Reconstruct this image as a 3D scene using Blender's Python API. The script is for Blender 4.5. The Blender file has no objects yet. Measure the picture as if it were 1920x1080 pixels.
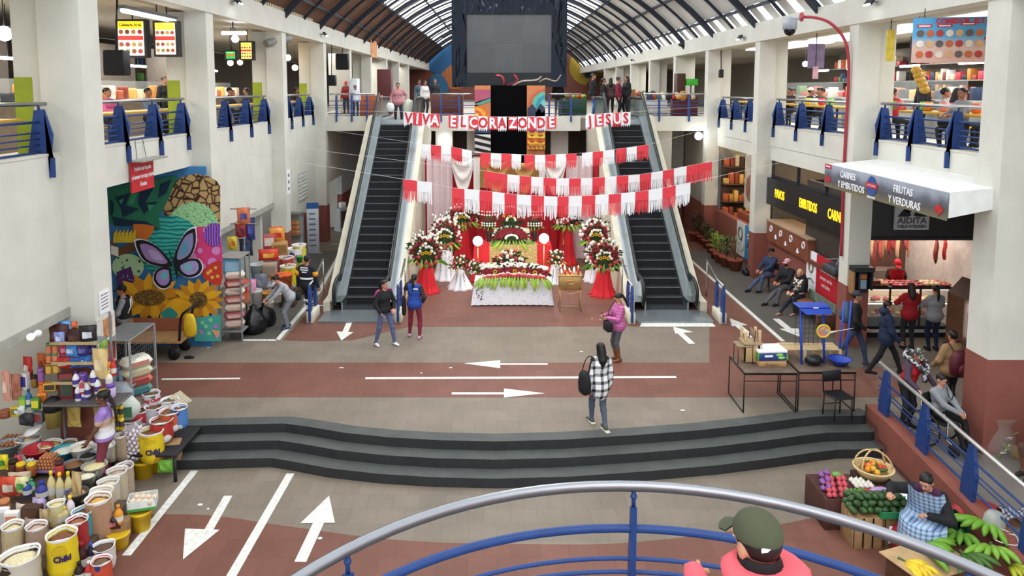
import bpy, math, random
import numpy as np
from math import sin, cos, pi, radians as R, atan, atan2, sqrt
from mathutils import Vector, Matrix, Euler
random.seed(7)
S = bpy.context.scene
COL = S.collection
# ---------------------------------------------------------------- camera, sky, exposure
PIT = atan(.1); CAMZ = 6.2; FOC = 1400.0; PCX, PCY = 932.0, 305.0
cd = bpy.data.cameras.new('camera'); cam = bpy.data.objects.new('camera', cd); COL.objects.link(cam)
cam.location = (0, 0, CAMZ); cam.rotation_euler = (pi / 2 - PIT, 0, 0)
cd.sensor_width = 36; cd.sensor_fit = 'HORIZONTAL'; cd.lens = FOC / 1920 * 36
cd.shift_x = (960 - PCX) / 1920; cd.shift_y = (PCY - 540) / 1920
cd.clip_start = .05; cd.clip_end = 300
S.camera = cam
w = bpy.data.worlds.new('sky'); S.world = w; w.use_nodes = True
bg = w.node_tree.nodes['Background']; bg.inputs[0].default_value = (.90, .96, 1, 1); bg.inputs[1].default_value = 1.1
S.view_settings.view_transform = 'Standard'; S.view_settings.look = 'None'
S.view_settings.gamma = 1; S.view_settings.use_curve_mapping = False
S.view_settings.exposure = .62
S.cycles.use_denoising = True
S.cycles.max_bounces = 6; S.cycles.diffuse_bounces = 3; S.cycles.glossy_bounces = 2
S.cycles.transmission_bounces = 3; S.cycles.transparent_max_bounces = 12
S.cycles.caustics_reflective = False; S.cycles.caustics_refractive = False
S.cycles.sample_clamp_indirect = 4

def light(kind, loc, power, col=(1, 1, 1), size=.2, rot=None, sy=None, name='lamp_light'):
 L = bpy.data.lights.new(name, kind); L.energy = power; L.color = col
 if kind == 'AREA':
  L.size = size
  if sy: L.shape = 'RECTANGLE'; L.size_y = sy
 elif kind == 'POINT': L.shadow_soft_size = size
 o = bpy.data.objects.new(name, L); COL.objects.link(o); o.location = loc
 if rot: o.rotation_euler = rot
 return o
# daylight: a soft high sun through the open front of the roof
sd = bpy.data.lights.new('sun', 'SUN'); sd.energy = .7; sd.angle = R(60); sd.color = (1, .98, .95)
so = bpy.data.objects.new('sun', sd); COL.objects.link(so); so.rotation_euler = (R(35), 0, R(-8))

# ---------------------------------------------------------------- photo points to places
_c, _s = cos(PIT), sin(PIT)
def ray(px, py):
 a = (px - PCX) / FOC; b = (PCY - py) / FOC
 return Vector((a, _c + b * _s, -_s + b * _c))
def onz(px, py, z=0.):
 r = ray(px, py); t = (z - CAMZ) / r.z; return Vector((r.x * t, r.y * t, z))
def onx(px, py, X):
 r = ray(px, py); t = X / r.x; return Vector((X, r.y * t, CAMZ + r.z * t))
def ony(px, py, Y):
 r = ray(px, py); t = Y / r.y; return Vector((r.x * t, Y, CAMZ + r.z * t))

# ---------------------------------------------------------------- materials
def lin(h):
 if not isinstance(h, str): return tuple(h[:3])
 h = h.lstrip('#'); o = []
 for i in (0, 2, 4):
  c = int(h[i:i + 2], 16) / 255
  o.append(c / 12.92 if c <= .04045 else ((c + .055) / 1.055) ** 2.4)
 return tuple(o)
_M = {}
def P(h, rough=.6, metal=0., var=.12, scale=6., emit=0., alpha=1., spec=.4, bump=0., trans=0., detail=4):
 """a procedural surface: base colour broken up by noise"""
 k = (h, rough, metal, var, scale, emit, alpha, spec, bump, trans)
 if k in _M: return _M[k]
 m = bpy.data.materials.new('surface_%s' % str(h).strip('#')); m.use_nodes = True
 nt = m.node_tree; b = nt.nodes['Principled BSDF']; c = lin(h)
 b.inputs['Roughness'].default_value = rough; b.inputs['Metallic'].default_value = metal
 b.inputs['Specular IOR Level'].default_value = spec
 b.inputs['Base Color'].default_value = (*c, 1); m.diffuse_color = (*c, 1)
 if var or bump:
  tc = nt.nodes.new('ShaderNodeTexCoord'); n = nt.nodes.new('ShaderNodeTexNoise')
  n.inputs['Scale'].default_value = scale; n.inputs['Detail'].default_value = detail
  nt.links.new(tc.outputs['Object'], n.inputs['Vector'])
  if var:
   r = nt.nodes.new('ShaderNodeValToRGB')
   r.color_ramp.elements[0].position = .3; r.color_ramp.elements[1].position = .7
   r.color_ramp.elements[0].color = (*[x * (1 - var) for x in c], 1)
   r.color_ramp.elements[1].color = (*[min(1, x * (1 + var)) for x in c], 1)
   nt.links.new(n.outputs['Fac'], r.inputs['Fac']); nt.links.new(r.outputs['Color'], b.inputs['Base Color'])
  if bump:
   bp = nt.nodes.new('ShaderNodeBump'); bp.inputs['Strength'].default_value = bump; bp.inputs['Distance'].default_value = .02
   nt.links.new(n.outputs['Fac'], bp.inputs['Height']); nt.links.new(bp.outputs['Normal'], b.inputs['Normal'])
 if emit:
  b.inputs['Emission Color'].default_value = (*c, 1); b.inputs['Emission Strength'].default_value = emit
 if alpha < 1: b.inputs['Alpha'].default_value = alpha
 if trans: b.inputs['Transmission Weight'].default_value = trans
 _M[k] = m; return m
def nodes(name):
 m = bpy.data.materials.new(name); m.use_nodes = True; nt = m.node_tree
 return m, nt, nt.nodes['Principled BSDF']
def ramp(nt, stops, fac, mode='LINEAR'):
 r = nt.nodes.new('ShaderNodeValToRGB'); e = r.color_ramp.elements; r.color_ramp.interpolation = mode
 while len(e) < len(stops): e.new(.5)
 for i, (p, c) in enumerate(stops): e[i].position = p; e[i].color = (*lin(c), 1)
 nt.links.new(fac, r.inputs['Fac']); return r.outputs['Color']
def objco(nt, sc=(1, 1, 1), rot=(0, 0, 0)):
 t = nt.nodes.new('ShaderNodeTexCoord'); m = nt.nodes.new('ShaderNodeMapping')
 m.inputs['Scale'].default_value = sc; m.inputs['Rotation'].default_value = rot
 nt.links.new(t.outputs['Object'], m.inputs['Vector']); return m.outputs['Vector']
def tilemat(name, c1, c2, mortar, bw=.4, bh=.2, rough=.55, stain=.5):
 """square tiles with thin joints and worn patches"""
 m, nt, b = nodes(name); v = objco(nt)
 t = nt.nodes.new('ShaderNodeTexBrick'); nt.links.new(v, t.inputs['Vector'])
 t.offset = 0.5; t.inputs['Scale'].default_value = 1
 t.inputs['Color1'].default_value = (*lin(c1), 1); t.inputs['Color2'].default_value = (*lin(c2), 1); t.inputs['Mortar'].default_value = (*lin(mortar), 1)
 t.inputs['Brick Width'].default_value = bw; t.inputs['Row Height'].default_value = bh
 t.inputs['Mortar Size'].default_value = .004; t.inputs['Mortar Smooth'].default_value = .6
 n = nt.nodes.new('ShaderNodeTexNoise'); n.inputs['Scale'].default_value = .9; n.inputs['Detail'].default_value = 8; n.inputs['Roughness'].default_value = .65
 nt.links.new(v, n.inputs['Vector'])
 rc = ramp(nt, [(.3, (.72, .72, .72)), (.7, (1.2, 1.2, 1.2))], n.outputs['Fac'])
 mx = nt.nodes.new('ShaderNodeMix'); mx.data_type = 'RGBA'; mx.blend_type = 'MULTIPLY'; mx.inputs['Factor'].default_value = stain
 nt.links.new(t.outputs['Color'], mx.inputs['A']); nt.links.new(rc, mx.inputs['B'])
 nt.links.new(mx.outputs['Result'], b.inputs['Base Color']); b.inputs['Roughness'].default_value = rough; b.inputs['Specular IOR Level'].default_value = .3
 return m
def plaid(name, base, dark, sc=9., axes=(0, 2), light='ffffff'):
 m, nt, b = nodes(name); t = nt.nodes.new('ShaderNodeTexCoord')
 sp = nt.nodes.new('ShaderNodeSeparateXYZ'); nt.links.new(t.outputs['Object'], sp.inputs[0])
 outs = []
 for a in axes:
  q = nt.nodes.new('ShaderNodeMath'); q.operation = 'MULTIPLY'; q.inputs[1].default_value = sc; nt.links.new(sp.outputs[a], q.inputs[0])
  f = nt.nodes.new('ShaderNodeMath'); f.operation = 'FRACT'; nt.links.new(q.outputs[0], f.inputs[0])
  g = nt.nodes.new('ShaderNodeMath'); g.operation = 'LESS_THAN'; g.inputs[1].default_value = .38; nt.links.new(f.outputs[0], g.inputs[0]); outs.append(g.outputs[0])
 ad = nt.nodes.new('ShaderNodeMath'); ad.operation = 'ADD'; nt.links.new(outs[0], ad.inputs[0]); nt.links.new(outs[1], ad.inputs[1])
 dv = nt.nodes.new('ShaderNodeMath'); dv.operation = 'MULTIPLY'; dv.inputs[1].default_value = .5; nt.links.new(ad.outputs[0], dv.inputs[0])
 c = ramp(nt, [(0, light), (.5, base), (1, dark)], dv.outputs[0]); nt.links.new(c, b.inputs['Base Color']); b.inputs['Roughness'].default_value = .85
 return m
def spotmat(name, stops, scale=20., feature='F1', rough=.6, mode='CONSTANT', sc=(1, 1, 1)):
 """cells of colour (voronoi)"""
 m, nt, b = nodes(name); v = objco(nt, sc)
 t = nt.nodes.new('ShaderNodeTexVoronoi'); t.inputs['Scale'].default_value = scale; nt.links.new(v, t.inputs['Vector'])
 if feature == 'EDGE': t.feature = 'DISTANCE_TO_EDGE'; o = t.outputs['Distance']
 elif feature == 'COLOR':
  sp = nt.nodes.new('ShaderNodeSeparateColor'); nt.links.new(t.outputs['Color'], sp.inputs[0]); o = sp.outputs[0]
 else: o = t.outputs['Distance']
 nt.links.new(ramp(nt, stops, o, mode), b.inputs['Base Color']); b.inputs['Roughness'].default_value = rough
 return m
def wavemat(name, stops, scale=6., axis='Z', dist=3., rough=.6, mode='LINEAR', dscale=1.):
 m, nt, b = nodes(name); v = objco(nt)
 t = nt.nodes.new('ShaderNodeTexWave'); t.bands_direction = axis; t.inputs['Scale'].default_value = scale; t.inputs['Distortion'].default_value = dist; t.inputs['Detail'].default_value = 2
 t.inputs['Detail Scale'].default_value = dscale
 nt.links.new(v, t.inputs['Vector']); nt.links.new(ramp(nt, stops, t.outputs['Fac'], mode), b.inputs['Base Color']); b.inputs['Roughness'].default_value = rough
 return m

# ---------------------------------------------------------------- mesh building
class MB:
 def __init__(s): s.v = []; s.f = []; s.mi = []; s.sm = []; s.mats = []
 def m(s, mat):
  if mat not in s.mats: s.mats.append(mat)
  return s.mats.index(mat)
 def add(s, vs, fs, mat, smooth=False):
  n = len(s.v); i = s.m(mat); s.v += [tuple(p) for p in vs]
  for f in fs: s.f.append(tuple(n + k for k in f)); s.mi.append(i); s.sm.append(smooth)
  return s
 def face(s, pts, mat): return s.add(pts, [range(len(pts))], mat)
 def box(s, x0, x1, y0, y1, z0, z1, mat, M=None):
  vs = [Vector((x, y, z)) for z in (z0, z1) for y in (y0, y1) for x in (x0, x1)]
  if M: vs = [M @ p for p in vs]
  return s.add(vs, [(0, 2, 3, 1), (4, 5, 7, 6), (0, 1, 5, 4), (1, 3, 7, 5), (3, 2, 6, 7), (2, 0, 4, 6)], mat)
 def rbox(s, x0, x1, y0, y1, z0, z1, mat, r=.02, M=None):
  """box with rounded upright edges and chamfered top and bottom"""
  r = min(r, (x1 - x0) / 2.01, (y1 - y0) / 2.01, (z1 - z0) / 2.01); rings = []
  for z, q in ((z0, r), (z0 + r, 0), (z1 - r, 0), (z1, r)):
   ring = []
   for cx, cy, a0 in ((x1 - r, y1 - r, 0), (x0 + r, y1 - r, pi / 2), (x0 + r, y0 + r, pi), (x1 - r, y0 + r, 1.5 * pi)):
    for k in range(4): a = a0 + k * pi / 6; ring.append(Vector((cx + (r - q * .7) * cos(a), cy + (r - q * .7) * sin(a), z)))
   rings.append(ring)
  return s.loft(rings, mat, True, True, M)
 def loft(s, rings, mat, cap0=True, cap1=True, M=None, smooth=True, closed=True):
  n = len(rings[0]); vs = [Vector(p) for r in rings for p in r]
  if M: vs = [M @ p for p in vs]
  fs = []
  for i in range(len(rings) - 1):
   for k in range(n if closed else n - 1):
    a = i * n + k; b = i * n + (k + 1) % n; fs.append((a, b, b + n, a + n))
  s.add(vs, fs, mat, smooth); N = len(s.v) - len(vs); i = s.m(mat)
  if cap0: s.f.append(tuple(N + k for k in reversed(range(n)))); s.mi.append(i); s.sm.append(False)
  if cap1: s.f.append(tuple(N + (len(rings) - 1) * n + k for k in range(n))); s.mi.append(i); s.sm.append(False)
  return s
 def cyl(s, p0, p1, r0, r1=None, mat=None, n=12, cap=True):
  p0, p1 = Vector(p0), Vector(p1); r1 = r0 if r1 is None else r1
  d = (p1 - p0).normalized(); u = d.orthogonal().normalized(); v = d.cross(u)
  return s.loft([[p + (u * cos(2 * pi * k / n) + v * sin(2 * pi * k / n)) * r for k in range(n)] for p, r in ((p0, r0), (p1, r1))], mat, cap, cap)
 def tube(s, pts, r, mat, n=8, closed=False, flat=1.):
  pts = [Vector(p) for p in pts]; rs = r if isinstance(r, (list, tuple)) else [r] * len(pts); rings = []; u = None
  L = len(pts)
  for i, p in enumerate(pts):
   a = pts[(i - 1) % L] if closed or i else p; b = pts[(i + 1) % L] if closed or i < L - 1 else p
   d = (b - a).normalized()
   u = d.orthogonal().normalized() if u is None else (u - d * u.dot(d)).normalized()
   v = d.cross(u); rings.append([p + u * (rs[i] * cos(2 * pi * k / n)) + v * (rs[i] * flat * sin(2 * pi * k / n)) for k in range(n)])
  if closed: rings.append(rings[0])
  return s.loft(rings, mat, not closed, not closed)
 def lathe(s, prof, mat, n=16, c=(0, 0, 0), sx=1., sy=1., fn=None, M=None, cap=True):
  c = Vector(c); rings = []
  for j, (r, z) in enumerate(prof):
   ring = []
   for k in range(n):
    a = 2 * pi * k / n; q = fn(a, j / (len(prof) - 1)) if fn else 1
    ring.append(c + Vector((r * q * sx * cos(a), r * q * sy * sin(a), z)))
   rings.append(ring)
  return s.loft(rings, mat, cap, cap, M)
 def ell(s, c, r, mat, nu=12, nv=7, M=None):
  if not isinstance(r, (tuple, list)): r = (r, r, r)
  c = Vector(c); rings = []
  for j in range(nv + 1):
   t = pi * max(.04, min(nv - .04, j)) / nv if j in (0, nv) else pi * j / nv
   q = [Vector((r[0] * sin(t) * cos(2 * pi * k / nu), r[1] * sin(t) * sin(2 * pi * k / nu), -r[2] * cos(t))) for k in range(nu)]
   rings.append([(M @ p if M else p) + c for p in q])
  return s.loft(rings, mat)
 def ext(s, pts, vec, mat, smooth=False):
  pts = [Vector(p) for p in pts]; vec = Vector(vec)
  return s.loft([pts, [p + vec for p in pts]], mat, smooth=smooth)
 def grid(s, fn, nu, nv, mat, smooth=True):
  vs = [fn(i / nu, j / nv) for j in range(nv + 1) for i in range(nu + 1)]
  return s.add(vs, [(j * (nu + 1) + i, j * (nu + 1) + i + 1, (j + 1) * (nu + 1) + i + 1, (j + 1) * (nu + 1) + i) for j in range(nv) for i in range(nu)], mat, smooth)
 def merge(s, o, M=None):
  n = len(s.v); mm = [s.m(x) for x in o.mats]
  s.v += [tuple(M @ Vector(p)) for p in o.v] if M else o.v
  s.f += [tuple(n + k for k in f) for f in o.f]; s.mi += [mm[i] for i in o.mi]; s.sm += o.sm
  return s
 def text(s, body, size, M, mat, sx=1., depth=0., align='CENTER', bold=0., sp=1.):
  cu = bpy.data.curves.new('lettering', 'FONT'); cu.body = body; cu.size = size; cu.align_x = align; cu.align_y = 'CENTER'
  cu.extrude = depth; cu.offset = bold; cu.resolution_u = 2; cu.space_character = sp
  o = bpy.data.objects.new('lettering', cu); me = o.to_mesh()
  T = M @ Matrix.Diagonal((sx, 1, 1, 1))
  s.add([T @ v.co for v in me.vertices], [tuple(p.vertices) for p in me.polygons], mat)
  o.to_mesh_clear(); bpy.data.objects.remove(o); bpy.data.curves.remove(cu)
  return s
 def mesh(s, name):
  me = bpy.data.meshes.new(name); me.from_pydata(s.v, [], s.f)
  for mt in s.mats: me.materials.append(mt)
  me.polygons.foreach_set('material_index', s.mi); me.polygons.foreach_set('use_smooth', s.sm); me.update()
  return me
def link(name, data, parent=None, loc=None, rot=None):
 o = bpy.data.objects.new(name, data); COL.objects.link(o)
 if parent: o.parent = parent
 if loc is not None: o.location = loc
 if rot is not None: o.rotation_euler = rot if isinstance(rot, (tuple, list)) else (0, 0, rot)
 return o
def tag(o, label, cat, group=None, kind=None):
 o['label'] = label; o['category'] = cat
 if group: o['group'] = group
 if kind: o['kind'] = kind
 return o
def thing(name, label, cat, loc=(0, 0, 0), rz=0., group=None): return tag(link(name, None, None, loc, rz), label, cat, group)
def part(name, mb, parent, label=None, loc=None, rot=None):
 o = link(name, mb.mesh(name) if isinstance(mb, MB) else mb, parent, loc, rot)
 if label: o['label'] = label
 return o
def solo(name, mb, label, cat, loc=(0, 0, 0), rz=0., group=None): return tag(link(name, mb.mesh(name) if isinstance(mb, MB) else mb, None, loc, rz), label, cat, group)
def struct(name, mb, label=None, parent=None):
 o = link(name, mb.mesh(name), parent)
 if not parent: o['kind'] = 'structure'
 if label: o['label'] = label
 return o
def dup(root, loc, rz=None, label=None, group=None):
 def cp(o, par):
  c = o.copy(); COL.objects.link(c)
  if par: c.parent = par
  for ch in KIDS.get(o.name, None) or list(o.children): cp(ch, c)
  return c
 r = cp(root, None); r.location = loc
 if rz is not None: r.rotation_euler = rz if isinstance(rz, (tuple, list)) else (0, 0, rz)
 if label: r['label'] = label
 if group: r['group'] = group
 return r
KIDS = {}
def mat4(x, y, z=None, o=(0, 0, 0)):
 """matrix with given x and y axes and an origin"""
 x = Vector(x).normalized(); y = Vector(y); y = (y - x * y.dot(x)).normalized(); z = x.cross(y)
 return Matrix(((x.x, y.x, z.x, o[0]), (x.y, y.y, z.y, o[1]), (x.z, y.z, z.z, o[2]), (0, 0, 0, 1)))
def FRONT(o): return mat4((1, 0, 0), (0, 0, 1), None, o)       # lettering that faces -Y
def TL(x, y, z): return Matrix.Translation((x, y, z))
def RZ(a): return Matrix.Rotation(a, 4, 'Z')
def RX(a): return Matrix.Rotation(a, 4, 'X')
def RY(a): return Matrix.Rotation(a, 4, 'Y')
def U(a, b): return random.uniform(a, b)
def smoothline(pts, n=4):
 """Catmull-Rom through the points"""
 pts = [Vector(p) for p in pts]; out = []
 for i in range(len(pts) - 1):
  a, b, c, d = pts[max(i - 1, 0)], pts[i], pts[i + 1], pts[min(i + 2, len(pts) - 1)]
  for k in range(n):
   t = k / n; out.append(.5 * ((2 * b) + (c - a) * t + (2 * a - 5 * b + 4 * c - d) * t * t + (3 * b - a - 3 * c + d) * t ** 3))
 return out + [pts[-1]]
CREAM = P('d6d4c9', .75, var=.06, scale=1.5)
WHITE = P('e8e8e4', .6, var=.03); STEEL = P('b8babb', .25, metal=1., var=.05); BLUE = P('22407c', .45, var=.1)
BLACK = P('15151a', .5, var=.1); DARK = P('24242a', .6); REDW = P('8c5145', .7, var=.1, scale=2.); WOOD = P('8a5a38', .6, var=.25, scale=9.)
RED = P('d8202c', .7, var=.08); PWHITE = P('f0eff2', .75, var=.03); CARD = P('a9845c', .8, var=.08); GREY = P('7c8083', .5); GOLD = P('c9a468', .3, metal=.8, var=.1)
GLASS = P('dfe8ea', .05, alpha=.16, var=0)
# ================================================================ figures: one smooth surface grown over a skeleton
def surfnet(F, lo, h, L=None):
 s = F < 0; n = F.shape
 sl = lambda d, q: tuple(slice(d[i], q[i] - 1 + d[i]) for i in range(3))
 C = [(i, j, k) for i in (0, 1) for j in (0, 1) for k in (0, 1)]
 cnt = np.zeros([x - 1 for x in n]); acc = np.zeros([x - 1 for x in n] + [3])
 for a in C:
  for ax in range(3):
   if a[ax]: continue
   b = list(a); b[ax] = 1; fa, fb = F[sl(a, n)], F[sl(b, n)]
   cr = (fa < 0) != (fb < 0)
   if not cr.any(): continue
   t = np.where(cr, fa / np.where(cr, fa - fb, 1), 0); cnt += cr
   for q in range(3): acc[..., q] += cr * (a[q] + (t if q == ax else 0))
 m = cnt > 0; idx = -np.ones(m.shape, int); idx[m] = np.arange(m.sum())
 ijk = np.argwhere(m); V = (ijk + acc[m] / cnt[m][:, None]) * h + np.array(lo)
 faces = []; labs = []
 for ax in range(3):
  u, v = [(1, 2), (2, 0), (0, 1)][ax]
  a = [slice(1, -1)] * 3; a[ax] = slice(0, -1); b = list(a); b[ax] = slice(1, None)
  sa, sb = s[tuple(a)], s[tuple(b)]; E = np.argwhere(sa != sb)
  if not len(E): continue
  flip = sa[sa != sb]; base = E + 1; base[:, ax] -= 1
  def cell(du, dv):
   c = base.copy(); c[:, u] += du; c[:, v] += dv; return idx[c[:, 0], c[:, 1], c[:, 2]]
  Q = np.stack([cell(-1, -1), cell(0, -1), cell(0, 0), cell(-1, 0)], 1); Q[~flip] = Q[~flip][:, ::-1]
  faces.append(Q)
  if L is not None:
   ins = base.copy(); ins[~flip, ax] += 1; labs.append(L[ins[:, 0], ins[:, 1], ins[:, 2]])
 return V, np.concatenate(faces), (np.concatenate(labs) if L is not None else None)
def sdf_mesh(prims, h, k=.03, cut=None):
 """prims: ('c', a, b, ra, rb, label) round cones, ('e', centre, radii, rotation or None, label) ellipsoids"""
 bb = []
 for p in prims:
  if p[0] == 'c': a, b = np.array(p[1]), np.array(p[2]); r = max(p[3], p[4]); bb.append((np.minimum(a, b) - r, np.maximum(a, b) + r))
  else: r = max(p[2]); bb.append((np.array(p[1]) - r, np.array(p[1]) + r))
 lo = np.min([x[0] for x in bb], 0) - 2.5 * h; hi = np.max([x[1] for x in bb], 0) + 2.5 * h
 n = np.ceil((hi - lo) / h).astype(int) + 1
 F = np.full(n, .2); B = np.full(n, 9.); L = np.zeros(n, int); ax = [lo[i] + h * np.arange(n[i]) for i in range(3)]
 for p, (l, u) in zip(prims, bb):
  i0 = np.maximum(((l - k - .01 - lo) / h).astype(int), 0); i1 = np.minimum(((u + k + .01 - lo) / h).astype(int) + 2, n)
  sl = tuple(slice(a, b) for a, b in zip(i0, i1))
  X = np.stack(np.meshgrid(*[ax[q][sl[q]] for q in range(3)], indexing='ij'), -1)
  if p[0] == 'c':
   a, b = np.array(p[1]), np.array(p[2]); ab = b - a; t = np.clip(((X - a) @ ab) / max(1e-9, ab @ ab), 0, 1)
   d = np.linalg.norm(X - a - t[..., None] * ab, axis=-1) - (p[3] + t * (p[4] - p[3]))
  else:
   r = np.array(p[2]); Y = X - np.array(p[1])
   if p[3] is not None: Y = Y @ np.array(p[3])
   q = np.linalg.norm(Y / r, axis=-1); g = np.linalg.norm(Y / (r * r), axis=-1) + 1e-9; d = q * (q - 1) / g
  f = F[sl]; hh = np.clip(.5 + .5 * (f - d) / k, 0, 1); F[sl] = f * (1 - hh) + d * hh - k * hh * (1 - hh)
  q = d < B[sl]; B[sl] = np.where(q, d, B[sl]); L[sl] = np.where(q, p[-1], L[sl])
 if cut is not None:
  X = np.stack(np.meshgrid(*ax, indexing='ij'), -1); F = np.maximum(F, cut(X))
 F[[0, -1]] = .2; F[:, [0, -1]] = .2; F[:, :, [0, -1]] = .2
 return surfnet(F, lo, h, L)
def sdf_mb(prims, h, mats, k=.03, cut=None, mb=None):
 V, Fc, L = sdf_mesh(prims, h, k, cut); mb = mb or MB(); n = len(mb.v)
 mb.v += [tuple(v) for v in V.tolist()]; ids = [mb.m(m) for m in mats]
 mb.f += [tuple(n + q for q in f) for f in Fc.tolist()]; mb.mi += [ids[l] for l in L.tolist()]; mb.sm += [True] * len(Fc)
 return mb
SKIN = P('a8735a', .6, var=.06); SKIN2 = P('c08a6e', .6, var=.06); SKIN3 = P('6b4436', .6, var=.06); SKIN4 = P('d3a68c', .6, var=.06)
HAIR = P('15110f', .45, var=.2, scale=30); HAIRB = P('33241c', .5, var=.2); BLOND = P('c7ae85', .6, var=.2, scale=30); LIP = P('8c4a45', .5); EYEW = P('d8d4cc', .3, var=0); EYED = P('1a1210', .3, var=0)
_C = {}; PK = {}
def head_mb(skin, mask=None):
 if ('h', skin) in _C: return _C['h', skin]
 pr = [('e', (0, .012, .03), (.074, .094, .088), None, 0), ('e', (0, -.022, -.045), (.056, .066, .066), None, 0), ('c', (0, -.088, .012), (0, -.106, -.022), .009, .013, 0),
          ('e', (.076, .012, -.005), (.011, .02, .03), None, 0), ('e', (-.076, .012, -.005), (.011, .02, .03), None, 0), ('e', (0, -.083, -.052), (.026, .014, .016), None, 1),
          ('c', (-.045, -.074, .032), (.045, -.074, .032), .012, .012, 0), ('e', (0, -.078, -.095), (.022, .018, .016), None, 0)]
 mb = sdf_mb(pr, .0075, [skin, LIP], .02)
 for s in (-1, 1):
  mb.ell((s * .032, -.077, .01), (.0155, .012, .0085), EYEW, 8, 5); mb.ell((s * .032, -.087, .01), (.007, .004, .0075), EYED, 6, 4)
  mb.tube([(s * .015, -.089, .032), (s * .033, -.0895, .037), (s * .05, -.08, .031)], .0045, EYED, 5)
 _C['h', skin] = mb; return mb
def hair_mb(style, mat):
 if (style, mat) in _C: return _C[style, mat]
 pr = [('e', (0, .018, .038), (.083, .1, .09), None, 0)]
 line = lambda X: np.maximum(-(X[..., 1] + .065 - np.clip(.055 - X[..., 2], 0, .075) * 1.1), -9)
 cutf = lambda X: np.where(X[..., 2] > .06, -1., line(X))
 if style == 'long': pr += [('c', (0, .06, -.02), (0, .1, -.2), .082, .085, 0), ('c', (0, .1, -.2), (.01, .1, -.33), .085, .05, 0), ('c', (.066, .02, .0), (.07, .03, -.17), .026, .02, 0), ('c', (-.066, .02, .0), (-.07, .03, -.17), .026, .02, 0)]
 if style == 'bob': pr += [('c', (0, .06, -.02), (0, .075, -.09), .07, .05, 0), ('e', (.07, .02, -.04), (.024, .05, .06), None, 0), ('e', (-.07, .02, -.04), (.024, .05, .06), None, 0)]
 if style == 'pony': pr += [('e', (0, .115, .03), (.03, .03, .03), None, 0), ('c', (0, .125, .02), (0, .15, -.13), .03, .032, 0), ('c', (0, .15, -.13), (.01, .135, -.34), .032, .012, 0)]
 if style == 'bun': pr += [('e', (0, .09, .095), (.045, .045, .04), None, 0)]
 if style == 'braids':
  pr += [('e', (0, .09, .07), (.06, .06, .055), None, 0)]
  for q in (-.05, -.025, 0, .03, .06): pr += [('c', (q * .7, .1, .05), (q, .155, -.2), .018, .014, 0), ('c', (q, .155, -.2), (q * 1.2, .14, -.5), .014, .008, 0)]
 if style == 'crop': pr = [('e', (0, .016, .036), (.079, .098, .087), None, 0)]
 mb = sdf_mb(pr, .009, [mat], .02, cutf); _C[style, mat] = mb; return mb
def cap_mb(mat, vis=None, lab=None):
 pr = [('e', (0, .014, .055), (.086, .104, .085), None, 0)]
 mb = sdf_mb(pr, .009, [mat], .02, lambda X: .035 - X[..., 2] + 0 * X[..., 1])
 rows = []
 for i, q in enumerate((-.07, -.045, 0, .045, .07)): pass
 def vf(u, v): a = (u - .5) * 2.2; return Vector((sin(a) * .083 * (1 - .12 * v), -.075 - cos(a) * .02 - v * .085 * cos(a * .75), .045 - .016 * v - abs(a) * .012))
 mb.grid(vf, 8, 4, vis or mat); mb.grid(lambda u, v: vf(1 - u, v) - Vector((0, 0, .006)), 8, 4, vis or mat)
 if lab: mb.rbox(-.024, .024, -.003, .003, -.009, .009, lab, .002, TL(.03, .104, .034) @ RZ(-.25) @ RX(-.2))
 return mb
def hand_mb(skin, curl=.5, mir=1, point=False):
 k = ('hand', skin, curl, mir, point)
 if k in _C: return _C[k]
 pr = [('e', (0, 0, -.05), (.04, .017, .05), None, 0), ('c', (0, 0, .02), (0, 0, -.03), .026, .03, 0)]
 for i, (x, l) in enumerate(((-.029, .068), (-.01, .078), (.01, .073), (.028, .058))):
  c = curl * (.85 + .12 * i)
  if point and i == 0: c = .05
  p = Vector((x, 0, -.088)); a = c * .7
  for j, q in enumerate((.45, .32, .23)):
   d = Vector((x * .6, -sin(a), -cos(a))).normalized() * l * q; pr.append(('c', tuple(p), tuple(p + d), .0098 - .0012 * j, .009 - .0012 * j, 0)); p = p + d; a += c
 p = Vector((-.034, -.004, -.03)); d1 = Vector((-.025, -.014, -.03)); d2 = Vector((-.004 + .02 * curl, -.014, -.03))
 pr += [('c', tuple(p), tuple(p + d1), .015, .012, 0), ('c', tuple(p + d1), tuple(p + d1 + d2), .012, .009, 0)]
 if mir < 0: pr = [tuple([q[0]] + [tuple((-a[0], a[1], a[2])) if isinstance(a, tuple) and i < 2 and not (q[0] == 'e' and i == 1) else a for i, a in enumerate(q[1:])]) for q in pr]
 mb = sdf_mb(pr, .0055, [skin], .008); _C[k] = mb; return mb
def ik(a, c, l1, l2, pole):
 a, c, pole = Vector(a), Vector(c), Vector(pole); d = c - a; D = d.length
 if D > (l1 + l2) * .995: c = a + d * ((l1 + l2) * .995 / D); d = c - a; D = d.length
 x = (l1 * l1 - l2 * l2 + D * D) / (2 * D); hgt = sqrt(max(0, l1 * l1 - x * x)); u = d.normalized(); n = (pole - u * pole.dot(u)).normalized()
 return a + u * x + n * hgt, c
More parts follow.
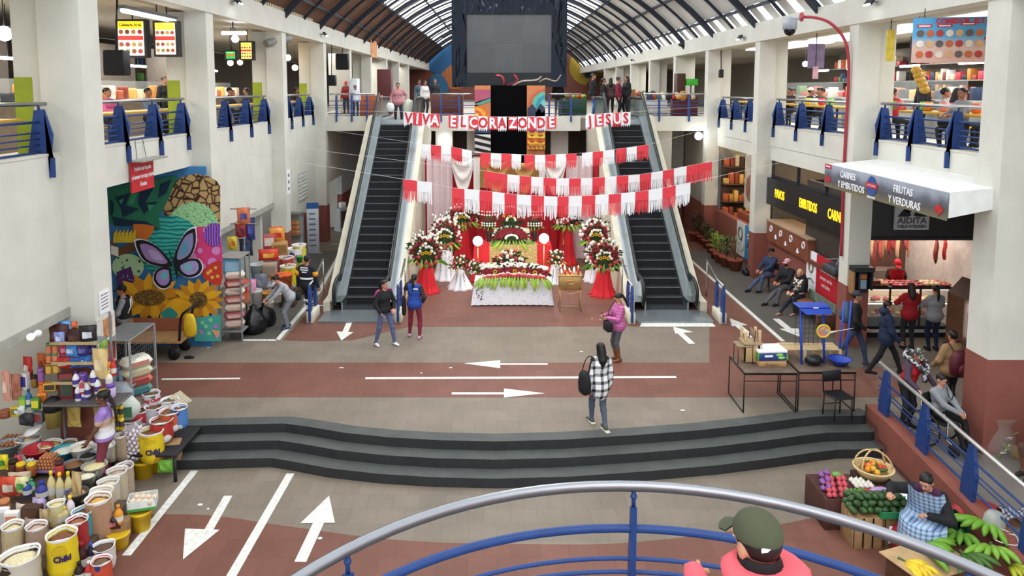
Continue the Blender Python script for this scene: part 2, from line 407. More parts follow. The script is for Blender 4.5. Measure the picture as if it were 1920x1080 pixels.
def person(label, loc, rz, H=1.62, top=None, pants=None, shoes=None, skin=SKIN, hair='short', hcol=HAIR, feet=((-.1, 0, 0), (.1, 0, 0)), toes=None,
           hands=((-.26, -.05, .84), (.26, -.05, .84)), lean=0., side=0., twist=0., hz=.92, head=(0, 0), bulk=0., sleeve=True, shorts=False, cap=None, curl=(.5, .5), point=(0, 0),
           h=.017, fem=True, boots=None, mask=None, knee=((-.15, -1, 0), (.15, -1, 0)), elbow=((-.6, .7, -.3), (.6, .7, -.3)), hip=None, wide=1., sl_mat=None, hem=0., group=None, skirt=None, vest=None, pelvis_y=0., neckm=None, legs=True):
 """a figure facing -Y; pose given for 1.7 m and scaled to H"""
 k = H / 1.7; s = k
 T = {0: top, 1: pants, 2: skin, 3: shoes, 4: sl_mat or top, 5: boots or pants, 6: skirt or top, 7: vest or top, 8: neckm or skin}; mats = [T[i] or DARK for i in range(9)]
 pel = Vector((0, pelvis_y, hz)); B = Matrix.Rotation(lean, 3, 'X') @ Matrix.Rotation(side, 3, 'Y') @ Matrix.Rotation(twist, 3, 'Z')
 if lean: pass
 up = lambda x, y, z: pel + B @ Vector((x, y, z))
 W = wide; sh = .158 if fem else .185; hw = .088 if fem else .08; b = bulk
 rot = [list(r) for r in B]
 pr = [('e', tuple(pel + Vector((0, .0, .0))), ((.165 if fem else .15) * W + b * .3, (.118 + b * .3) * W, .125), None, 1),
          ('e', tuple(up(0, 0, .15)), ((.135 if fem else .145) * W + b, .1 * W + b, .15), rot, 0), ('e', tuple(up(0, 0, .33)), ((.15 if fem else .168) * W + b, .108 * W + b, .17), rot, 0),
          ('c', tuple(up(-sh + .05, .01, .455)), tuple(up(sh - .05, .01, .455)), .062 + b * .6, .062 + b * .6, 0), ('c', tuple(up(0, .012, .48)), tuple(up(0, -.004, .6)), .053, .048, 8)]
 if fem: pr += [('e', tuple(up(-.07, -.085, .33)), (.06, .05, .06), None, 0), ('e', tuple(up(.07, -.085, .33)), (.06, .05, .06), None, 0)]
 if hem: pr.append(('c', tuple(up(0, 0, .08)), tuple(up(0, .005, -hem)), .15 * W + b * .7, .16 * W + b, 0)); pr[-1] = ('e', tuple(up(0, 0, -hem / 2 + .05)), (.172 * W + b, .13 * W + b, .08 + hem), rot, 0)
 wr = []
 for i, sd in enumerate((-1, 1)):
  S0 = up(sd * sh * (1 + .1 * (W - 1)), .012, .45); el, wv = ik(S0, hands[i], .285, .25, elbow[i]); wr.append((el, wv))
  ra = .05 + b * .7
  pr += [('c', tuple(S0), tuple(el), ra, .042 + b * .6, 4 if sleeve else (4)), ('c', tuple(el), tuple(wv), .041 + b * .6, .029 + b * .5, 4 if sleeve is True else 2)]
  if sleeve == 0: pr[-2] = ('c', tuple(S0), tuple(S0.lerp(el, .55)), ra + .006, .05 + b, 4); pr.insert(-1, ('c', tuple(S0), tuple(el), .043, .037, 2)); pr[-1] = ('c', tuple(el), tuple(wv), .037, .027, 2)
 for i, sd in enumerate((-1, 1)):
  if not legs: break
  h0 = pel + Vector((sd * hw, 0, -.02)); an = Vector(feet[i]) + Vector((0, 0, .085)); kn, an = ik(h0, an, .43, .405, knee[i])
  tz = Vector(toes) if toes else Vector((sd * .1, -1, 0)); tz.z = tz.z if toes else 0; tz.normalize()
  pr += [('c', tuple(h0), tuple(kn), (.088 if fem else .08) * (W * .5 + .5), .06, 1), ('c', tuple(kn.lerp(an, .0)), tuple(kn.lerp(an, .3)), .058, .057, 1), ('c', tuple(kn.lerp(an, .3)), tuple(an), .057, .042, 5)]
  if shorts: pr[-1] = ('c', tuple(kn.lerp(an, .2)), tuple(an), .05, .035, 2)
  f0 = an + Vector((0, 0, -.04)) - tz * .035
  pr += [('c', tuple(f0), tuple(f0 + tz * .19 + Vector((0, 0, -.012))), .043, .034, 3)]
 if skirt: pr += [('e', (0, pelvis_y, hz - .16), (.2 * W, .16 * W, .25), None, 6)]
 mb = sdf_mb(pr, h / k, mats, .035)
 hc = up(0, -.012, .672); HM = Matrix.Translation(hc) @ (B.to_4x4() if abs(lean) < .3 else Matrix.Rotation(lean * .5, 4, 'X')) @ RZ(head[1]) @ RX(-head[0])
 mb.merge(head_mb(skin), HM)
 for i, sd in enumerate((-1, 1)):
  el, wv = wr[i]; zax = (el - wv).normalized(); xa = Vector((1, 0, 0)) if abs(zax.x) < .9 else Vector((0, -1, 0))
  y = zax.cross(xa).normalized(); x = y.cross(zax)
  if i == 0 and abs(zax.z) > .6: y, x = (lambda q: (q, q.cross(zax)))(Vector((.8, -.6, 0)) - zax * Vector((.8, -.6, 0)).dot(zax))
  if i == 1 and abs(zax.z) > .6: y, x = (lambda q: (q, q.cross(zax)))(Vector((-.8, -.6, 0)) - zax * Vector((-.8, -.6, 0)).dot(zax))
  # palms turn towards the body, thumbs to the front
  Mh = Matrix(((x.x, -y.x, zax.x, wv.x), (x.y, -y.y, zax.y, wv.y), (x.z, -y.z, zax.z, wv.z), (0, 0, 0, 1)))
  mb.merge(hand_mb(skin, curl[i], 1 if i == 1 else -1, bool(point[i])), Mh)
 Sc = Matrix.Diagonal((k, k, k, 1)); mb.v = [tuple(Sc @ Vector(p)) for p in mb.v]
 o = solo('person', mb, label, 'person', loc, rz, group)
 if hair:
  hm = MB().merge(hair_mb('crop' if cap else hair, hcol), Sc @ HM); part('hair', hm, o)
 if cap:
  cm = MB().merge(cap_mb(*cap), Sc @ HM); part('cap', cm, o)
 if mask:
  mm = MB(); mm.ell((0, -.06, -.05), (.058, .055, .045), mask, 10, 6, None); part('face_mask', MB().merge(mm, Sc @ HM), o)
 PK[o.name] = k
 return o
def onp(o, p):
 """a point on a figure (1.7 m pose space) to the place"""
 return Matrix.Translation(o.location) @ RZ(o.rotation_euler.z) @ (Vector(p) * PK[o.name])
# ================================================================ THE SETTING
XL, XR = -6.85, 8.35
GZ = -.5                                                       # the lower floor in front of the steps
PAINT = P('dcdcd4', .6, var=.18, scale=14.)
TILE = tilemat('brown_floor_tile', '82776a', '7b7063', '676057', .42, .42)
REDT = tilemat('red_floor_tile', '784f43', '70493d', '5c3f37', .42, .42)
GREYF = tilemat('grey_floor_cement', '5f5b55', '5a5751', '4f4c48', 1.4, 1.4)
fl = MB()
EDGE0 = [(300, 790), (365, 786), (480, 783), (545, 782), (600, 789), (660, 799), (740, 807), (830, 812), (930, 814), (1050, 811), (1180, 803), (1300, 794), (1400, 783), (1470, 774), (1520, 769), (1600, 768), (1665, 767)]
E0 = [p for p in (onz(x, y) for x, y in EDGE0) if p.x < 7.02] + [Vector((7.04, 13.96, 0))]
ED = [Vector((-15, E0[0].y, 0))] + E0 + [Vector((7.06, 13.55, 0)), Vector((17, 13.55, 0))]
for i in range(len(ED) - 1): fl.face([(ED[i].x, ED[i].y, 0), (ED[i + 1].x, ED[i + 1].y, 0), (ED[i + 1].x, 78, 0), (ED[i].x, 78, 0)], TILE)
for i in (0,): fl.face([ED[0], ED[1], ED[1] + Vector((0, 0, -.6)), ED[0] + Vector((0, 0, -.6))][::-1], TILE)
fl.box(-15, 17, -3, 14.2, GZ - .12, GZ, TILE)
def fz(pts, z, mat, dz): fl.face([onz(x, y, z) + Vector((0, 0, dz)) for x, y in pts][::-1], mat)
# red bands and lanes of the floor
fl.face([(-15, onz(960, 745).y, .002), (XR + .2, onz(960, 745).y, .002), (XR + .2, onz(960, 680).y, .002), (-15, onz(960, 680).y, .002)], REDT)
fz([(585, 640), (660, 638), (767, 613), (1207, 612), (1345, 613), (1345, 470), (1240, 380), (700, 380), (600, 560), (530, 638)], 0, REDT, .003)
fz([(1268, 470), (1462, 640), (1540, 690), (1330, 690), (1330, 613), (1240, 470)], 0, REDT, .0035)
fz([(1279, 470), (1472, 640), (1530, 690), (1740, 690), (1530, 470)], 0, GREYF, .005)
fz([(420, 640), (520, 640), (640, 470), (590, 470)], 0, GREYF, .002)
rl = smoothline([(150, 958), (286, 964), (400, 967), (540, 987), (760, 1014), (1055, 1021), (1200, 1016), (1408, 992), (1500, 976), (1600, 950)][::1] and [(x, y, 0) for x, y in [(150, 958), (286, 964), (400, 967), (540, 987), (760, 1014), (1055, 1021), (1200, 1016), (1408, 992), (1500, 976), (1640, 945), (1780, 915)]])
fz([(p.x, p.y) for p in rl] + [(2100, 1400), (0, 1400)], GZ, REDT, .003)
# white lane paint
def seg(a, b, wpx, z=0., dz=.006):
 a3, b3 = onz(*a, z), onz(*b, z); d = (b3 - a3).normalized(); n = Vector((-d.y, d.x, 0)) * wpx; u = Vector((0, 0, dz))
 fl.face([a3 - n + u, b3 - n + u, b3 + n + u, a3 + n + u], PAINT)
def poly(pts, z=0., dz=.008): fz(pts, z, PAINT, dz)
seg((685, 709.5), (1268, 707.5), .055); seg((303, 711.5), (450, 710), .04)
seg((938, 683), (1027, 683), .045); poly([(870, 682), (938, 691), (938, 676)])
seg((847, 738), (945, 738), .055); poly([(1022, 738), (945, 746), (945, 729)][::-1])
seg((655, 605), (646, 626), .075); poly([(631, 622), (663, 623), (640, 639)][::-1])
seg((1268, 618), (1298, 645), .08); poly([(1262, 613), (1266, 626), (1300, 623)])
seg((1378, 606), (1411, 633), .09); poly([(1368, 597), (1372, 612), (1402, 610)])
seg((1455, 598), (1480, 618), .09); poly([(1461, 617), (1500, 632), (1497, 616)])
seg((1275, 470), (1468, 640), .055); seg((455, 638), (520, 638), .06); seg((520, 638), (598, 548), .06); seg((590, 573), (640, 573), .04)
seg((598, 548), (640, 470), .06); seg((622, 458), (655, 458), .05)
seg((365, 883), (237, 1042), .065, GZ); seg((545, 888), (433, 1082), .07, GZ)
seg((428, 930), (388, 1000), .07, GZ); poly([(347, 992), (412, 994), (343, 1050)][::-1], GZ)
seg((600, 975), (563, 1054), .085, GZ); poly([(563, 982), (628, 981), (617, 930)], GZ)
poly([(1203, 606), (1336, 606), (1342, 613), (1199, 613)][::-1])
for x, y, z in [(390, 652, 0), (1090, 660, 0), (845, 690, 0), (790, 700, 0), (1125, 600, 0), (1110, 598, 0), (600, 1010, GZ), (390, 955, GZ), (375, 947, GZ), (1455, 648, 0), (640, 690, 0), (1280, 770, 0)]:
 p = onz(x, y, z); fl.ell(p + Vector((0, 0, .008)), (U(.02, .07), U(.02, .04), .008), PWHITE, 6, 3)
struct('floor', fl)

# three dark curved steps down to the lower floor
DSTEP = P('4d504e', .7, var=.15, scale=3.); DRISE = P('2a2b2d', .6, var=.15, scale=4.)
sp_ = MB()
def shift(k, d):
 out = []
 for i, p in enumerate(E0):
  a, b = E0[max(0, i - 1)], E0[min(len(E0) - 1, i + 1)]; t = (b - a).normalized(); out.append(p + Vector((t.y, -t.x, 0)) * d)
 return out
def strip(A, B, za, zb, mat):
 for i in range(len(A) - 1):
  sp_.face([(A[i].x, A[i].y, za), (B[i].x, B[i].y, zb), (B[i + 1].x, B[i + 1].y, zb), (A[i + 1].x, A[i + 1].y, za)], mat)
offs = [0, .3, .62, .94]
rows = [shift(0, o) for o in offs]
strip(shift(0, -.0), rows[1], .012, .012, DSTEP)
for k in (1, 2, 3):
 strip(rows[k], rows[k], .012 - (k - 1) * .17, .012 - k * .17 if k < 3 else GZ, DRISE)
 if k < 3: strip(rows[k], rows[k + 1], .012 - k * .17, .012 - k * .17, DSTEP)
struct('floor_steps', sp_)

# pillars, parapets, beams, ceilings
GREEN = P('98a82c', .6, var=.1, scale=3.)
LP = [6.2, 12.4, 17.8, 24.05, 29.75, 35., 40.8, 46.6, 52.4, 58.2]; RP = [6.5, 12.3, 17.45, 23.95, 29.75, 35.2, 41., 46.8, 52.6, 58.4]
for i, y in enumerate(LP[1:]):
 b = MB(); low = 0 if y < 30 else 5; W_ = .7 if y < 13 else .52; D_ = .6 if y < 13 else .45
 b.box(XL - W_, XL, y, y + D_, -.5 if y < 13 else low, 7.99, CREAM)
 if y < 30: b.box(XL - W_ - .005, XL + .005, y - .005, y + D_ + .005, -.5 if y < 13 else 0, 1.5 if y < 13 or y > 20 else .02, REDW)
 b.box(XL - W_ - .5, XL - W_, y + .12, y + .45, 5, 7.99, CREAM)
 if y < 30: b.box(XL - W_ - .505, XL - W_ - .2, y + .115, y + .455, 5, 6.38, GREEN)
 struct('pillar_left', b)
for i, y in enumerate(RP[1:]):
 b = MB(); low = 0 if y < 30 else 5; W_ = .7 if y < 13 else .52; D_ = .6 if y < 13 else .45
 b.box(XR, XR + W_, y, y + D_, -.5 if y < 13 else low, 7.72, CREAM)
 if y < 30: b.box(XR - .005, XR + W_ + .005, y - .005, y + D_ + .005, -.5 if y < 13 else 0, 1.6 if y < 13 else 1.5, REDW)
 b.box(XR + W_, XR + W_ + .42, y + .12, y + .45, 5, 7.72, CREAM)
 struct('pillar_right', b)
SLAB = P('cfccbf', .8, var=.08, scale=2.)
for side, ps, X, bz in (('left', LP, XL, 7.98), ('right', RP, XR, 7.68)):
 sg = -1 if side == 'left' else 1
 b = MB(); b.box(*sorted((X - sg * .03, X + sg * .45)), 5, 76, bz, bz + .66 if side == 'left' else bz + .6, CREAM); struct('wall_%s_beam' % side, b)
 for k in range(5):
  y0, y1 = ps[k] + .45, ps[k + 1]
  pt = 5.1 if sg < 0 else 4.98
  b = MB(); b.box(*sorted((X + sg * .43, X + sg * .65)), y0, y1, 4.35, pt, CREAM)
  b.box(*sorted((X + sg * .42, X + sg * .7)), y0, y1, pt, pt + .04, SLAB); struct('wall_%s_parapet' % side, b)
 b = MB(); b.box(*sorted((X + sg * .6, X + sg * 8)), 3, 30, 4.36, 4.9, SLAB); struct('floor_gallery_%s' % side, b)
 b = MB(); b.box(*sorted((X + sg * .4, X + sg * 8)), 3, 76, bz + .05, bz + .2, P('b4b0a4', .8)); struct('ceiling_%s' % side, b)
# far deck of the upper floor and its front edge
b = MB(); b.box(-15, 17, 30.2, 76, 4.5, 5.0, P('8d8478', .7)); struct('floor_upper_deck', b)
for a, c in ((XL, -4.95), (-2.95, 3.35), (5.95, XR)):
 b = MB(); b.box(a, c, 30.0, 30.2, 4.48, 5.06, CREAM); struct('wall_far_deck_edge', b)
# far end of the hall, painted
FARW = P('7d4a3c', .8, var=.1)
b = MB(); b.box(-16, 18, 75.6, 76, 0, 13, FARW)
for (cx, cz, r, c) in ((-5.5, 9.3, 1.9, '2e5f8a'), (-4.2, 7.6, 1.6, 'b06a3a'), (-4.2, 7.6, 1.0, '8f4a30'), (-5.8, 6.6, 1.1, '3b6a8c'), (9.2, 8.4, 2.0, 'a58a2f'), (9.2, 7.9, 1.2, '3d4a55'), (10, 6.6, 1.1, '6a4038')):
 b.ell((cx, 75.58, cz), (r, .03, r), P(c, .8), 20, 8)
struct('wall_far', b)
# vaulted roof on dark ribs, with white daylight strips
def arch(u, lift=0.):
 """u -1..1 across the hall"""
 half = 7.75 + lift * .3; zl, zr = 8.62, 8.3
 z = (zl + zr) / 2 + (zr - zl) / 2 * u + (sqrt(10.7 ** 2 - (7.75 * u) ** 2) - 7.377) * 1.08
 return .75 + u * half, z + lift
UB = [-1, -.93, -.86, -.78, -.7, -.6, -.5, -.4, -.3, -.2, -.1, 0, .1, .2, .3, .41, .52, .63, .72, .8, .87, .94, 1]
ROOF = P('cbc8c2', .7, var=.12, scale=1.2); RUST = P('6b4a3a', .8, var=.25, scale=1.5); SKYL = P('eef4fa', .5, emit=4., var=0)
RIB = P('2b2f3a', .6)
for m_, f_ in ((ROOF, .09), (RUST, .1)):
 nt = m_.node_tree; b_ = nt.nodes['Principled BSDF']; tr = nt.nodes.new('ShaderNodeBsdfTranslucent'); mx = nt.nodes.new('ShaderNodeMixShader'); mx.inputs[0].default_value = f_; ln = b_.inputs['Base Color'].links[0].from_socket
 nt.links.new(ln, tr.inputs['Color']); nt.links.new(b_.outputs[0], mx.inputs[1]); nt.links.new(tr.outputs[0], mx.inputs[2]); nt.links.new(mx.outputs[0], nt.nodes['Material Output'].inputs['Surface']); y0r = 15.
rf = MB(); sk = MB(); ys = []
yy = y0r
while yy < 76: ys.append(yy); yy += 1.18
for j, y in enumerate(ys[:-1]):
 y2 = ys[j + 1]
 for k in range(len(UB) - 1):
  (xa, za), (xb, zb) = arch(UB[k]), arch(UB[k + 1]); um = (UB[k] + UB[k + 1]) / 2
  lit = (-.78 < um < -.30 or .3 < um < .63 or abs(um) < .1)
  m = RUST if um < -.78 else ROOF
  if lit:
   g = .5 if abs(um) > .1 else .75; q = y + (y2 - y) * g
   rf.face([(xa, q, za), (xb, q, zb), (xb, y2, zb), (xa, y2, za)], m); sk.face([(xa, y, za), (xb, y, zb), (xb, q, zb), (xa, q, za)], SKYL)
  elif um > .94 and j % 1 == 0:
   rf.face([(xa, y + .5, za), (xb, y + .5, zb), (xb, y2, zb), (xa, y2, za)], m); sk.face([(xa, y, za), (xb, y, zb), (xb, y + .5, zb), (xa, y + .5, za)], SKYL)
  else: rf.face([(xa, y, za), (xb, y, zb), (xb, y2, zb), (xa, y2, za)], m)
struct('ceiling_vault', rf); sko = struct('window_roof_daylight', sk)
rb = MB()
for j, y in enumerate(ys[::2]):
 r = .1 if j % 2 == 0 else .05
 A = [arch(u, -.06) for u in UB]; B = [arch(u, -.06 - r * 2.2) for u in UB]
 for k in range(len(UB) - 1):
  q = [(A[k], A[k + 1], B[k + 1], B[k])][0]
  for yq in (y - r * .6, y + r * .6): rb.face([(p[0], yq, p[1]) for p in (q if yq < y else q[::-1])], RIB)
  rb.face([(B[k][0], y - r * .6, B[k][1]), (B[k + 1][0], y - r * .6, B[k + 1][1]), (B[k + 1][0], y + r * .6, B[k + 1][1]), (B[k][0], y + r * .6, B[k][1])], RIB)
for u in UB[1:-1:2]:
 x, z = arch(u, -.08); rb.box(x - .04, x + .04, y0r, 75, z - .05, z + .05, RIB)
struct('ceiling_ribs', rb)
# ground-floor walls and openings, left side
b = MB(); b.box(-12, XL - .72, 17.58, 17.8, 0, 4.5, CREAM); struct('wall_left_corridor', b)
b = MB(); b.box(-10.4, -10.2, 12, 18, GZ, 4.5, CREAM); struct('wall_left_inner', b)
for a, c in ((5, 12.4), (18.25, 24.05)):
 b = MB(); b.box(XL - .65, XL - .43, a, c, 2.5, 4.35, CREAM); b.box(XL - .8, XL - .41, a, c, 2.34, 2.5, P('a5a49a', .7)); struct('wall_left_lintel', b)
b = MB(); b.box(-10.5, -10.3, 3, 12, GZ, 4.5, CREAM); b.box(-10.5, XL - .7, 12.7, 12.9, GZ, 4.5, CREAM); struct('wall_left_stall', b)
b = MB(); b.box(-8.7, -8.5, 18, 23.9, 0, 4.5, P('b9c6cd', .7)); b.box(-8.6, XL - .7, 23.5, 23.7, 0, 4.5, CREAM); struct('wall_left_shop', b)
b = MB()
b.box(XL - .65, XL - .43, 24.5, 29.75, 1.5, 4.35, CREAM); b.box(XL - .66, XL - .42, 24.5, 29.75, 0, 1.5, REDW)
b.box(XL - .25, XL - .05, 29.8, 30.2, 0, 4.5, CREAM); b.box(XL - .25, XL - .05, 30.2, 32.9, 2.35, 4.5, CREAM); b.box(XL - .25, XL - .05, 32.9, 40, 1.5, 4.5, P('c6ced2', .7)); b.box(XL - .26, XL - .04, 32.9, 40, 0, 1.5, REDW)
struct('wall_left_far', b)
b = MB(); b.box(XL - 2.2, XL - .26, 33.0, 33.1, 0, 4.5, CREAM); struct('door_1', b)
# right side: brick-red counters between the pillars
for a, c in ((17.9, 23.95), (24.4, 29.75)):
 b = MB(); b.box(XR + .45, XR + .7, a, c, 0, 1.35, REDW); b.box(XR + .45, XR + .7, a, c, 3.9, 4.35, CREAM); struct('wall_right_counter', b)
b = MB(); b.box(11.9, 12.1, 17.6, 31, 0, 4.5, P('4a4540', .8)); b.box(XR + .6, 12, 23.98, 24.2, 0, 4.5, P('6a645c', .8)); b.box(12.2, 12.4, 10, 18, 0, 4.5, CREAM); struct('wall_right_shops', b)
b = MB(); b.box(XR + .1, XR + .3, 30.1, 45, 0, 1.5, REDW); b.box(XR + .1, XR + .3, 30.1, 45, 1.5, 4.5, P('b9b3a4', .7)); struct('wall_right_far', b)
# under the far deck
b = MB(); b.box(-9, 12, 40, 40.2, 0, 4.5, P('6f6660', .8)); b.box(5.0, 8.4, 33.5, 33.7, 0, 1.5, REDW); b.box(5.0, 8.4, 33.5, 33.7, 1.5, 4.5, P('c3bdae', .7)); struct('wall_far_under_deck', b)
for x in (-2.2, 4.1, 6.9, -.9, 2.6):
 b = MB(); b.box(x - .35, x + .35, 30.9, 31.4, 0, 4.5, CREAM); struct('pillar_far', b)
b = MB(); b.box(XR + .2, 13, 76 - 46, 30.1, 0, 4.5, CREAM); struct('wall_right_stub', b)
# upper gallery back walls
b = MB(); b.box(-14.6, -14.4, 3, 76, 5, 8, P('5d564e', .8)); struct('wall_left_gallery', b)
b = MB(); b.box(16.2, 16.4, 3, 76, 5, 8, P('8a857a', .8)); struct('wall_right_gallery', b)
# ramp beside the steps
RAMP = P('77706a', .8, var=.12, scale=3.)
b = MB(); b.ext([(7.28, 13.6, 0.004), (7.28, 6.5, GZ + .01), (14, 6.5, GZ + .01), (14, 13.6, 0.004)], (0, 0, -.1), RAMP); struct('floor_ramp', b)
b = MB(); b.ext([(7.02, 13.7, GZ), (7.02, 6.5, GZ), (7.02, 6.5, GZ + .16), (7.02, 13.0, .2), (7.02, 13.7, .2)], (.26, 0, 0), REDW); struct('wall_ramp_side', b)
# area lamps over the galleries, hall and stalls
for y in (15, 20.5, 26.3): light('AREA', (-10.5, y, 7.7), 60, (1, .95, .85), 2.5); light('AREA', (12, y, 7.5), 55, (1, .97, .92), 2.5)
for y in (35, 45, 58): light('AREA', (-9, y, 7.8), 90, (1, .97, .92), 3); light('AREA', (11, y, 7.6), 90, (1, .97, .92), 3); light('AREA', (.7, y, 9.5), 150, (.95, .98, 1), 5)
light('AREA', (.75, 34, 12.0), 1100, (.95, .98, 1), 1.5, None, 36, 'roof_daylight_fill'); light('AREA', (1, 34, 4.3), 60, (1, .97, .9), 2.5); light('AREA', (-8.3, 15.2, 4.4), 18, (1, .97, .93), 1.5); light('AREA', (10, 15.2, 4.4), 22, (1, .97, .93), 1.5)  # first is a strip lamp added under the crown to brighten the hall
light('AREA', (-7.8, 21, 2.5), 12, (1, .97, .93), .8); light('AREA', (-8.6, 10, 2.5), 25, (1, .95, .88), 1.5)
# ================================================================ escalators
ESTEP = P('26282c', .5, var=.15, scale=12.); ERISE = P('17191d', .6, var=.1); INOX = P('a9b0b2', .28, metal=.9, var=.08, scale=3.); EGL = P('5f7470', .12, alpha=.55, var=0); HANDR = P('1b1d20', .45); CREAM2 = P('d6d0bb', .7, var=.1, scale=2.)
def escalator(x0, x1, label, side):
 """x0..x1 the step band; rises away from the viewer"""
 t = thing('escalator', label, 'escalator', ((x0 + x1) / 2, 20.3, 0)); ox, oy = (x0 + x1) / 2, 20.3
 L = lambda x, y, z: (x - ox, y - oy, z)
 ang = R(34.2); run0, n, rise = 20.9, 24, .2; tread = rise / math.tan(ang); hw = (x1 - x0) / 2
 for i in range(n):
  b = MB(); y = run0 + i * tread; z = .04 + i * rise
  b.box(-hw, hw, y - oy, y - oy + tread + .02, z + rise - .03, z + rise, ESTEP); b.box(-hw, hw, y - oy, y - oy + .03, z, z + rise, ERISE)
  b.box(-hw, hw, y - oy - .003, y - oy + .012, z + rise - .012, z + rise + .002, GREY)
  part('step', b, t)
 yt = run0 + n * tread; zt = .04 + n * rise
 b = MB(); b.box(-hw, hw, 20.3 - oy, run0 - oy, .01, .05, ESTEP); b.box(-hw - .45, hw + .45, 19.25 - oy, 20.3 - oy, .005, .05, P('8f979b', .35, metal=.7, var=.1, scale=9)); part('floor_plate', b, t)
 b = MB(); b.box(-hw, hw, yt - oy, 30.6 - oy, zt - .02, 5.02, INOX); part('landing_plate', b, t)
 # side walls under the rails: truss cladding
 def prof(dz0, dz1, y_a=20.3, y_b=30.4):
  return [(y_a, dz0), (run0 - .1, dz0), (yt, zt + dz0), (y_b, zt + dz0)], [(y_a, dz1), (run0 - .1, dz1), (yt, zt + dz1), (y_b, zt + dz1)]
 def slab(b, xa, xb, lo, hi, mat):
  for i in range(len(lo) - 1):
   q = [(xa - ox, lo[i][0] - oy, lo[i][1]), (xa - ox, lo[i + 1][0] - oy, lo[i + 1][1]), (xa - ox, hi[i + 1][0] - oy, hi[i + 1][1]), (xa - ox, hi[i][0] - oy, hi[i][1])]
   b.ext(q, (xb - xa, 0, 0), mat)
 for sg, xa in ((-1, x0), (1, x1)):
  q = lambda a, c: sorted((xa + sg * a, xa + sg * c))
  b = MB(); lo, hi = prof(.02, .3); slab(b, *q(0, .04), lo, hi, INOX); lo, hi = prof(.27, .31); slab(b, *q(0.0, .34), lo, hi, INOX); part('inner_skirt', b, t)
  b = MB(); lo, hi = prof(.3, .92, 20.15, 30.6); slab(b, *q(.13, .16), lo, hi, EGL); part('balustrade_panel', b, t)
  b = MB(); A = [(19.85, .55), (19.95, .82), (20.3, .94), (run0 - .2, .96), (run0 + .4, 1.2), (yt - .3, zt + .82), (yt + .2, zt + .97), (30.5, zt + .97), (30.75, zt + .85), (30.85, zt + .6)]
  A = [(19.95, .3)] + A + [(30.75, zt + .35)]
  b.tube(smoothline([(xa + sg * .145 - ox, y - oy, z) for y, z in A], 4), .05, HANDR, 8); part('handrail', b, t)
  b = MB()
  if True:
   a, c = q(.34, .52)
   q2 = [(20.2, 0), (27.5, 0), (30.4, 4.3), (30.4, zt + .33), (yt, zt + .33), (run0 - .1, .33), (20.2, .3)]
   b.ext([(a - ox, y - oy, z) for y, z in q2], (c - a, 0, 0), CREAM2)
  part('side_cladding', b, t)
 return t
escalator(-4.3, -3.2, 'left-hand escalator, the one the woman in pink rides down with her bags', -1)
escalator(4.15, 5.3, 'right-hand escalator, rising behind the word Jesus of the paper banner', 1)
def guard(x, y, sg, label):
 """blue steel guard at the foot of an escalator"""
 t = thing('escalator_guard', label, 'guard rail', (x, y, 0))
 b = MB(); b.rbox(-.1, .1, -.15, .55, 0, .3, CREAM2, .02); part('plinth', b, t)
 for dy in (-.1, .5):
  b = MB(); b.ext([(-.03, dy - .11, .3 if dy > 0 else .05), (-.03, dy + .11, .3), (-.03, dy + .11, .75), (-.03, dy + .02, 1.0), (-.03, dy - .06, 1.0), (-.03, dy - .11, .8)], (.06, 0, 0), BLUE); part('plate', b, t)
 b = MB()
 for z in (.45, .6, .75): b.cyl((0, -.1, z), (0, .5, z), .018, None, BLUE, 6)
 part('crossbars', b, t)
 b = MB(); b.tube([(0, -.15, 1.03), (0, .5, 1.05), (0, 1.5, 1.35)], .028, STEEL, 8); b.cyl((0, 1.45, .3), (0, 1.45, 1.33), .02, None, STEEL, 6); part('handrail', b, t)
guard(-4.95, 19.4, -1, 'blue steel guard left of the foot of the left escalator'); guard(-2.62, 19.4, 1, 'blue steel guard between left escalator and the woman in black')
guard(3.55, 19.3, -1, 'blue steel guard behind the woman in the pink puffer jacket'); guard(5.95, 19.3, 1, 'blue steel guard nearest the white lane line')
# ================================================================ big screen over the hall
t = thing('video_screen', 'big dark video screen hung over the hall, blank panel in glossy black frame', 'screen', (.5, 31, 6.24))
GLOSS, nt_, b_ = nodes('glossy_black_wrap'); n_ = nt_.nodes.new('ShaderNodeTexNoise'); n_.inputs['Scale'].default_value = 1.1; n_.inputs['Detail'].default_value = 2; n_.inputs['Distortion'].default_value = .8; nt_.links.new(objco(nt_, (1.6, 1, .5)), n_.inputs['Vector']); bp_ = nt_.nodes.new('ShaderNodeBump'); bp_.inputs['Distance'].default_value = .12; bp_.inputs['Strength'].default_value = 1; nt_.links.new(n_.outputs['Fac'], bp_.inputs['Height']); nt_.links.new(bp_.outputs['Normal'], b_.inputs['Normal']); b_.inputs['Base Color'].default_value = (*lin('20242c'), 1); b_.inputs['Metallic'].default_value = .85; b_.inputs['Roughness'].default_value = .12; b = MB()
b.box(-2.35, -1.73, -.25, .3, 0, 3.62, GLOSS); b.box(1.72, 2.35, -.25, .3, 0, 3.62, GLOSS); b.box(-1.73, 1.72, -.25, .3, 2.95, 3.62, GLOSS); b.box(-1.73, 1.72, -.25, .3, 0, .58, P('121216', .2, spec=.3, bump=.3))
part('frame', b, t)
b = MB(); sc_m = P('55585a', .6, var=.08, scale=2.)
for i in range(3):
 for j in range(2): b.box(-1.73 + i * 1.15, -.582 + i * 1.15, -.2, .2, .58 + j * 1.185, .58 + (j + 1) * 1.185 - .003, P('4a4d4f' if (i + j) % 2 else '47494b', .6, var=.06, scale=3.))
part('panel', b, t)
b = MB(); RS = P('b3283a', .4)
b.tube(smoothline([(-.55, -.26, .5), (-.3, -.26, .45), (-.2, -.26, .25), (-.25, -.26, .05)]), [.1, .08, .07, .06, .07, .08, .09, .09, .09, .08, .07, .05, .03][:13], RS, 6, flat=.1)
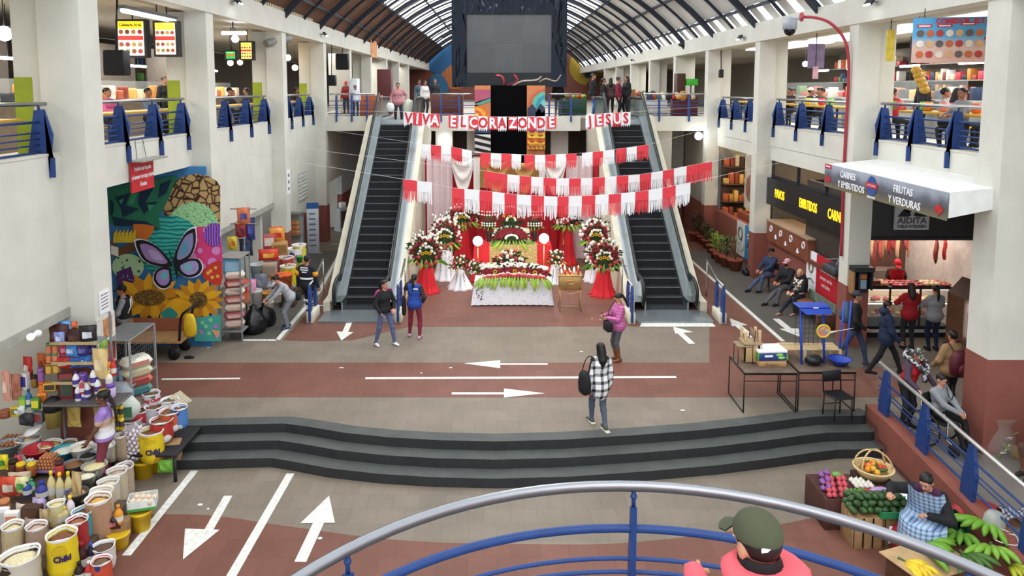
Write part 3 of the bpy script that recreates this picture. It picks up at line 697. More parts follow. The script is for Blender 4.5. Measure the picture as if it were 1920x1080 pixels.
b.tube(smoothline([(.2, -.26, .52), (.35, -.26, .3), (.2, -.26, .15), (-.1, -.26, .05)]), .06, RS, 6, flat=.1); b.tube(smoothline([(.1, -.26, .05), (.5, -.26, .25), (1.1, -.26, .3), (1.3, -.26, .45)]), .07, P('8d7f74', .4), 6, flat=.1)
b.tube(smoothline([(1.2, -.26, .2), (1.5, -.26, .35), (1.9, -.26, .25), (2.1, -.26, .5)]), .05, P('8d7f74', .4), 6, flat=.1); part('decal', b, t)
for x in (-2, 2): b = MB(); b.cyl((x, 0, 3.6), (x, 0, 5.2), .03, None, DARK, 6); part('hanger', b, t)
# painted columns and dark shaft in the middle
def column(x0, x1, label, right):
 b = MB(); b.box(x0, x1, 29.8, 30.3, 3.1 if right else 2.6, 6.3, P('c47a4e', .7)); y = 29.79
 q = lambda px, py: ony(px, py, y)
 def pl(pts, m): b.ext([q(*p) for p in pts], (0, -.01, 0), m)
 if not right:
  pl([(890, 168), (920, 168), (920, 184), (890, 195)], P('a8506a')); pl([(891, 192), (920, 183), (920, 190), (891, 200)], P('4f9c8c'))
  for r, c in ((26, 'd9742e'), (20, 'e8a23c'), (13, 'd9622e'), (7, 'f2d27a')): pl([(891 + max(0, r * cos(a)) , 217 + r * .8 * sin(a)) for a in [(-pi / 2) + k * pi / 10 for k in range(11)]], P(c)); y -= .012
  pl([(890, 236), (920, 236), (920, 252), (890, 252)], P('2e3c58')); pl([(890, 250), (920, 250), (920, 287), (890, 287)], P('e4e2da')); y -= .012
  for k in range(3): pl([(890, 252 + k * 12), (920, 259 + k * 12), (920, 265 + k * 12), (890, 258 + k * 12)], P('1c1c1e'))
 else:
  for r, c in ((30, 'c06040'), (24, '58b096'), (17, '3e8fa8'), (9, '73c3b8')): pl([(1022 - max(0, r * cos(a)), 196 + r * sin(a)) for a in [pi / 2 - k * pi / 12 for k in range(13)]], P(c)); y -= .012
  pl([(989, 204), (998, 195), (1006, 205), (1014, 194), (1022, 203), (1022, 218), (989, 218)], P('32384e')); pl([(1004, 212), (1011, 203), (1016, 212), (1022, 206), (1022, 220), (1004, 220)], P('d0502e')); pl([(989, 217), (1022, 219), (1022, 223), (989, 223)], P('9cc4dc'))
  for k, c in enumerate(('5a2d6a', 'e0a02e', 'f0cc4a', 'd65a2a', 'e8b23a', 'c23a2c')): pl([(989, 238 + k * 6), (997, 244 + k * 6), (1005, 240 + k * 6), (1013, 245 + k * 6), (1022, 240 + k * 6), (1022, 247 + k * 6), (989, 247 + k * 6)], P(c)); y -= .008
  pl([(989, 272), (1022, 272), (1022, 280), (989, 280)], P('e2a63c')); y -= .01
  for k in range(4): pl([(990 + k * 8, 273), (996 + k * 8, 273), (996 + k * 8, 279), (994 + k * 8, 279), (994 + k * 8, 275), (990 + k * 8, 275)], P('8c4a22'))
 solo('painted_column', b, label, 'column')
column(ony(890, 200, 29.8).x, ony(920, 200, 29.8).x, 'painted column left of the dark shaft, orange sun above black and white stripes', 0); column(ony(988, 200, 29.8).x, ony(1022, 200, 29.8).x, 'painted column right of the dark shaft, green arcs above yellow waves', 1)
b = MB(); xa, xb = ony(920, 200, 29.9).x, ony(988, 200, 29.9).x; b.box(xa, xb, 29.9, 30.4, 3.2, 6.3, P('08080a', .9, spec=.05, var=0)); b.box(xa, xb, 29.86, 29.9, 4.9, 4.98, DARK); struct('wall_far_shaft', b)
# ================================================================ railings
def railing(name_label, pts, nplates, side, grp, top=5.98, plate=True, base=5.15):
 """galvanised handrail on blue cut plates; pts two ends on the parapet, plates lean out over the hall (side = +1/-1 in X)"""
 a, c = Vector(pts[0]), Vector(pts[1]); t = thing('railing', name_label, 'railing', a, 0, grp); d = c - a; d.z = 0; u = d.normalized(); nrm = Vector((-u.y, u.x, 0)) * side
 L = d.length
 for i in range(nplates):
  p = u * (L * (i + .12) / (nplates - .76)) if nplates > 1 else u * L / 2
  o = -nrm
  b = MB(); q = [(.0, -.35), (.1, -.35), (.1, -.03), (-.3, -.03), (-.3, .1), (-.18, .74), (-.02, .76), (.1, .35)]
  b.ext([p + nrm * (x + .06) + Vector((0, 0, z)) - u * .02 for x, z in q], u * .04, BLUE); part('plate', b, t)
  b = MB(); b.cyl(p - nrm * .05 + Vector((0, 0, .74)), p - nrm * .05 + Vector((0, 0, .83)), .02, None, BLUE, 6); part('bracket', b, t)
 for z, r, m in ((.84, .036, STEEL), (.55, .022, BLUE), (.38, .014, BLUE), (.28, .014, BLUE), (.18, .014, BLUE), (.06, .022, BLUE)):
  b = MB(); b.cyl(Vector((0, 0, z)) - nrm * .06, d + Vector((0, 0, z)) - nrm * .06, r, None, m, 8); part('handrail' if z > .8 else 'crossbar', b, t)
rl_lab = {('l', 0): 'blue plated railing at the left edge of the picture over the stall wall', ('l', 1): 'blue plated railing of the café above the butterfly mural', ('l', 2): 'blue plated railing above the sloping shop awning on the left', ('l', 3): 'blue plated railing left gallery below hanging black speaker',
          ('r', 0): 'blue plated railing cut off by the right edge of the picture', ('r', 1): 'blue plated railing in front of the diners under the food poster', ('r', 2): 'blue plated railing beside the red cable pipe, before the man in the white hat', ('r', 3): 'small blue plated railing between the two right pillars'}
for sd, ps, X in (('l', LP, XL), ('r', RP, XR)):
 for k in range(4):
  if (sd, k) == ('r', 0): continue
  y0, y1 = ps[k] + .5, ps[k + 1] - .02
  railing(rl_lab[sd, k], [(X + (.5 if sd == 'r' else -.5), y0 + .1, 5.0 if sd == 'r' else 5.1), (X + (.5 if sd == 'r' else -.5), y1 - .1, 5.0 if sd == 'r' else 5.1)], 4, 1 if sd == 'r' else -1, None)
def flat_rail(label, x0, x1, y, n):
 t = thing('railing', label, 'railing', (x0, y, 5.06)); L = x1 - x0
 for z, r, m in ((.9, .035, STEEL), (.62, .016, BLUE), (.45, .012, BLUE), (.35, .012, BLUE), (.12, .016, BLUE)):
  b = MB(); b.cyl((0, 0, z), (L, 0, z), r, None, m, 8); part('handrail' if z > .8 else 'crossbar', b, t)
 for i in range(n):
  x = L * (i + .5) / n; b = MB(); b.ext([(x - .03, -.12, -.2), (x - .03, -.02, -.2), (x - .03, -.02, .0), (x - .03, .1, 0), (x - .03, .06, .85), (x - .03, -.06, .85), (x - .03, -.12, .45)], (.06, 0, 0), BLUE); part('post', b, t)
flat_rail('far deck railing left of the left escalator', XL + .1, -4.9, 30.05, 3); flat_rail('far deck railing between left escalator and the painted sun column', -2.6, -.45, 30.05, 3)
flat_rail('far deck railing between the painted wave column and right escalator', 1.65, 3.4, 30.05, 2); flat_rail('far deck railing right of right escalator', 5.9, XR - .05, 30.05, 2)
# curved railing of the stair landing in front of the viewer
t = thing('landing_railing', 'curved railing in front of the viewer, steel handrail over blue bars and posts', 'railing', (.68, 2.0, 2.95))
def arcpts(z, r, a0=-35, a1=215, n=60): return [Vector((r * cos(R(a0 + (a1 - a0) * k / n)), r * sin(R(a0 + (a1 - a0) * k / n)), z)) for k in range(n + 1)]
for z, rr, nm, m in ((1.03, .03, 'handrail', P('9c9da2', .3, metal=1., var=.03)), (.78, .024, 'crossbar', BLUE), (.6, .0125, 'crossbar', BLUE), (.52, .0125, 'crossbar', BLUE), (.44, .0125, 'crossbar', BLUE), (.2, .022, 'crossbar', BLUE)):
 b = MB(); b.tube(arcpts(z, 1.985), rr, m, 10); part(nm, b, t)
for ang in (-6, 40, 87.5, 135, 186):
 d = Vector((cos(R(ang)), sin(R(ang)), 0)); n_ = Vector((-d.y, d.x, 0)); b = MB()
 b.ext([d * (1.985 + x) + n_ * -.016 + Vector((0, 0, z)) for x, z in ((-.03, 0), (.08, 0), (.08, .55), (.025, .9), (-.03, .92))], n_ * .032, BLUE)
 b.cyl(d * 1.985 + Vector((0, 0, .9)), d * 1.985 + Vector((0, 0, 1.01)), .012, None, BLUE, 8); b.ell(d * 1.985 + Vector((0, 0, .97)), .02, BLUE, 8, 5); part('post', b, t)
b = MB(); b.lathe([(2.1, -.2), (2.1, 0), (0.01, 0)], P('8b847a', .7), 48, (.68, 2.0, 2.95)); struct('floor_landing', b)
# railing along the ramp
t = thing('ramp_railing', 'sloping railing along the ramp, pale handrail over four blue posts', 'railing', (7.15, 13.3, 0.2))
zs = lambda y: -.07 * (13.3 - y) - .01
for z, rr, nm, m in ((.9, .032, 'handrail', P('d6d6d2', .3, metal=.6)), (.62, .018, 'crossbar', BLUE), (.46, .012, 'crossbar', BLUE), (.38, .012, 'crossbar', BLUE), (.18, .018, 'crossbar', BLUE)):
 b = MB(); b.cyl((0, .2, z), (0, -6.8, z + zs(6.5)), rr, None, m, 8); part(nm, b, t)
for y in (13.2, 11.95, 10.7, 9.4, 8.1):
 b = MB(); z0 = zs(y); b.ext([(-.03, y - 13.3 + a, z0 + z) for a, z in ((-.02, -.28), (.1, -.28), (.1, 0), (.24, .02), (.22, .3), (.1, .84), (-.02, .84), (-.1, .4))], (.06, 0, 0), BLUE)
 b.cyl((0, y - 13.25, z0 + .8), (0, y - 13.25, z0 + .9), .015, None, BLUE, 6); part('post', b, t)
# low stepped iron rail fixed to the ramp wall
b = MB(); pts = [(6.98, 13.6, .25), (6.98, 13.6, -.02), (6.98, 13.2, -.02), (6.98, 13.2, -.2), (6.98, 12.85, -.2), (6.98, 12.85, -.38), (6.98, 11.5, -.44)]
b.tube(pts, .012, DARK, 6); solo('stair_rail', b, 'thin dark stepped iron bar fixed to the ramp wall beside the black steps', 'rail')
# ================================================================ festive paper banners
PRED = P('e2414c', .8, var=.05); PWH = P('f1f1f4', .8, var=.03); LRED = P('c8323e', .8, var=.05)
def interp(tab, x):
 if x <= tab[0][0]: return tab[0][1]
 for (a, b), (c, d) in zip(tab, tab[1:]):
  if x <= c: return b + (d - b) * (x - a) / (c - a)
 return tab[-1][1]
def bunting(label, Y, flags, tops, hpx, letters=None, ends=None, name='paper_bunting'):
 o3 = ony(flags[0][0], tops[0][1], Y); t = thing(name, label, 'banner', o3)
 for i, (xa, xb, col) in enumerate(flags):
  ya, yb = interp(tops, xa), interp(tops, xb); h = interp(hpx, (xa + xb) / 2)
  A, B = ony(xa, ya, Y) - o3, ony(xb, yb, Y) - o3; C_ = ony(xa, ya + h, Y) - o3; hz_ = A.z - C_.z; m = PRED if col == 'r' else PWH; b = MB(); ux = B - A; tw = U(-.02, .02)
  P3 = lambda u, v, dy=0: A + ux * u + Vector((U(-.004, .004), tw * u + dy + sin(u * 5) * .008, -hz_ * v))
  if letters:
   n = 5; b.add([P3(0, 0), P3(1, 0), P3(1, .8), P3(0, .8)], [(0, 3, 2, 1)], m)
   pts = []
   for k in range(n):
    u0, u1 = k / n, (k + 1) / n; tip = .98 if letters[i] not in 'EICRZ' else .9
    if letters[i] in 'VU' and col == 'w': tip = .8 + .22 * abs((k - 2) / 2) ** 1
    b.add([P3(u0, .8), P3(u1, .8), P3((u0 + u1) / 2, tip)], [(0, 2, 1)], m)
   part('pennant', b, t); c = (A + B) / 2 + Vector((0, -.025, -hz_ * .44)); lb = MB()
   M = mat4(ux, (0, 0, 1), None, c)
   lb.text(letters[i], hz_ * .95, M, LRED if col == 'w' else PWH, .8, .004, bold=.016); part('letter', lb, t)
   continue
  sol = U(.38, .5); b.add([P3(0, 0), P3(1, 0), P3(1, sol), P3(0, sol)], [(0, 3, 2, 1)], m)
  n = 10
  for k in range(n):
   u0, u1 = k / n + .008, (k + 1) / n - .012; e = U(.86, 1.04); dx = U(-.035, .035); dy = U(-.03, .03)
   b.add([P3(u0, sol - .01), P3(u1, sol - .01), P3(u1 + dx * .4, (sol + e) / 2, dy * .5), P3(u0 + dx * .4, (sol + e) / 2, dy * .5), P3(u0 + dx + .015, e, dy), P3(u1 + dx - .015, e, dy)], [(0, 3, 2, 1), (3, 4, 5, 2)], m)
  part('pennant', b, t)
 b = MB(); xs = [f[0] for f in flags] + [flags[-1][1]]; L = [ony(x, interp(tops, x), Y) - o3 + Vector((0, .004, 0)) for x in xs]
 a, c = ends; b.tube([Vector(a) - o3] + L + [Vector(c) - o3], .004, PWH, 4); part('string', b, t)
 return t
let = 'VIVA' 'ELCORAZOND' 'E' 'JESUS'
xs0 = [757, 774, 790, 807, 841, 860, 879, 897, 915, 933, 953, 971, 989, 1006, 1026, 1098, 1115, 1132, 1149, 1165]; cs0 = 'wrwrrwrwrwrwrwrwrwrw'
bunting('red and white paper banner lettered VIVA EL CORAZON DE JESUS across both escalators', 26.6, [(x, x + 17, c) for x, c in zip(xs0, cs0)], [(757, 209), (824, 214), (841, 215), (915, 219), (1006, 219), (1043, 217), (1098, 216), (1140, 212), (1183, 210)], [(757, 29), (1183, 28)], let, ((XL, 26.6, 5.4), (XR, 26.6, 5.6)), 'lettered_banner')
f1 = [(790, 808, 'w'), (808, 827, 'r'), (827, 846, 'w'), (846, 866, 'r'), (866, 885, 'w'), (901, 919, 'r'), (920, 940, 'w'), (940, 958, 'r'), (959, 977, 'w'), (983, 1002, 'r'), (1003, 1022, 'w'), (1023, 1042, 'r'), (1042, 1061, 'w'), (1062, 1081, 'r'), (1091, 1111, 'w'), (1112, 1131, 'r'), (1132, 1152, 'w'), (1155, 1174, 'r'), (1175, 1194, 'w'), (1195, 1216, 'r')]
bunting('uppermost fringed red and white paper bunting, hung in front of the gold swags', 24.8, f1, [(790, 270), (845, 275), (885, 283), (900, 286), (960, 289), (1010, 291), (1060, 289), (1091, 287), (1131, 283), (1175, 277), (1216, 271)], [(790, 30), (1216, 28)], None, ((XL, 24.8, 5.0), (XR, 24.8, 5.2)))
x2 = [908, 929, 951, 974, 996, 1019, 1043, 1067, 1089, 1111, 1134, 1156, 1178, 1200, 1221, 1243, 1264, 1287, 1309, 1335]
bunting('middle fringed paper bunting, ending in two red flags by the right pillar', 21.6, list(zip(x2, x2[1:], 'rrwrwrwrwrwrwrwrwrr')), [(908, 320), (950, 327), (1000, 332), (1050, 335), (1100, 334), (1150, 331), (1200, 327), (1240, 321), (1270, 315), (1300, 309), (1335, 303)], [(908, 36), (1100, 34), (1335, 37)], None, ((XL, 21.6, 4.6), (XR, 21.6, 4.5)))
f3 = [(756, 782, 'r'), (782, 810, 'w')] + list(zip([847, 871, 899, 923, 946, 969, 996, 1020, 1045, 1066, 1091, 1116, 1141, 1165, 1191, 1216, 1242, 1267], [871, 899, 923, 946, 969, 996, 1020, 1045, 1066, 1091, 1116, 1141, 1165, 1191, 1216, 1242, 1267, 1295], 'rwrwrwrwrwrwrwrwrw'))
bunting('lowest fringed paper bunting, its large flags hanging just over the flower altar', 19.8, f3, [(756, 336), (810, 342), (847, 352), (900, 357), (970, 365), (1040, 369), (1100, 367), (1150, 364), (1200, 359), (1240, 353), (1270, 347), (1295, 342)], [(756, 42), (900, 44), (1295, 42)], None, ((XL, 19.8, 4.5), (XR, 19.8, 4.4)))
# ================================================================ draped backdrop of the altar
BY = 26.4; t = thing('altar_backdrop', 'tall draped backdrop behind the altar, red and pale pink curtains with swags', 'backdrop', (0.4, BY, 0))
CRED = P('b81f2c', .75, var=.1); CPINK = P('d9c3c4', .8, var=.05); CWH = P('e6e0da', .8, var=.04); CGOLD = P('b48a4c', .55, var=.12)
def curtain(x0, x1, z0, z1, m, nm='curtain', dy=0., fr=26., amp=.05):
 b = MB(); b.grid(lambda u, v: Vector((x0 + (x1 - x0) * u - .4, dy + amp * sin((x0 + (x1 - x0) * u) * fr) + .02 * sin(u * 40), z0 + (z1 - z0) * v)), max(8, int((x1 - x0) * 28)), 2, m); part(nm, b, t)
q = lambda px, py=300: ony(px, py, BY).x
zt = ony(800, 292, BY).z
curtain(q(800), q(848), .1, zt, CPINK); curtain(q(1062), q(1112), .1, zt, CPINK); curtain(q(848), q(1064), .05, zt - .3, CRED, dy=.1, fr=20); curtain(q(796), q(801), .1, zt, CRED, dy=.05)
curtain(q(1104), q(1128), 1.7, zt, CRED, dy=.08)
def swag(xa, xb, za, drop, m, nm='swag', dy=-.12, rows=6):
 b = MB()
 def fn(u, v):
  w_ = 4 * u * (1 - u); z = za - (.12 + .88 * v) * drop * w_ - .1 * v; return Vector((xa + (xb - xa) * u - .4, dy - .07 * sin(v * rows * 2.6) * w_ - .03, z))
 b.grid(fn, 16, rows * 4, m); part(nm, b, t)
swag(q(846), q(890), zt - .05, 1.25, CWH); swag(q(905), q(958), zt - .1, 1.2, CGOLD); swag(q(958), q(1008), zt - .1, 1.2, CGOLD); swag(q(1018), q(1062), zt - .05, 1.25, CWH)
curtain(q(888), q(900), zt - 2.0, zt - .05, CWH, 'tail', -.15, 40, .04); curtain(q(1010), q(1022), zt - 2., zt - .05, CWH, 'tail', -.15, 40, .04); curtain(q(900), q(1012), zt - 1.15, zt - .3, CGOLD, 'curtain', -.02, 30, .03)
b = MB(); b.cyl((q(796) - .4, .1, zt), (q(1128) - .4, .1, zt), .03, None, DARK, 6); part('pole', b, t)
for x in (q(798), q(1112)): b = MB(); b.cyl((x - .4, .12, 0), (x - .4, .12, zt), .03, None, DARK, 6); part('post', b, t)
# ================================================================ flowers
FW = P('eeeade', .7, var=.06, scale=30); FR = P('7a1420', .7, var=.2, scale=30); FP = P('c8424a', .65, var=.15, scale=30); FY = P('eab020', .7, var=.1); FBR = P('3a2414', .8); FG = P('2f4a24', .7, var=.25, scale=12); FL = P('8fae38', .5, var=.2, scale=9); FL2 = P('5c8a2c', .5, var=.2)
def bloom_mesh(kind):
 if kind in _C: return _C[kind]
 b = MB()
 if kind in ('white_rose', 'red_rose', 'pink_lily'):
  m = {'white_rose': FW, 'red_rose': FR, 'pink_lily': FP}[kind]; b.ell((0, 0, 0), (.75, .6, .75), m, 7, 5)
  for k in range(5):
   a = k * 2 * pi / 5; b.ell((.55 * cos(a), -.1, .55 * sin(a)), (.5, .28, .5), m, 6, 4)
 elif kind == 'sunflower':
  for k in range(10):
   a = k * pi / 5; u, v = Vector((cos(a), 0, sin(a))), Vector((-sin(a), 0, cos(a))); b.ext([u * .35 - v * .16, u * .75 - v * .2, u * 1.1, u * .75 + v * .2, u * .35 + v * .16], (0, -.12, 0), FY)
  b.ell((0, -.1, 0), (.45, .18, .45), FBR, 8, 5)
 elif kind == 'leaf':
  for sgn in (1,): b.grid(lambda u, v: Vector(((u - .5) * .24 * sin(pi * (.08 + .9 * v)), -.35 * sin(v * 2.2) - .06 * abs(u - .5), -v)), 2, 5, FL)
 elif kind == 'green_leaf': b.grid(lambda u, v: Vector(((u - .5) * .3 * sin(pi * (.08 + .9 * v)), -.25 * sin(v * 2.2), -v)), 2, 4, FL2)
 elif kind == 'gladiolus':
  for k in range(6): b.ell((.1 * sin(k * 2.2), -.07 * cos(k * 2.2), k * .13), (.14 - k * .013, .12 - k * .01, .11), FW, 6, 4)
  b.cyl((0, 0, -.4), (0, 0, .9), .02, .01, FG, 5)
 me = b.mesh(kind); _C[kind] = me; return me
def bl(kind, par, p, s, rot=(0, 0, 0)):
 o = bpy.data.objects.new(kind, bloom_mesh(kind)); COL.objects.link(o); o.parent = par; o.location = p; o.scale = (s, s, s); o.rotation_euler = rot; return o
def foliage(par, w_, h_, d, zc, n=60, s=.12):
 b = MB()
 for i in range(n):
  a = U(0, 2 * pi); r = sqrt(U(0, 1)); p = Vector((w_ * r * cos(a), U(-.6, .3) * d * (1.1 - r), zc + h_ * r * sin(a))); t_ = Vector((cos(a) * U(.4, 1), U(-.8, 0), sin(a) * U(.3, 1))).normalized() * s * U(.7, 1.5); n_ = t_.cross(Vector((0, 1, .3))).normalized() * s * .22
  b.face([p, p + t_ * .5 + n_, p + t_, p + t_ * .5 - n_], FG)
 b.ell((0, .02, zc), (w_ * .8, d * .4, h_ * .8), FG, 10, 6); o = part('foliage', b, par)
def arrangement(label, base, w_, h_, style='fan', glads=0, sun=3, leaves=7, grp=None, d=.25):
 """flowers facing the viewer; base = the point the bowl rests on"""
 t = thing('flower_arrangement', label, 'flowers', base, U(-.1, .1), grp); W, H = w_ / 2, h_; zc = H * .42; s = max(.034, min(.054, w_ * .058))
 foliage(t, W * .95, H * .45, d, zc, int(40 + 50 * w_), min(.16, w_ * .17))
 def put(kind, r, a, ss=1., dy=0.): bl(kind, t, (W * r * cos(a), -d * (1.05 - r * r * .8) + dy, zc + H * .55 * r * sin(a)), s * ss, (U(-.3, .1), U(-3, 3), U(-.3, .3)))
 if style == 'fan':
  n = int(13 + w_ * 6)
  for k in range(n): put('white_rose', .96 + U(-.13, .1), -.25 + (pi + .5) * k / (n - 1) + U(-.08, .08), U(.85, 1.2))
  for q, rr in enumerate((.8, .64)):
   m = int(n * rr * 1.1)
   for k in range(m): put('red_rose' if random.random() < .8 else random.choice(['white_rose', 'pink_lily']), rr + U(-.1, .1), -.2 + (pi + .4) * k / (m - 1) + U(-.06, .06), U(.8, 1.15))
  m = 9
  for k in range(m): put('white_rose', .42 + U(-.08, .08), .1 + (pi - .2) * k / (m - 1), U(.75, 1.))
  for k in range(7): put('pink_lily', .45 + U(0, .3), pi + .3 + (pi - .6) * k / 6, 1.1)
  for k in range(sun): bl('sunflower', t, ((k - (sun - 1) / 2) * s * 2.1, -d * 1.15, zc + H * .04 + (k % 2) * s * .5), s * 1.05)
 elif style == 'mound':
  for k in range(int(26 + w_ * 25)):
   put(random.choice(['white_rose', 'white_rose', 'red_rose', 'pink_lily']), sqrt(U(0, 1)), U(0, 2 * pi), .95)
  for k in range(sun): bl('sunflower', t, ((k - (sun - 1) / 2) * s * 2.4, -d * 1.1, zc + H * .15), s)
 elif style == 'tiers':
  for j, (zz, kind) in enumerate(((.95, 'white_rose'), (.8, 'white_rose'), (.66, 'red_rose'), (.55, 'red_rose'), (.42, 'white_rose'), (.32, 'white_rose'))):
   for k in range(6): bl(kind, t, (W * (k - 2.5) / 2.9, -d * (1 - ((k - 2.5) / 3) ** 2 * .6), H * zz), s * .95, (0, U(-3, 3), 0))
 elif style == 'arch':
  n = 22
  for k in range(n): put('white_rose', 1., pi * k / (n - 1), .9, .12)
  for rr in (.85, .7, .55):
   for k in range(int(20 * rr)): put('red_rose', rr, pi * k / (int(20 * rr) - 1))
  for k in range(9): put('white_rose', .32, pi * k / 8, .8)
  for k in range(sun): bl('sunflower', t, (W * .55 * (k - (sun - 1) / 2) / max(1, sun - 1) * 2, -d * 1.2, zc + H * .14 + U(0, .05)), s)
 elif style == 'long':
  n = int(w_ / .06)
  for row, (zz, kind, yy) in enumerate(((.98, 'white_rose', .05), (.86, 'white_rose', -.02), (.74, 'red_rose', -.1), (.62, 'red_rose', -.16), (.5, 'white_rose', -.2), (.38, 'pink_lily', -.22))):
   for k in range(n): u = (k + .5 * (row % 2)) / n * 2 - 1; bl(kind, t, (W * u * (1 - .02 * row), yy, H * (zz - .18 * u * u) + U(-.03, .03)), s * U(.85, 1.15) * (1 if row != 4 else .7), (0, U(-3, 3), 0))
  for u in (-.55, 0.02, .28, .6): bl('sunflower', t, (W * u, -.2, H * (.66 - .15 * u * u)), s * 1.15)
  for k in range(24): u = k / 23 * 2 - 1; bl('leaf', t, (W * u * .95, -.22, H * .36 - .05 * u * u), U(.3, .42), (U(-.25, .15), u * -.5 + U(-.2, .2), U(-.3, .3)))
  return t
 for k in range(leaves): u = k / max(1, leaves - 1) * 2 - 1; bl('leaf' if k % 3 else 'green_leaf', t, (W * u * .75, -d * .7, zc - H * .16), w_ * U(.22, .36), (U(0, .3), -u * 1.15 + U(-.2, .2), U(-.4, .4)))
 for k in range(glads): u = (k + .5) / glads * 2 - 1; bl('gladiolus', t, (W * u * .75, .05, zc + H * .38), w_ * U(.3, .42), (U(-.1, .1), u * .35, 0))
 return t
def pedestal(label, base, h_, r0, r1, mat, printed=False, nf=9):
 t = thing('draped_pedestal', label, 'pedestal', base); b = MB()
 b.lathe([(r1 * 1.25, 0), (r1, .06), (r1 * .82, h_ * .35), (r0 * 1.1, h_ * .75), (r0, h_ - .02), (r0 * .9, h_), (.01, h_ + .002)], mat, 54, (0, 0, 0), fn=lambda a, u: 1 + (.13 * sin(nf * a) + .06 * sin(2.3 * nf * a + 1)) * max(0, 1 - u * 1.25)); part('drape', b, t)
 if printed:
  b = MB()
  for i in range(30):
   a = -pi / 2 + [-.5, 0.05, .55][i % 3] + U(-.1, .1); z = h_ * (.12 + .8 * i / 34); rr = (r1 * .92 + (r0 - r1 * .9) * z / h_) * 1.0 + .015; b.ell((rr * cos(a), rr * sin(a), z), (.02, .006, .028), P('2a2a30', .8), 5, 3, RZ(a).to_3x3() @ RY(U(-1, 1)).to_3x3())
  part('leaf_print', b, t)
 return t
CLW = P('e6e6ec', .8, var=.04); CLR = P('cf1f2b', .7, var=.1)
def onped(lp, la, bpx, toppx, mat, r0, r1, w_, h_, printed=False, **kw):
 g = onz(*bpx); h = ony(bpx[0], toppx, g.y).z; pedestal(lp, g, h, r0, r1, mat, printed); return arrangement(la, g + Vector((0, -.05, h)), w_, h_, **kw)
onped('red draped pedestal beside the woman in the blue vest', 'tall fan of flowers with white gladioli on the front left red pedestal', (800, 547), 500, CLR, .2, .33, 1.05, 1.05, glads=4)
onped('white draped pedestal printed with black leaves, behind front left red one', 'fan of flowers with white gladioli on the taller white pedestal', (836, 522), 468, CLW, .2, .36, 1.05, 1.1, True, glads=4)
onped('red draped pedestal against the red curtain at the left', 'wide flower fan with yellow sunflowers high before the red curtain, left side', (868, 498), 424, CLR, .2, .34, 1.1, .8, leaves=9)
onped('small white pedestal with black leaf print left of the lace table', 'small round posy with a sunflower on the small white pedestal', (863, 540), 504, CLW, .13, .33, .6, .5, True, style='mound', sun=1, leaves=4)
onped('white pedestal with black leaf print right of the lace table', 'small round posy right of the altar behind the candle cabinet', (1042, 530), 495, CLW, .15, .26, .55, .55, True, style='mound', sun=1, leaves=3)
onped('red draped pedestal at the foot of the right escalator', 'flower fan with three sunflowers on the front right red pedestal', (1131, 553), 508, CLR, .2, .34, 1.05, 1.0)
onped('white pedestal with leaf print half behind the front right red one', 'flower fan on the white pedestal behind the front right fan', (1114, 526), 462, CLW, .2, .3, .92, .95, True)
onped('red draped pedestal before pale pink curtain right of altar', 'leafy bouquet half hidden under the lowest bunting, right side', (1062, 494), 424, CLR, .2, .32, 1.0, .4, leaves=11, sun=0, style='mound')
# altar table with red and gold cloths
ay = 23.9; t = thing('altar_table', 'red clothed altar table with gold lace runner behind the white lace table', 'table', (.45, ay, 0)); ah = 1.2
xa, xb = ony(890, 460, ay).x - .45, ony(1032, 460, ay).x - .45
b = MB(); b.loft([[(xa - .12, -.5, 0.02), (xb + .2, -.5, .02), (xb + .2, .5, .02), (xa - .12, .5, .02)], [(xa, -.38, ah), (xb, -.38, ah), (xb, .42, ah), (xa, .42, ah)]], CLR, smooth=False); part('tablecloth', b, t)
b = MB(); x0, x1 = ony(918, 460, ay).x - .45, ony(1006, 460, ay).x - .45; LACE = spotmat('gold_lace', [(0, 'd8c9a4'), (.25, 'b39a62'), (.5, 'a98f55')], 18)
b.grid(lambda u, v: Vector((x0 + (x1 - x0) * u, -.4 - .14 * (1 - v) + .012 * sin(u * 60), .06 + (ah - .05) * v)), 40, 3, LACE); b.box(x0, x1, -.39, .42, ah, ah + .008, LACE); part('runner', b, t)
b = MB(); b.box(-.55, .6, -.1, .35, ah, ah + .42, P('dcd2be', .7)); part('riser', b, t)
arrangement('half round flower bed with white rim on the gold runner of the altar', (.45, ay - .15, ah - .02), 1.15, .58, 'arch', sun=0, leaves=10)
arrangement('dark red flower arch edged in white at the top of the altar', (.44, ay + .1, ah + .46), .86, .72, 'arch', sun=4, leaves=0)
def vase(px, label, la):
 p = ony(px, 455, ay + .2); t = thing('altar_vase', label, 'vase', (p.x, p.y, ah)); b = MB(); b.lathe([(.08, 0), (.09, .02), (.05, .1), (.1, .25), (.07, .33)], P('3a3030', .4), 14); part('body', b, t)
 arrangement(la, (p.x, p.y, ah + .33), .5, .72, 'tiers', leaves=5)
vase(917, 'dark vase on the altar left of the flower arch', 'tiered bouquet in bands of white and dark red left of the arch'); vase(1002, 'dark vase on the altar right of the flower arch', 'tiered bouquet in bands of white and dark red right of the arch')
p = onz(957, 548); t0 = thing('low_stand', 'low gold draped stand between altar and lace table', 'stand', (p.x, 22.7, 0)); b = MB(); b.rbox(-.42, .42, -.2, .25, 0, .62, CGOLD, .03); part('cloth', b, t0)
arrangement('rounded white and dark red bouquet in front of the gold runner', (p.x, 22.55, .62), .98, .66, 'mound', sun=0, leaves=5)
arrangement('small bouquet at the left end of the lace table', (-.62, 21.75, .7), .5, .5, 'mound', sun=1, leaves=3); 
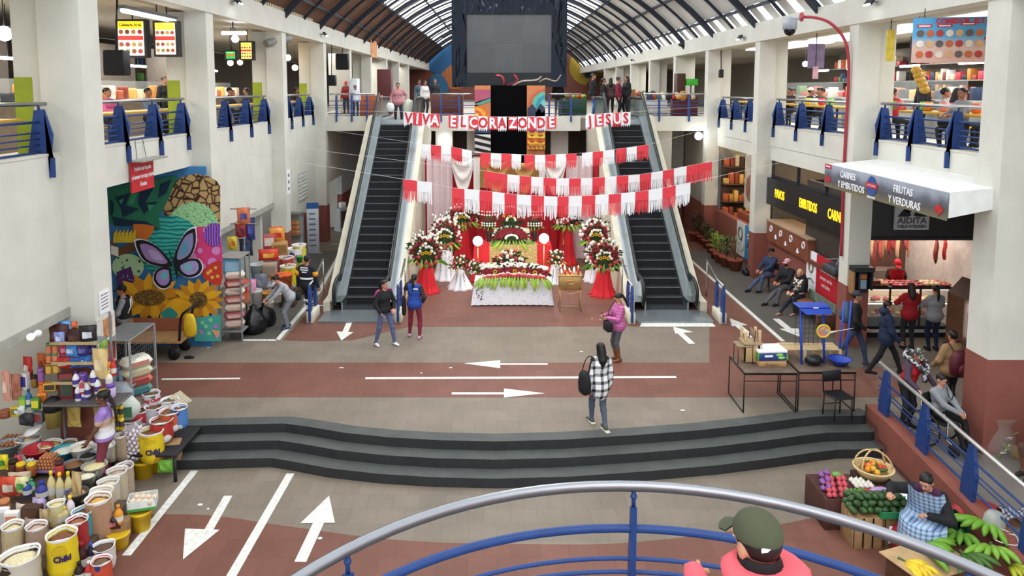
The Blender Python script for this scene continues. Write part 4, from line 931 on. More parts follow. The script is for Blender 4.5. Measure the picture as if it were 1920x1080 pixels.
# white lace table
ty = 21.2; t = thing('offering_table', 'long table under a white lace cloth in front of the altar', 'table', (.44, ty, 0)); b = MB()
LACEW = spotmat('white_lace', [(0, 'a8a8b8'), (.16, 'a8a8b8'), (.2, 'eeeef3'), (1, 'f2f2f6')], 16)
tw, th = 1.08, .72
def cl(u, v):
 a = u * 4; i = int(a) % 4; f = a - int(a); cs = [(-1, -1), (1, -1), (1, 1), (-1, 1)]; p0, p1 = cs[i], cs[(i + 1) % 4]; x, y = p0[0] + (p1[0] - p0[0]) * f, p0[1] + (p1[1] - p0[1]) * f
 k = v; cf = max(0, .5 - min(f, 1 - f)) * 2; sc = .055 * k + .05 * k * cf ** 4; return Vector((x * (tw + sc), y * (.33 + sc), th - (th - .03) * k + .014 * (1 if int(u * 100) % 2 else 0) * (k > .95)))
b.grid(lambda u, v: cl(min(u, .99999), v), 100, 6, LACEW); b.face([(-tw, -.33, th), (tw, -.33, th), (tw, .33, th), (-tw, .33, th)], LACEW); part('tablecloth', b, t)
for sx in (-1, 1):
 for sy in (-1, 1): b = MB(); b.cyl((sx * 1., sy * .28, 0), (sx * 1., sy * .28, .7), .025, None, WOOD, 8); part('leg', b, t)
b = MB()
for i in range(22): b.ell((-.95 + U(-.1, .12), -.35 - .1 * i / 22 - .01, .68 - .5 * i / 22), (.018, .006, .022), P('2a2a30', .8), 5, 3)
part('vine_print', b, t)
arrangement('long low flower bed with hanging yellow-green leaves on the lace table', (.5, ty - .12, th - .02), 1.98, .46, 'long')
# globes, candles, candlestick
for px, py, lab in ((896, 452, 'lit white globe lamp on a gold stand left of the altar'), (1020, 447, 'lit white globe lamp on a gold stand right of the altar')):
 p = ony(px, py, 22.9); t = thing('globe_lamp', lab, 'lamp', (p.x, p.y, 0)); b = MB(); b.ell((0, 0, p.z), .155, P('fff6e8', .5, emit=3.2, var=0), 20, 12); part('globe', b, t)
 b = MB(); b.cyl((0, 0, .02), (0, 0, p.z - .14), .018, None, GOLD, 8); b.cyl((0, 0, 0), (0, 0, .03), .16, .14, GOLD, 14); b.cyl((0, 0, p.z - .2), (0, 0, p.z - .13), .03, .08, GOLD, 10); part('stand', b, t); light('POINT', (p.x, p.y - .3, p.z), 25, (1, .93, .8), .15)
p = onz(1068, 581); t = thing('candle_cabinet', 'gold candle cabinet on thin wire legs with burning candles', 'candle stand', p); b = MB(); zc = .62; GC = P('b08a56', .4, metal=.5, var=.2)
b.rbox(-.31, .31, -.2, .2, zc, zc + .4, GC, .02); part('box', b, t); b = MB()
b.tube([(.12 * cos(a * pi / 8) , -.21, zc + .22 + .05 * sin(a * pi / 8)) for a in range(16)], .012, GOLD, 5, True); part('ornament', b, t)
for sx in (-1, 1):
 for sy in (-1, 1): b = MB(); b.tube([(sx * .29, sy * .18, zc), (sx * .27, sy * .17, .3), (sx * .3, sy * .19, 0)], .012, GOLD, 6); part('leg', b, t)
b = MB(); part('brace', MB().tube([(-.29, -.18, .05), (.29, -.18, .05), (.29, .18, .05), (-.29, .18, .05)], .008, GOLD, 5, True), t); b.tube(smoothline([(-.28, -.19, .6), (0, -.19, .52), (.28, -.19, .6)]), .01, GOLD, 5); part('brace', b, t)
b = MB(); b.rbox(-.33, .33, -.22, .22, zc + .4, zc + .43, GOLD, .01); part('tray', b, t)
for i in range(9):
 x, y = p.x - .25 + (i % 5) * .12 + U(-.02, .02), p.y - .12 + (i // 5) * .18; hh = U(.07, .2); c = thing('candle', 'burning votive candle on the gold candle cabinet', 'candle', (x, y, zc + .43), 0, 'candles on the gold cabinet'); b = MB(); b.cyl((0, 0, 0), (0, 0, hh), .028, None, P('c8303a', .4) if i % 3 else PWH, 8); part('wax', b, c); b = MB(); b.ell((0, 0, hh + .025), (.012, .012, .026), P('ffb85a', .5, emit=9, var=0), 6, 5); part('flame', b, c)
light('POINT', (p.x, p.y - .2, zc + .75), 6, (1, .6, .3), .1)
p = onz(1056, 497); t = thing('candlestick', 'tall gold altar candlestick before the red curtain', 'candlestick', p); b = MB(); b.lathe([(.14, 0), (.12, .05), (.03, .12), (.025, .7), (.06, .74), (.025, .8), (.025, 1.2), (.08, 1.25), (.03, 1.28), (.03, 1.45), (.1, 1.5), (.02, 1.52)], GOLD, 12); part('stem', b, t); b = MB(); b.cyl((0, 0, 1.5), (0, 0, 1.68), .03, None, PWH, 8); part('candle', b, t)
# ================================================================ people on the hall floor
JEAN = P('4a5672', .85, var=.15, scale=20); JEAN2 = P('35415c', .85, var=.15, scale=20); BLK = P('17171b', .8, var=.15); SHW = P('e8e8ea', .6); LEGG = P('4b4e55', .8, var=.1); NAVY = P('1d2844', .8, var=.15); MAROON = P('7a2238', .8, var=.12); GRYH = P('a3a6ad', .85, var=.08); BRN = P('6b432c', .6, var=.15)
def strap(pts, r, m, name, par): return part(name, MB().tube(smoothline(pts, 5), r, m, 6, flat=.5), par)
def bagmesh(w_, d, h_, m, sag=.15):
 b = MB(); b.lathe([(.55, 0), (.95, .12), (1, .45), (.85, .8), (.55, .97), (.1, 1)], m, 16, fn=lambda a, u: 1 + .06 * sin(3 * a + 4 * u)); b.v = [(x * w_ / 2, y * d / 2, z * h_) for x, y, z in b.v]; return b
# woman in black and white checks walking away
g = onz(1124, 800); PLAID = plaid('black_white_check', '8a8a8c', '1a1a1c', 7., (0, 2), 'eeeef0')
o = person('woman seen from behind in a black and white checked overshirt, grey jeans', g, R(200), 1.6, PLAID, P('4b5568', .85, var=.12), P('4a4f3c', .7), SKIN, 'long', feet=((-.02, .2, .02), (.06, -.22, 0)), hands=((-.25, -.02, .82), (.24, .05, .82)), bulk=.022, hem=.22, hz=.9, wide=1.08)
for i, sd in enumerate((0, 1)):
 b = MB(); q = ((-.02, .12, .0), (.06, -.3, -.0))[i]; b.rbox(q[0] - .045, q[0] + .045, q[1] - .06, q[1] + .2, q[2], q[2] + .035, P('d0cabd', .7), .02); part('sole', b, o)
t = thing('shoulder_bag', 'black slouchy bag hanging from the left shoulder of the woman in checks', 'bag', onp(o, (.34, .0, .72)), R(200)); b = bagmesh(.2, .36, .42, BLK); part('body', b, t); strap([(0, -.12, .35), (-.06, -.06, .62), (-.14, .0, .68), (-.09, .07, .6), (0, .12, .35)], .018, BLK, 'strap', t)
# woman in pink puffer jacket looking at her phone
g = onz(1158, 676); PUFF = wavemat('pink_quilting', [(0, 'a04a80'), (.25, 'b85c96'), (1, 'c46ca4')], 5.2, 'Z', .4)
o = person('woman in a pink quilted jacket looking at her phone beside the right escalator', g, R(-75), 1.56, PUFF, LEGG, P('7a4a30', .5), SKIN2, 'pony', boots=P('7a4a30', .5, var=.1), hands=((-.1, -.33, 1.16), (.06, -.3, 1.13)), head=(-.45, 0), bulk=.035, hem=.1, wide=1.12, elbow=((-.6, .3, -1), (.6, .3, -1)), curl=(1.1, 1.1))
m = onp(o, (-.02, -.4, 1.2)); b = MB(); b.rbox(-.035, .035, -.005, .005, -.07, .07, DARK, .004, RX(.6)); solo('phone', b, 'dark phone in the hands of the woman in the pink jacket', 'phone', m, R(-75))
t = thing('handbag', 'black handbag on the front of the woman in pink quilted jacket', 'bag', onp(o, (.1, -.32, .82)), R(-75)); b = MB(); b.rbox(-.13, .13, -.07, .07, 0, .22, BLK, .03); part('body', b, t); strap([(-.12, .02, .2), (-.12, .12, .5), (-.05, .24, .72)], .01, BLK, 'strap', t)
# woman in black jacket walking, jeans and white trainers
g = onz(722, 647)
o = person('woman in a black jacket with pink shoulder stripes, ripped jeans and white trainers', g, R(38), 1.6, BLK, P('585e86', .85, var=.25, scale=14), SHW, SKIN2, 'pony', feet=((-.2, .12, 0), (.2, -.14, 0)), hands=((-.2, -.16, .92), (.16, -.2, .98)), head=(0, .5), bulk=.025, hem=.04, elbow=((-1, .7, -.3), (1, .7, -.3)))
for sd in (-1, 1): b = MB(); b.tube([(sd * .12, .0, 1.385), (sd * .2, -.0, 1.36), (sd * .245, .05, 1.22)], .028, P('b83a7c', .8), 6, flat=.6); part('stripe', b, o)
# woman in blue vest from behind
g = onz(778, 634)
o = person('woman seen from behind in a bright blue vest and maroon trousers, phone raised', g, R(172), 1.62, P('27489c', .8, var=.1), MAROON, P('c8a0b4', .7), SKIN, 'pony', feet=((-.14, .05, 0), (.17, -.12, 0)), hands=((-.2, -.12, .95), (.16, -.3, 1.46)), bulk=.03, hem=.08, wide=1.02, sl_mat=P('2a2024', .6), curl=(.5, 1.2), elbow=((-.6, .7, -.3), (.7, .1, -1)))
b = MB().box(-.13, -.01, .155, .16, 1.28, 1.31, PWH); part('back_print', b, o)
t = thing('backpack_strap_bag', 'thin black bag slung on the left side of the woman in blue vest', 'bag', onp(o, (.27, .05, .62)), R(172)); b = bagmesh(.1, .2, .5, BLK); part('body', b, t); strap([(0, 0, .45), (-.03, 0, .7), (-.1, .02, .85)], .012, BLK, 'strap', t)
# worker in navy overalls with reflective bands
g = onz(578, 594); OV = P('20242f', .85, var=.12)
o = person('worker in navy overalls with white reflective bands pushing towards the escalator', g, R(165), 1.68, OV, OV, P('17171a', .6), SKIN, 'short', fem=False, feet=((-.08, .12, 0), (.1, -.2, 0)), hands=((-.3, -.05, .85), (.3, -.02, .85)), bulk=.03, cap=(P('20242f', .8),), hem=.1, wide=1.05)
RB = P('dfe4ea', .5, emit=.15, var=0); b = MB()  # reflective bands get a faint emission in place of returned light
b.lathe([(.205, 1.07), (.207, 1.12)], RB, 18, (0, 0.0, 0), sy=.76, cap=False); part('reflective_band', b, o)
for sd, yy in ((-1, .1), (1, -.14)):
 for z in (.43, .26): b = MB(); b.lathe([(.078, z), (.076, z + .05)], RB, 14, (sd * (.09), yy * (.9 - z) * 1.1 + .0, 0), cap=False); part('reflective_band', b, o)
for sd in (-1, 1): b = MB(); b.lathe([(.075, 1.16), (.075, 1.27)], P('e09a2a', .7), 12, (sd * .268, .04, 0)); part('sleeve_patch', b, o)
b = MB()
for k, q in enumerate((.11, .12, .07)): b.box(-q, q, .15, .165, 1.38 - k * .06, 1.41 - k * .06, PWH)
part('back_print', b, o)
# woman in grey hoodie bending over black bags
g = onz(536, 615)
o = person('woman in a grey hoodie and grey leggings bending over the black bags', g, R(-62), 1.58, GRYH, P('77797f', .85, var=.08), P('2c3a5c', .6), SKIN2, 'bun', feet=((-.1, .1, 0), (.12, .02, 0)), hands=((-.12, -.62, .72), (.12, -.6, .7)), lean=.62, hz=.86, pelvis_y=.16, head=(-.1, 0), bulk=.02, hem=.05, wide=1.1, elbow=((-.6, .3, -.4), (.6, .3, -.4)))
b = MB(); b.tube([(-.13, -.33, 1.2), (0, -.24, 1.26), (.13, -.33, 1.2), (0, -.42, 1.14)], .045, GRYH, 8, True); part('hood', b, o)
t = thing('waist_bag', 'black bag at the hip of the woman in grey hoodie', 'bag', onp(o, (.1, .34, .78)), R(-62)); part('body', bagmesh(.2, .16, .2, BLK), t); strap([(0, 0, .18), (-.05, -.15, .4), (-.1, -.3, .58), (-.12, -.48, .55)], .011, BLK, 'strap', t)
# man by the handcart before the mural
g = onz(235, 668)
o = person('man in grey jacket, black vest and black cap at the left end of the handcart', g, R(-70), 1.66, P('8d8d93', .8), BLK, BLK, SKIN, 'short', fem=False, hands=((-.2, -.3, 1.02), (.2, -.3, 1.02)), cap=(BLK,), bulk=.025, hem=.06, vest=BLK)
b = MB(); b.lathe([(.2, .93), (.205, 1.1), (.205, 1.3), (.16, 1.42)], P('19191d', .8), 18, (0, .02, 0), sy=.78, cap=False); part('vest', b, o)
for sd in (-1, 1): b = MB(); b.tube([(sd * .1, .17, 1.38), (sd * .13, .18, 1.2), (sd * .18, .12, 1.06)], .014, PWH, 6); part('vest_piping', b, o)
# three seated people against the right counter
def seated(label, px, rz, H, seat=.46, **kw):
 g = onx(px[0], px[1], 8.38); g.z = 0; d = dict(hz=seat + .1, feet=((-.1, -.52, 0), (.12, -.42, 0)), hands=((-.1, -.36, .66), (.1, -.36, .66)), toes=(0, -1, 0)); d.update(kw); return person(label, g, rz, H, **d)
man1 = o = seated('man in a dark blue jacket, jeans and black cap sitting on the first chair', (1443, 480), R(-62), 1.68, top=P('263650', .8, var=.15), pants=JEAN, shoes=BLK, skin=SKIN, fem=False, cap=(BLK,), bulk=.03, lean=-.1, feet=((-.1, -.75, 0), (.12, -.5, 0)), hz=.52)
o = seated('man in a black jacket, pale pink cap and dark face mask on the bench', (1476, 510), R(-62), 1.68, top=BLK, pants=P('5a5a60', .85), shoes=BLK, skin=SKIN, fem=False, cap=(P('d8a8b4', .7),), mask=P('17171a', .8), bulk=.04, feet=((-.1, -.72, 0), (.1, -.5, 0)), hz=.52)
FLOR = spotmat('flower_blouse', [(0, 'e8d8c4'), (.35, '2a2a2e'), (.6, 'c8b89c'), (.8, '2a2a2e')], 24, 'COLOR')
o = seated('blond woman in a black cardigan over a flowered blouse on the bench', (1499, 535), R(-58), 1.58, top=FLOR, pants=P('20242f', .85), shoes=P('b88878', .6), skin=SKIN4, hair='bob', hcol=BLOND, sl_mat=BLK, bulk=.03, wide=1.15, head=(.15, .2), feet=((-.1, -.72, 0), (.16, -.42, 0)), boots=P('20242f', .85), hz=.52)
b = MB(); b.lathe([(.2, .58), (.215, .75), (.2, .95), (.12, 1.06)], BLK, 18, (0, .05, 0), sy=.75, cap=False, fn=lambda a, u: 1.0 if sin(a) > -.55 else .82); part('cardigan', b, o)
# passers-by on the right
g = onz(1600, 686)
o = person('walking man in black with a blue-grey backpack and dark cap', g, R(62), 1.7, BLK, JEAN2, P('3a3440', .6), SKIN, 'short', fem=False, cap=(P('3c3c4a', .8),), feet=((-.1, .42, .1), (.1, -.25, 0)), hands=((-.22, -.2, .95), (.24, .12, .9)), bulk=.025, hem=.06, head=(0, .2))
t = thing('backpack', 'blue-grey backpack on the walking man in a dark cap', 'bag', onp(o, (0, .2, .98)), R(62)); b = bagmesh(.34, .2, .46, P('4a5e74', .8, var=.15)); part('body', b, t); b = MB(); b.ell((0, .1, .16), (.12, .05, .12), P('41546a', .8), 10, 6); part('pocket', b, t)
g = onz(1658, 706)
o = person('person in a navy hooded jacket and black trousers striding right', g, R(75), 1.66, NAVY, BLK, BLK, SKIN, 'short', fem=False, feet=((-.08, .36, .03), (.1, -.36, 0)), hands=((-.24, -.2, .9), (.26, .02, .84)), bulk=.04, hem=.14, head=(0, -.25))
b = MB(); b.ell((0, .07, 1.45), (.14, .11, .08), NAVY, 12, 6); part('hood', b, o)
g = onz(1702, 655)
o = person('woman with long dark hair in a red sweater standing at the meat counter', g, R(178), 1.62, P('a81f2a', .85, var=.08), P('2a2a30', .85), BLK, SKIN2, 'long', hands=((-.12, -.32, 1.1), (.12, -.32, 1.1)), bulk=.025, hem=.1, wide=1.1, hcol=HAIRB, elbow=((-1, .2, -.6), (1, .2, -.6)))
g = onz(1748, 657)
o = person('woman in a grey sweater and dark blue trousers standing at the meat counter', g, R(180), 1.58, P('a4a4aa', .85, var=.08), NAVY, BLK, SKIN2, 'pony', hands=((-.12, -.32, 1.08), (.12, -.32, 1.08)), bulk=.03, hem=.1, wide=1.15, elbow=((-1, .2, -.6), (1, .2, -.6)))
# wheelchair with the boy, the woman pushing, and the person behind
g = onz(1762, 834, -.08); WC = g.copy()
t = thing('wheelchair', 'wheelchair with chrome frame on the ramp behind the blue railing', 'wheelchair', g, R(28)); CH = P('c8c8cc', .2, metal=1.); 
for sd in (-1, 1):
 b = MB(); b.tube([(sd * .27, .15 + .3 * cos(a * pi / 12), .31 + .3 * sin(a * pi / 12)) for a in range(24)], .018, DARK, 6, True)
 for k in range(6): a = k * pi / 6; b.cyl((sd * .27, .15 + .29 * cos(a), .31 + .29 * sin(a)), (sd * .27, .15 - .29 * cos(a), .31 - .29 * sin(a)), .003, None, CH, 4)
 part('wheel', b, t)
 b = MB(); b.lathe([(.02, -.02), (.1, -.018), (.11, 0), (.1, .018), (.02, .02)], DARK, 14, M=TL(sd * .23, -.38, .11) @ RY(pi / 2)); part('caster', b, t)
 b = MB(); b.tube([(sd * .25, .3, .95), (sd * .25, .24, .92), (sd * .25, .2, .5), (sd * .25, .2, .3)], .014, CH, 6); b.tube([(sd * .25, .2, .68), (sd * .25, -.2, .68), (sd * .25, -.26, .62), (sd * .25, -.26, .25), (sd * .2, -.5, .1)], .014, CH, 6); part('frame', b, t)
 b = MB(); b.rbox(sd * .25 - .025, sd * .25 + .025, -.2, .15, .68, .71, BLK, .01); part('armrest', b, t)
b = MB(); b.rbox(-.24, .24, -.22, .2, .46, .5, BLK, .02); part('seat', b, t); b = MB(); b.rbox(-.24, .24, .19, .22, .48, .92, BLK, .02); part('backrest', b, t); b = MB(); b.rbox(-.2, .2, -.6, -.46, .09, .11, DARK, .01); part('footrest', b, t)
o = person('boy in a grey hoodie sitting in the wheelchair, looking down', g + Vector((.0, .0, .0)), R(28), 1.5, P('8b8f94', .85), BLK, BLK, SKIN2, 'crop', fem=False, hz=.66, pelvis_y=.06, feet=((-.09, -.5, .14), (.09, -.5, .14)), hands=((-.06, -.34, .82), (.08, -.36, .76)), head=(-.35, 0), bulk=.035, toes=(0, -1, 0), curl=(1, 1))
b = MB(); b.tube([(-.08, -.1, 1.12), (-.06, -.14, .95), (0, -.16, .88), (.06, -.14, .95), (.08, -.1, 1.12)], .008, BLK, 5); part('cord', b, o)
g2 = onp(o, (.02, .76, 0)); g2.z = -.03
o2 = person('woman in patterned cap and purple cardigan pushing the wheelchair', g2, R(24), 1.56, P('b8202c', .85), P('2a2a30', .8), BLK, SKIN, 'short', cap=(spotmat('cap_print', [(0, '3a4038'), (.4, '8f9486'), (.7, '2c302a')], 30, 'COLOR'),), hands=((-.24, -.42, .98), (.24, -.42, .98)), lean=.3, head=(-.3, -.3), bulk=.03, sl_mat=P('4a3a4c', .85, var=.1), wide=1.1, curl=(1.3, 1.3))
b = MB(); SC = spotmat('grey_scarf_print', [(0, '2a2c30'), (.35, 'b8b8bc'), (.7, '5a5c60')], 26, 'COLOR'); b.tube(smoothline([(-.16, -.05, 1.4), (-.1, -.28, 1.28), (0, -.36, 1.14), (.1, -.28, 1.3), (.14, -.05, 1.4), (0, .03, 1.44), (-.16, -.05, 1.4)], 3), .045, SC, 7); b.tube([(0, -.34, 1.14), (.02, -.33, .98)], .045, SC, 7); part('scarf', b, o2)
g3 = onz(1778, 775)
o3 = person('person in a tan jacket seen from behind under a maroon backpack', g3, R(188), 1.62, P('9a7a56', .85, var=.1), BLK, BLK, SKIN, 'short', hcol=HAIR, bulk=.04, hem=.08, wide=1.15, hands=((-.22, -.2, .95), (.22, -.2, .95)))
t = thing('backpack', 'maroon backpack on the person in a tan jacket', 'bag', onp(o3, (0, .24, .86)), R(188)); b = bagmesh(.42, .26, .5, P('5a1a28', .5, var=.1)); part('body', b, t); b = MB(); b.ell((0, .12, .16), (.14, .06, .13), P('64202e', .5), 10, 6); part('pocket', b, t)
for sd in (-1, 1): strap([(sd * .1, -.05, .45), (sd * .13, -.18, .6), (sd * .14, -.3, .55)], .018, P('3f1420', .6), 'strap', t)
# knees and sandals of someone sitting at the right edge of the picture
g = Vector((9.05, 11.75, -.12))
o = person('person in brown clothes sitting at the right edge of the picture in sandals', g, R(-70), 1.6, P('4a3028', .8), P('5a4034', .8), P('2c241e', .6), SKIN3, 'bob', hz=.54, feet=((-.1, -.42, 0), (.1, -.5, 0)), hands=((-.1, -.34, .7), (.1, -.36, .7)), shorts=True, toes=(0, -1, 0))
b = MB(); b.rbox(-.2, .2, -.15, .2, 0, .42, WOOD, .02); solo('low_stool', b, 'low wooden stool under the person at the right edge', 'stool', g, R(-70))
p = onp(o, (0, -.36, .76)); b = MB(); b.lathe([(.02, 0), (.08, .005), (.13, .03), (.128, .035), (.08, .012), (.01, .01)], PWH, 20); solo('plate', b, 'white plate held by the person at the right edge', 'plate', p)
# fruit seller on the lower floor
g = onz(1742, 1035, GZ); APR = plaid('blue_check', '7d97b8', '4a6690', 16., (0, 2), 'a8bcd4')
fs = person('fruit seller in a blue checked apron over purple vest and black sleeves', g, R(-48), 1.8, P('4a2244', .85, var=.1), BLK, BLK, SKIN2, 'short', hz=.5, feet=((-.16, -.45, 0), (.2, -.4, 0)), hands=((-.34, -.56, .92), (.1, -.4, .72)), lean=.42, head=(-.2, 0), bulk=.045, wide=1.3, sl_mat=BLK, h=.014, elbow=((-1, .3, -.2), (1, .5, -.3)), toes=(0, -1, 0), curl=(.9, .9))
fsb = MB()
def apron(u, v):
 a = (u - .5) * 2.7; lap = max(0, min(1, (v - .55) / .25)); r = .24 + .06 * v; z = 1.08 - min(v, .6) * .72 - max(0, v - .8) * 1.5; return Vector((sin(a) * r * (1 + .12 * v), -(max(z, .62) - .5) * .42 - cos(a) * r * .78 - .02 - .36 * lap * (.5 + .5 * cos(a)), z + .015 * sin(a * 6) + .02 * lap * cos(a * 2)))
fsb.grid(apron, 18, 14, APR); part('apron', fsb, fs)
b = MB(); b.lathe([(.2, 0), (.19, .36), (.01, .37)], P('2c3a7a', .5), 16); solo('plastic_stool', b, 'dark stool hidden under the fruit seller', 'stool', g + Vector((.02, .02, 0)))
# seller with long braids on the left, striped knit top
g = Vector((-6.3, 11.5, -.22)); 
m_, nt_, b_ = nodes('knit_bands'); v_ = objco(nt_); sp_n = nt_.nodes.new('ShaderNodeSeparateXYZ'); nt_.links.new(v_, sp_n.inputs[0]); mp = nt_.nodes.new('ShaderNodeMapRange'); mp.inputs['From Min'].default_value = .75; mp.inputs['From Max'].default_value = 1.45; nt_.links.new(sp_n.outputs[2], mp.inputs[0])
nt_.links.new(ramp(nt_, [(0, '7a3442'), (.12, '9a7cc0'), (.2, 'd8d4d8'), (.42, 'c8a894'), (.62, '9b7cc4')], mp.outputs[0], 'CONSTANT'), b_.inputs['Base Color']); b_.inputs['Roughness'].default_value = .85
br = person('seller with long black braids in a lilac and cream striped knit top', g, R(-72), 1.6, m_, P('7a3442', .85), BLK, SKIN3, 'braids', hands=((-.14, -.24, .86), (.14, -.26, .86)), head=(-.15, 0), bulk=.012, hem=.08, sleeve=0, h=.015, wide=1.1)
# person in the foreground on the landing, olive cap and coral hoodie
g = Vector((.97, 2.62, 2.95)); CORAL = P('e2606a', .85, var=.05, bump=.05)
fg = person('person in an olive cap and coral hooded top on the landing', g, R(200), 1.66, CORAL, JEAN2, BLK, SKIN2, 'bob', fem=False, hands=((-.25, -.1, .82), (-.06, -.5, 1.17)), bulk=.035, h=.012, cap=(P('4a4d38', .85, var=.06), None, PWH), head=(-.1, .0), hem=.1, curl=(.5, .9), point=(0, 1), elbow=((-.6, .7, -.3), (.9, .2, -.8)), neckm=BLK)
b = MB(); b.lathe([(.1, -.02), (.155, .0), (.165, .05), (.13, .085), (.085, .07)], CORAL, 20, (0, .045, 1.435), sy=.9, fn=lambda a, u: 1 + .04 * sin(5 * a)); part('hood', b, fg)
b = MB(); b.lathe([(.075, 0), (.085, .03), (.07, .06)], BLK, 16, (0, .01, 1.475), cap=False); part('collar', b, fg)
# butcher behind the counter
o = person('butcher in a red cap and red apron working behind the meat counter', Vector((10.4, 19.15, .15)), R(-10), 1.64, P('3a2a2c', .8), DARK, BLK, SKIN, 'short', cap=(P('c8202c', .7),), hands=((-.12, -.36, 1.02), (.14, -.34, 1.02)), lean=.25, head=(-.3, 0), bulk=.02, sleeve=0)
b = MB(); b.grid(lambda u, v: Vector((sin((u - .5) * 2.4) * (.2 + .02 * v), -(1.38 - v * .7 - .92) * .26 - cos((u - .5) * 2.4) * .17 - .015, 1.38 - v * .7)), 12, 8, P('c8202c', .7)); part('apron', b, o)
# woman riding down the left escalator with two bags
st = Vector((-3.72, 28.2, .04 + 24 * .2))
o = person('woman in a dusty pink jacket at the top of the left escalator', st, R(6), 1.55, P('b47a80', .85, var=.08), P('232a3c', .85), BLK, SKIN2, 'short', feet=((-.12, -.05, 0), (.14, -.1, 0)), hands=((-.3, -.06, .9), (.33, .0, .98)), bulk=.04, hem=.1, wide=1.12)
for q, w_, h_, m, lab in (((-.33, -.1, .5), .32, .36, P('e8e4e0', .5), 'white carrier bag in the right hand of the woman on the escalator'), ((.42, -.02, .2), .44, .75, P('c8ccb8', .5), 'big pale green carrier bag in the left hand of the woman on the escalator')):
 t = thing('carrier_bag', lab, 'bag', onp(o, q)); part('body', bagmesh(w_, w_ * .6, h_, m), t); strap([(-.06, 0, h_ * .95), (-.03, 0, h_ + .06), (.03, 0, h_ + .06), (.06, 0, h_ * .95)], .012, m, 'handle', t)
# ================================================================ right side
def WR(x, y, z): return mat4((0, -1, 0), (0, 0, 1), None, (x, y, z))      # lettering on a wall that faces the hall from the right
def WL(x, y, z): return mat4((0, 1, 0), (0, 0, 1), None, (x, y, z))
# awning box with the meat and fruit sign
t = thing('shop_awning', 'white awning box with printed sign for meats and fruits, red arrows at both ends', 'sign', (7.6, 14.75, 3.95))
b = MB(); b.ext([(.02, -2.3, .06), (1.2, -2.3, .3), (1.2, -2.3, .62), (.02, -2.3, .5)], (0, 4.7, 0), P('e6e6e2', .6, var=.06)); part('box', b, t)
m_, nt_, b_ = nodes('awning_print'); v_ = objco(nt_); sx_ = nt_.nodes.new('ShaderNodeSeparateXYZ'); nt_.links.new(v_, sx_.inputs[0]); ns = nt_.nodes.new('ShaderNodeTexNoise'); ns.inputs['Scale'].default_value = 2.5; nt_.links.new(v_, ns.inputs['Vector'])
ad = nt_.nodes.new('ShaderNodeMath'); ad.operation = 'MULTIPLY_ADD'; ad.inputs[1].default_value = .25; nt_.links.new(ns.outputs['Fac'], ad.inputs[0]); nt_.links.new(sx_.outputs[2], ad.inputs[2])
nt_.links.new(ramp(nt_, [(0.0, '8a7c54'), (.16, '6f6a4e'), (.3, '4c4e52'), (.42, '5d6572'), (.55, '9aa2b0'), (.68, 'aeb6c4')], ad.outputs[0]), b_.inputs['Base Color']); b_.inputs['Roughness'].default_value = .5
b = MB(); b.ext([(0, 2.4, 0), (0, -2.3, 0.02), (0, -2.3, .5), (0, 2.4, .52)], (-.03, 0, 0), m_); part('sign_face', b, t)
b = MB(); X = -.036
for s_, y, z, sz in (('CARNES', 1.25, .36, .2), ('Y EMBUTIDOS', 1.1, .14, .2), ('FRUTAS', -.95, .34, .2), ('Y VERDURAS', -1.0, .12, .2)): b.text(s_, sz, WR(X, y, z), PWH, .95, .004, bold=.002)
for y, dr in ((2.2, 1), (-2.1, -1)): b.ext([(X, y + dr * .14, .18), (X, y, .3), (X, y, .23), (X, y - dr * .12, .23), (X, y - dr * .12, .13), (X, y, .13), (X, y, .06)][::dr], (-.004, 0, 0), P('c2242e', .5))
b.ext([(X, 2.36, .42), (X, 2.05, .42), (X, 2.05, .52), (X, 2.36, .52)], (-.004, 0, 0), P('c2242e', .5)); b.box(X - .008, X - .004, 2.1, 2.3, .455, .485, PWH)
b.ext([(X, .2 + .19 * cos(a * pi / 12), .28 + .2 * sin(a * pi / 12)) for a in range(24)], (-.004, 0, 0), P('2a4f94', .5)); b.box(X - .012, X - .004, -.03, .43, .24, .34, P('c2242e', .5)); b.text('LA ITALIANA', .065, WR(X - .014, .2, .29), PWH, .9)
[b.box(X - .008, X - .004, .04, .36, z, z + .015, PWH) for z in (.03, .055)]; part('lettering', b, t)
# meat shop
SHX0, SHX1, SHY = 8.98, 11.75, 18.1
b = MB(); b.box(SHX0 - .1, SHX0 - .05, SHY, 21.2, 0, 3.6, P('3a332d', .6)); b.box(SHX0 - .05, SHX0, SHY, 21.2, 0, 3.6, P('c9c4ba', .5)); b.box(SHX1, SHX1 + .1, SHY, 21.2, 0, 3.6, P('d8d4cc', .5)); b.box(SHX0, SHX1, 21.1, 21.2, 0, 3.6, P('6f5148', .5)); b.box(SHX0, SHX1, SHY + .1, 21.2, 2.72, 2.8, P('8a8580', .7)); struct('wall_meat_shop', b)
b = MB(); b.box(SHX0 - .05, SHX1 + .1, SHY - .12, SHY + .08, 2.55, 4.36, P('1a1b20', .25, spec=.6)); b.box(SHX0 - .05, SHX1 + .1, SHY - .16, SHY + .08, 2.5, 2.58, DARK); struct('wall_shop_fascia', b)
t = thing('shop_sign', 'grey shop sign reading AIDITA DELICATESSEN under the awning', 'sign', (10.08, SHY - .16, 3.07)); b = MB(); b.box(-.42, .42, -.03, .03, -.3, .34, P('b4b8bc', .5)); part('board', b, t)
b = MB(); y = -.034; b.text('AIDITA', .2, FRONT((0, y, -.08)), P('5a5450', .6), 1.1, bold=.008); b.text('DELICATESSEN', .095, FRONT((0, y, -.22)), P('26282e', .6), 1.1, bold=.004)
K = P('20222a', .6)
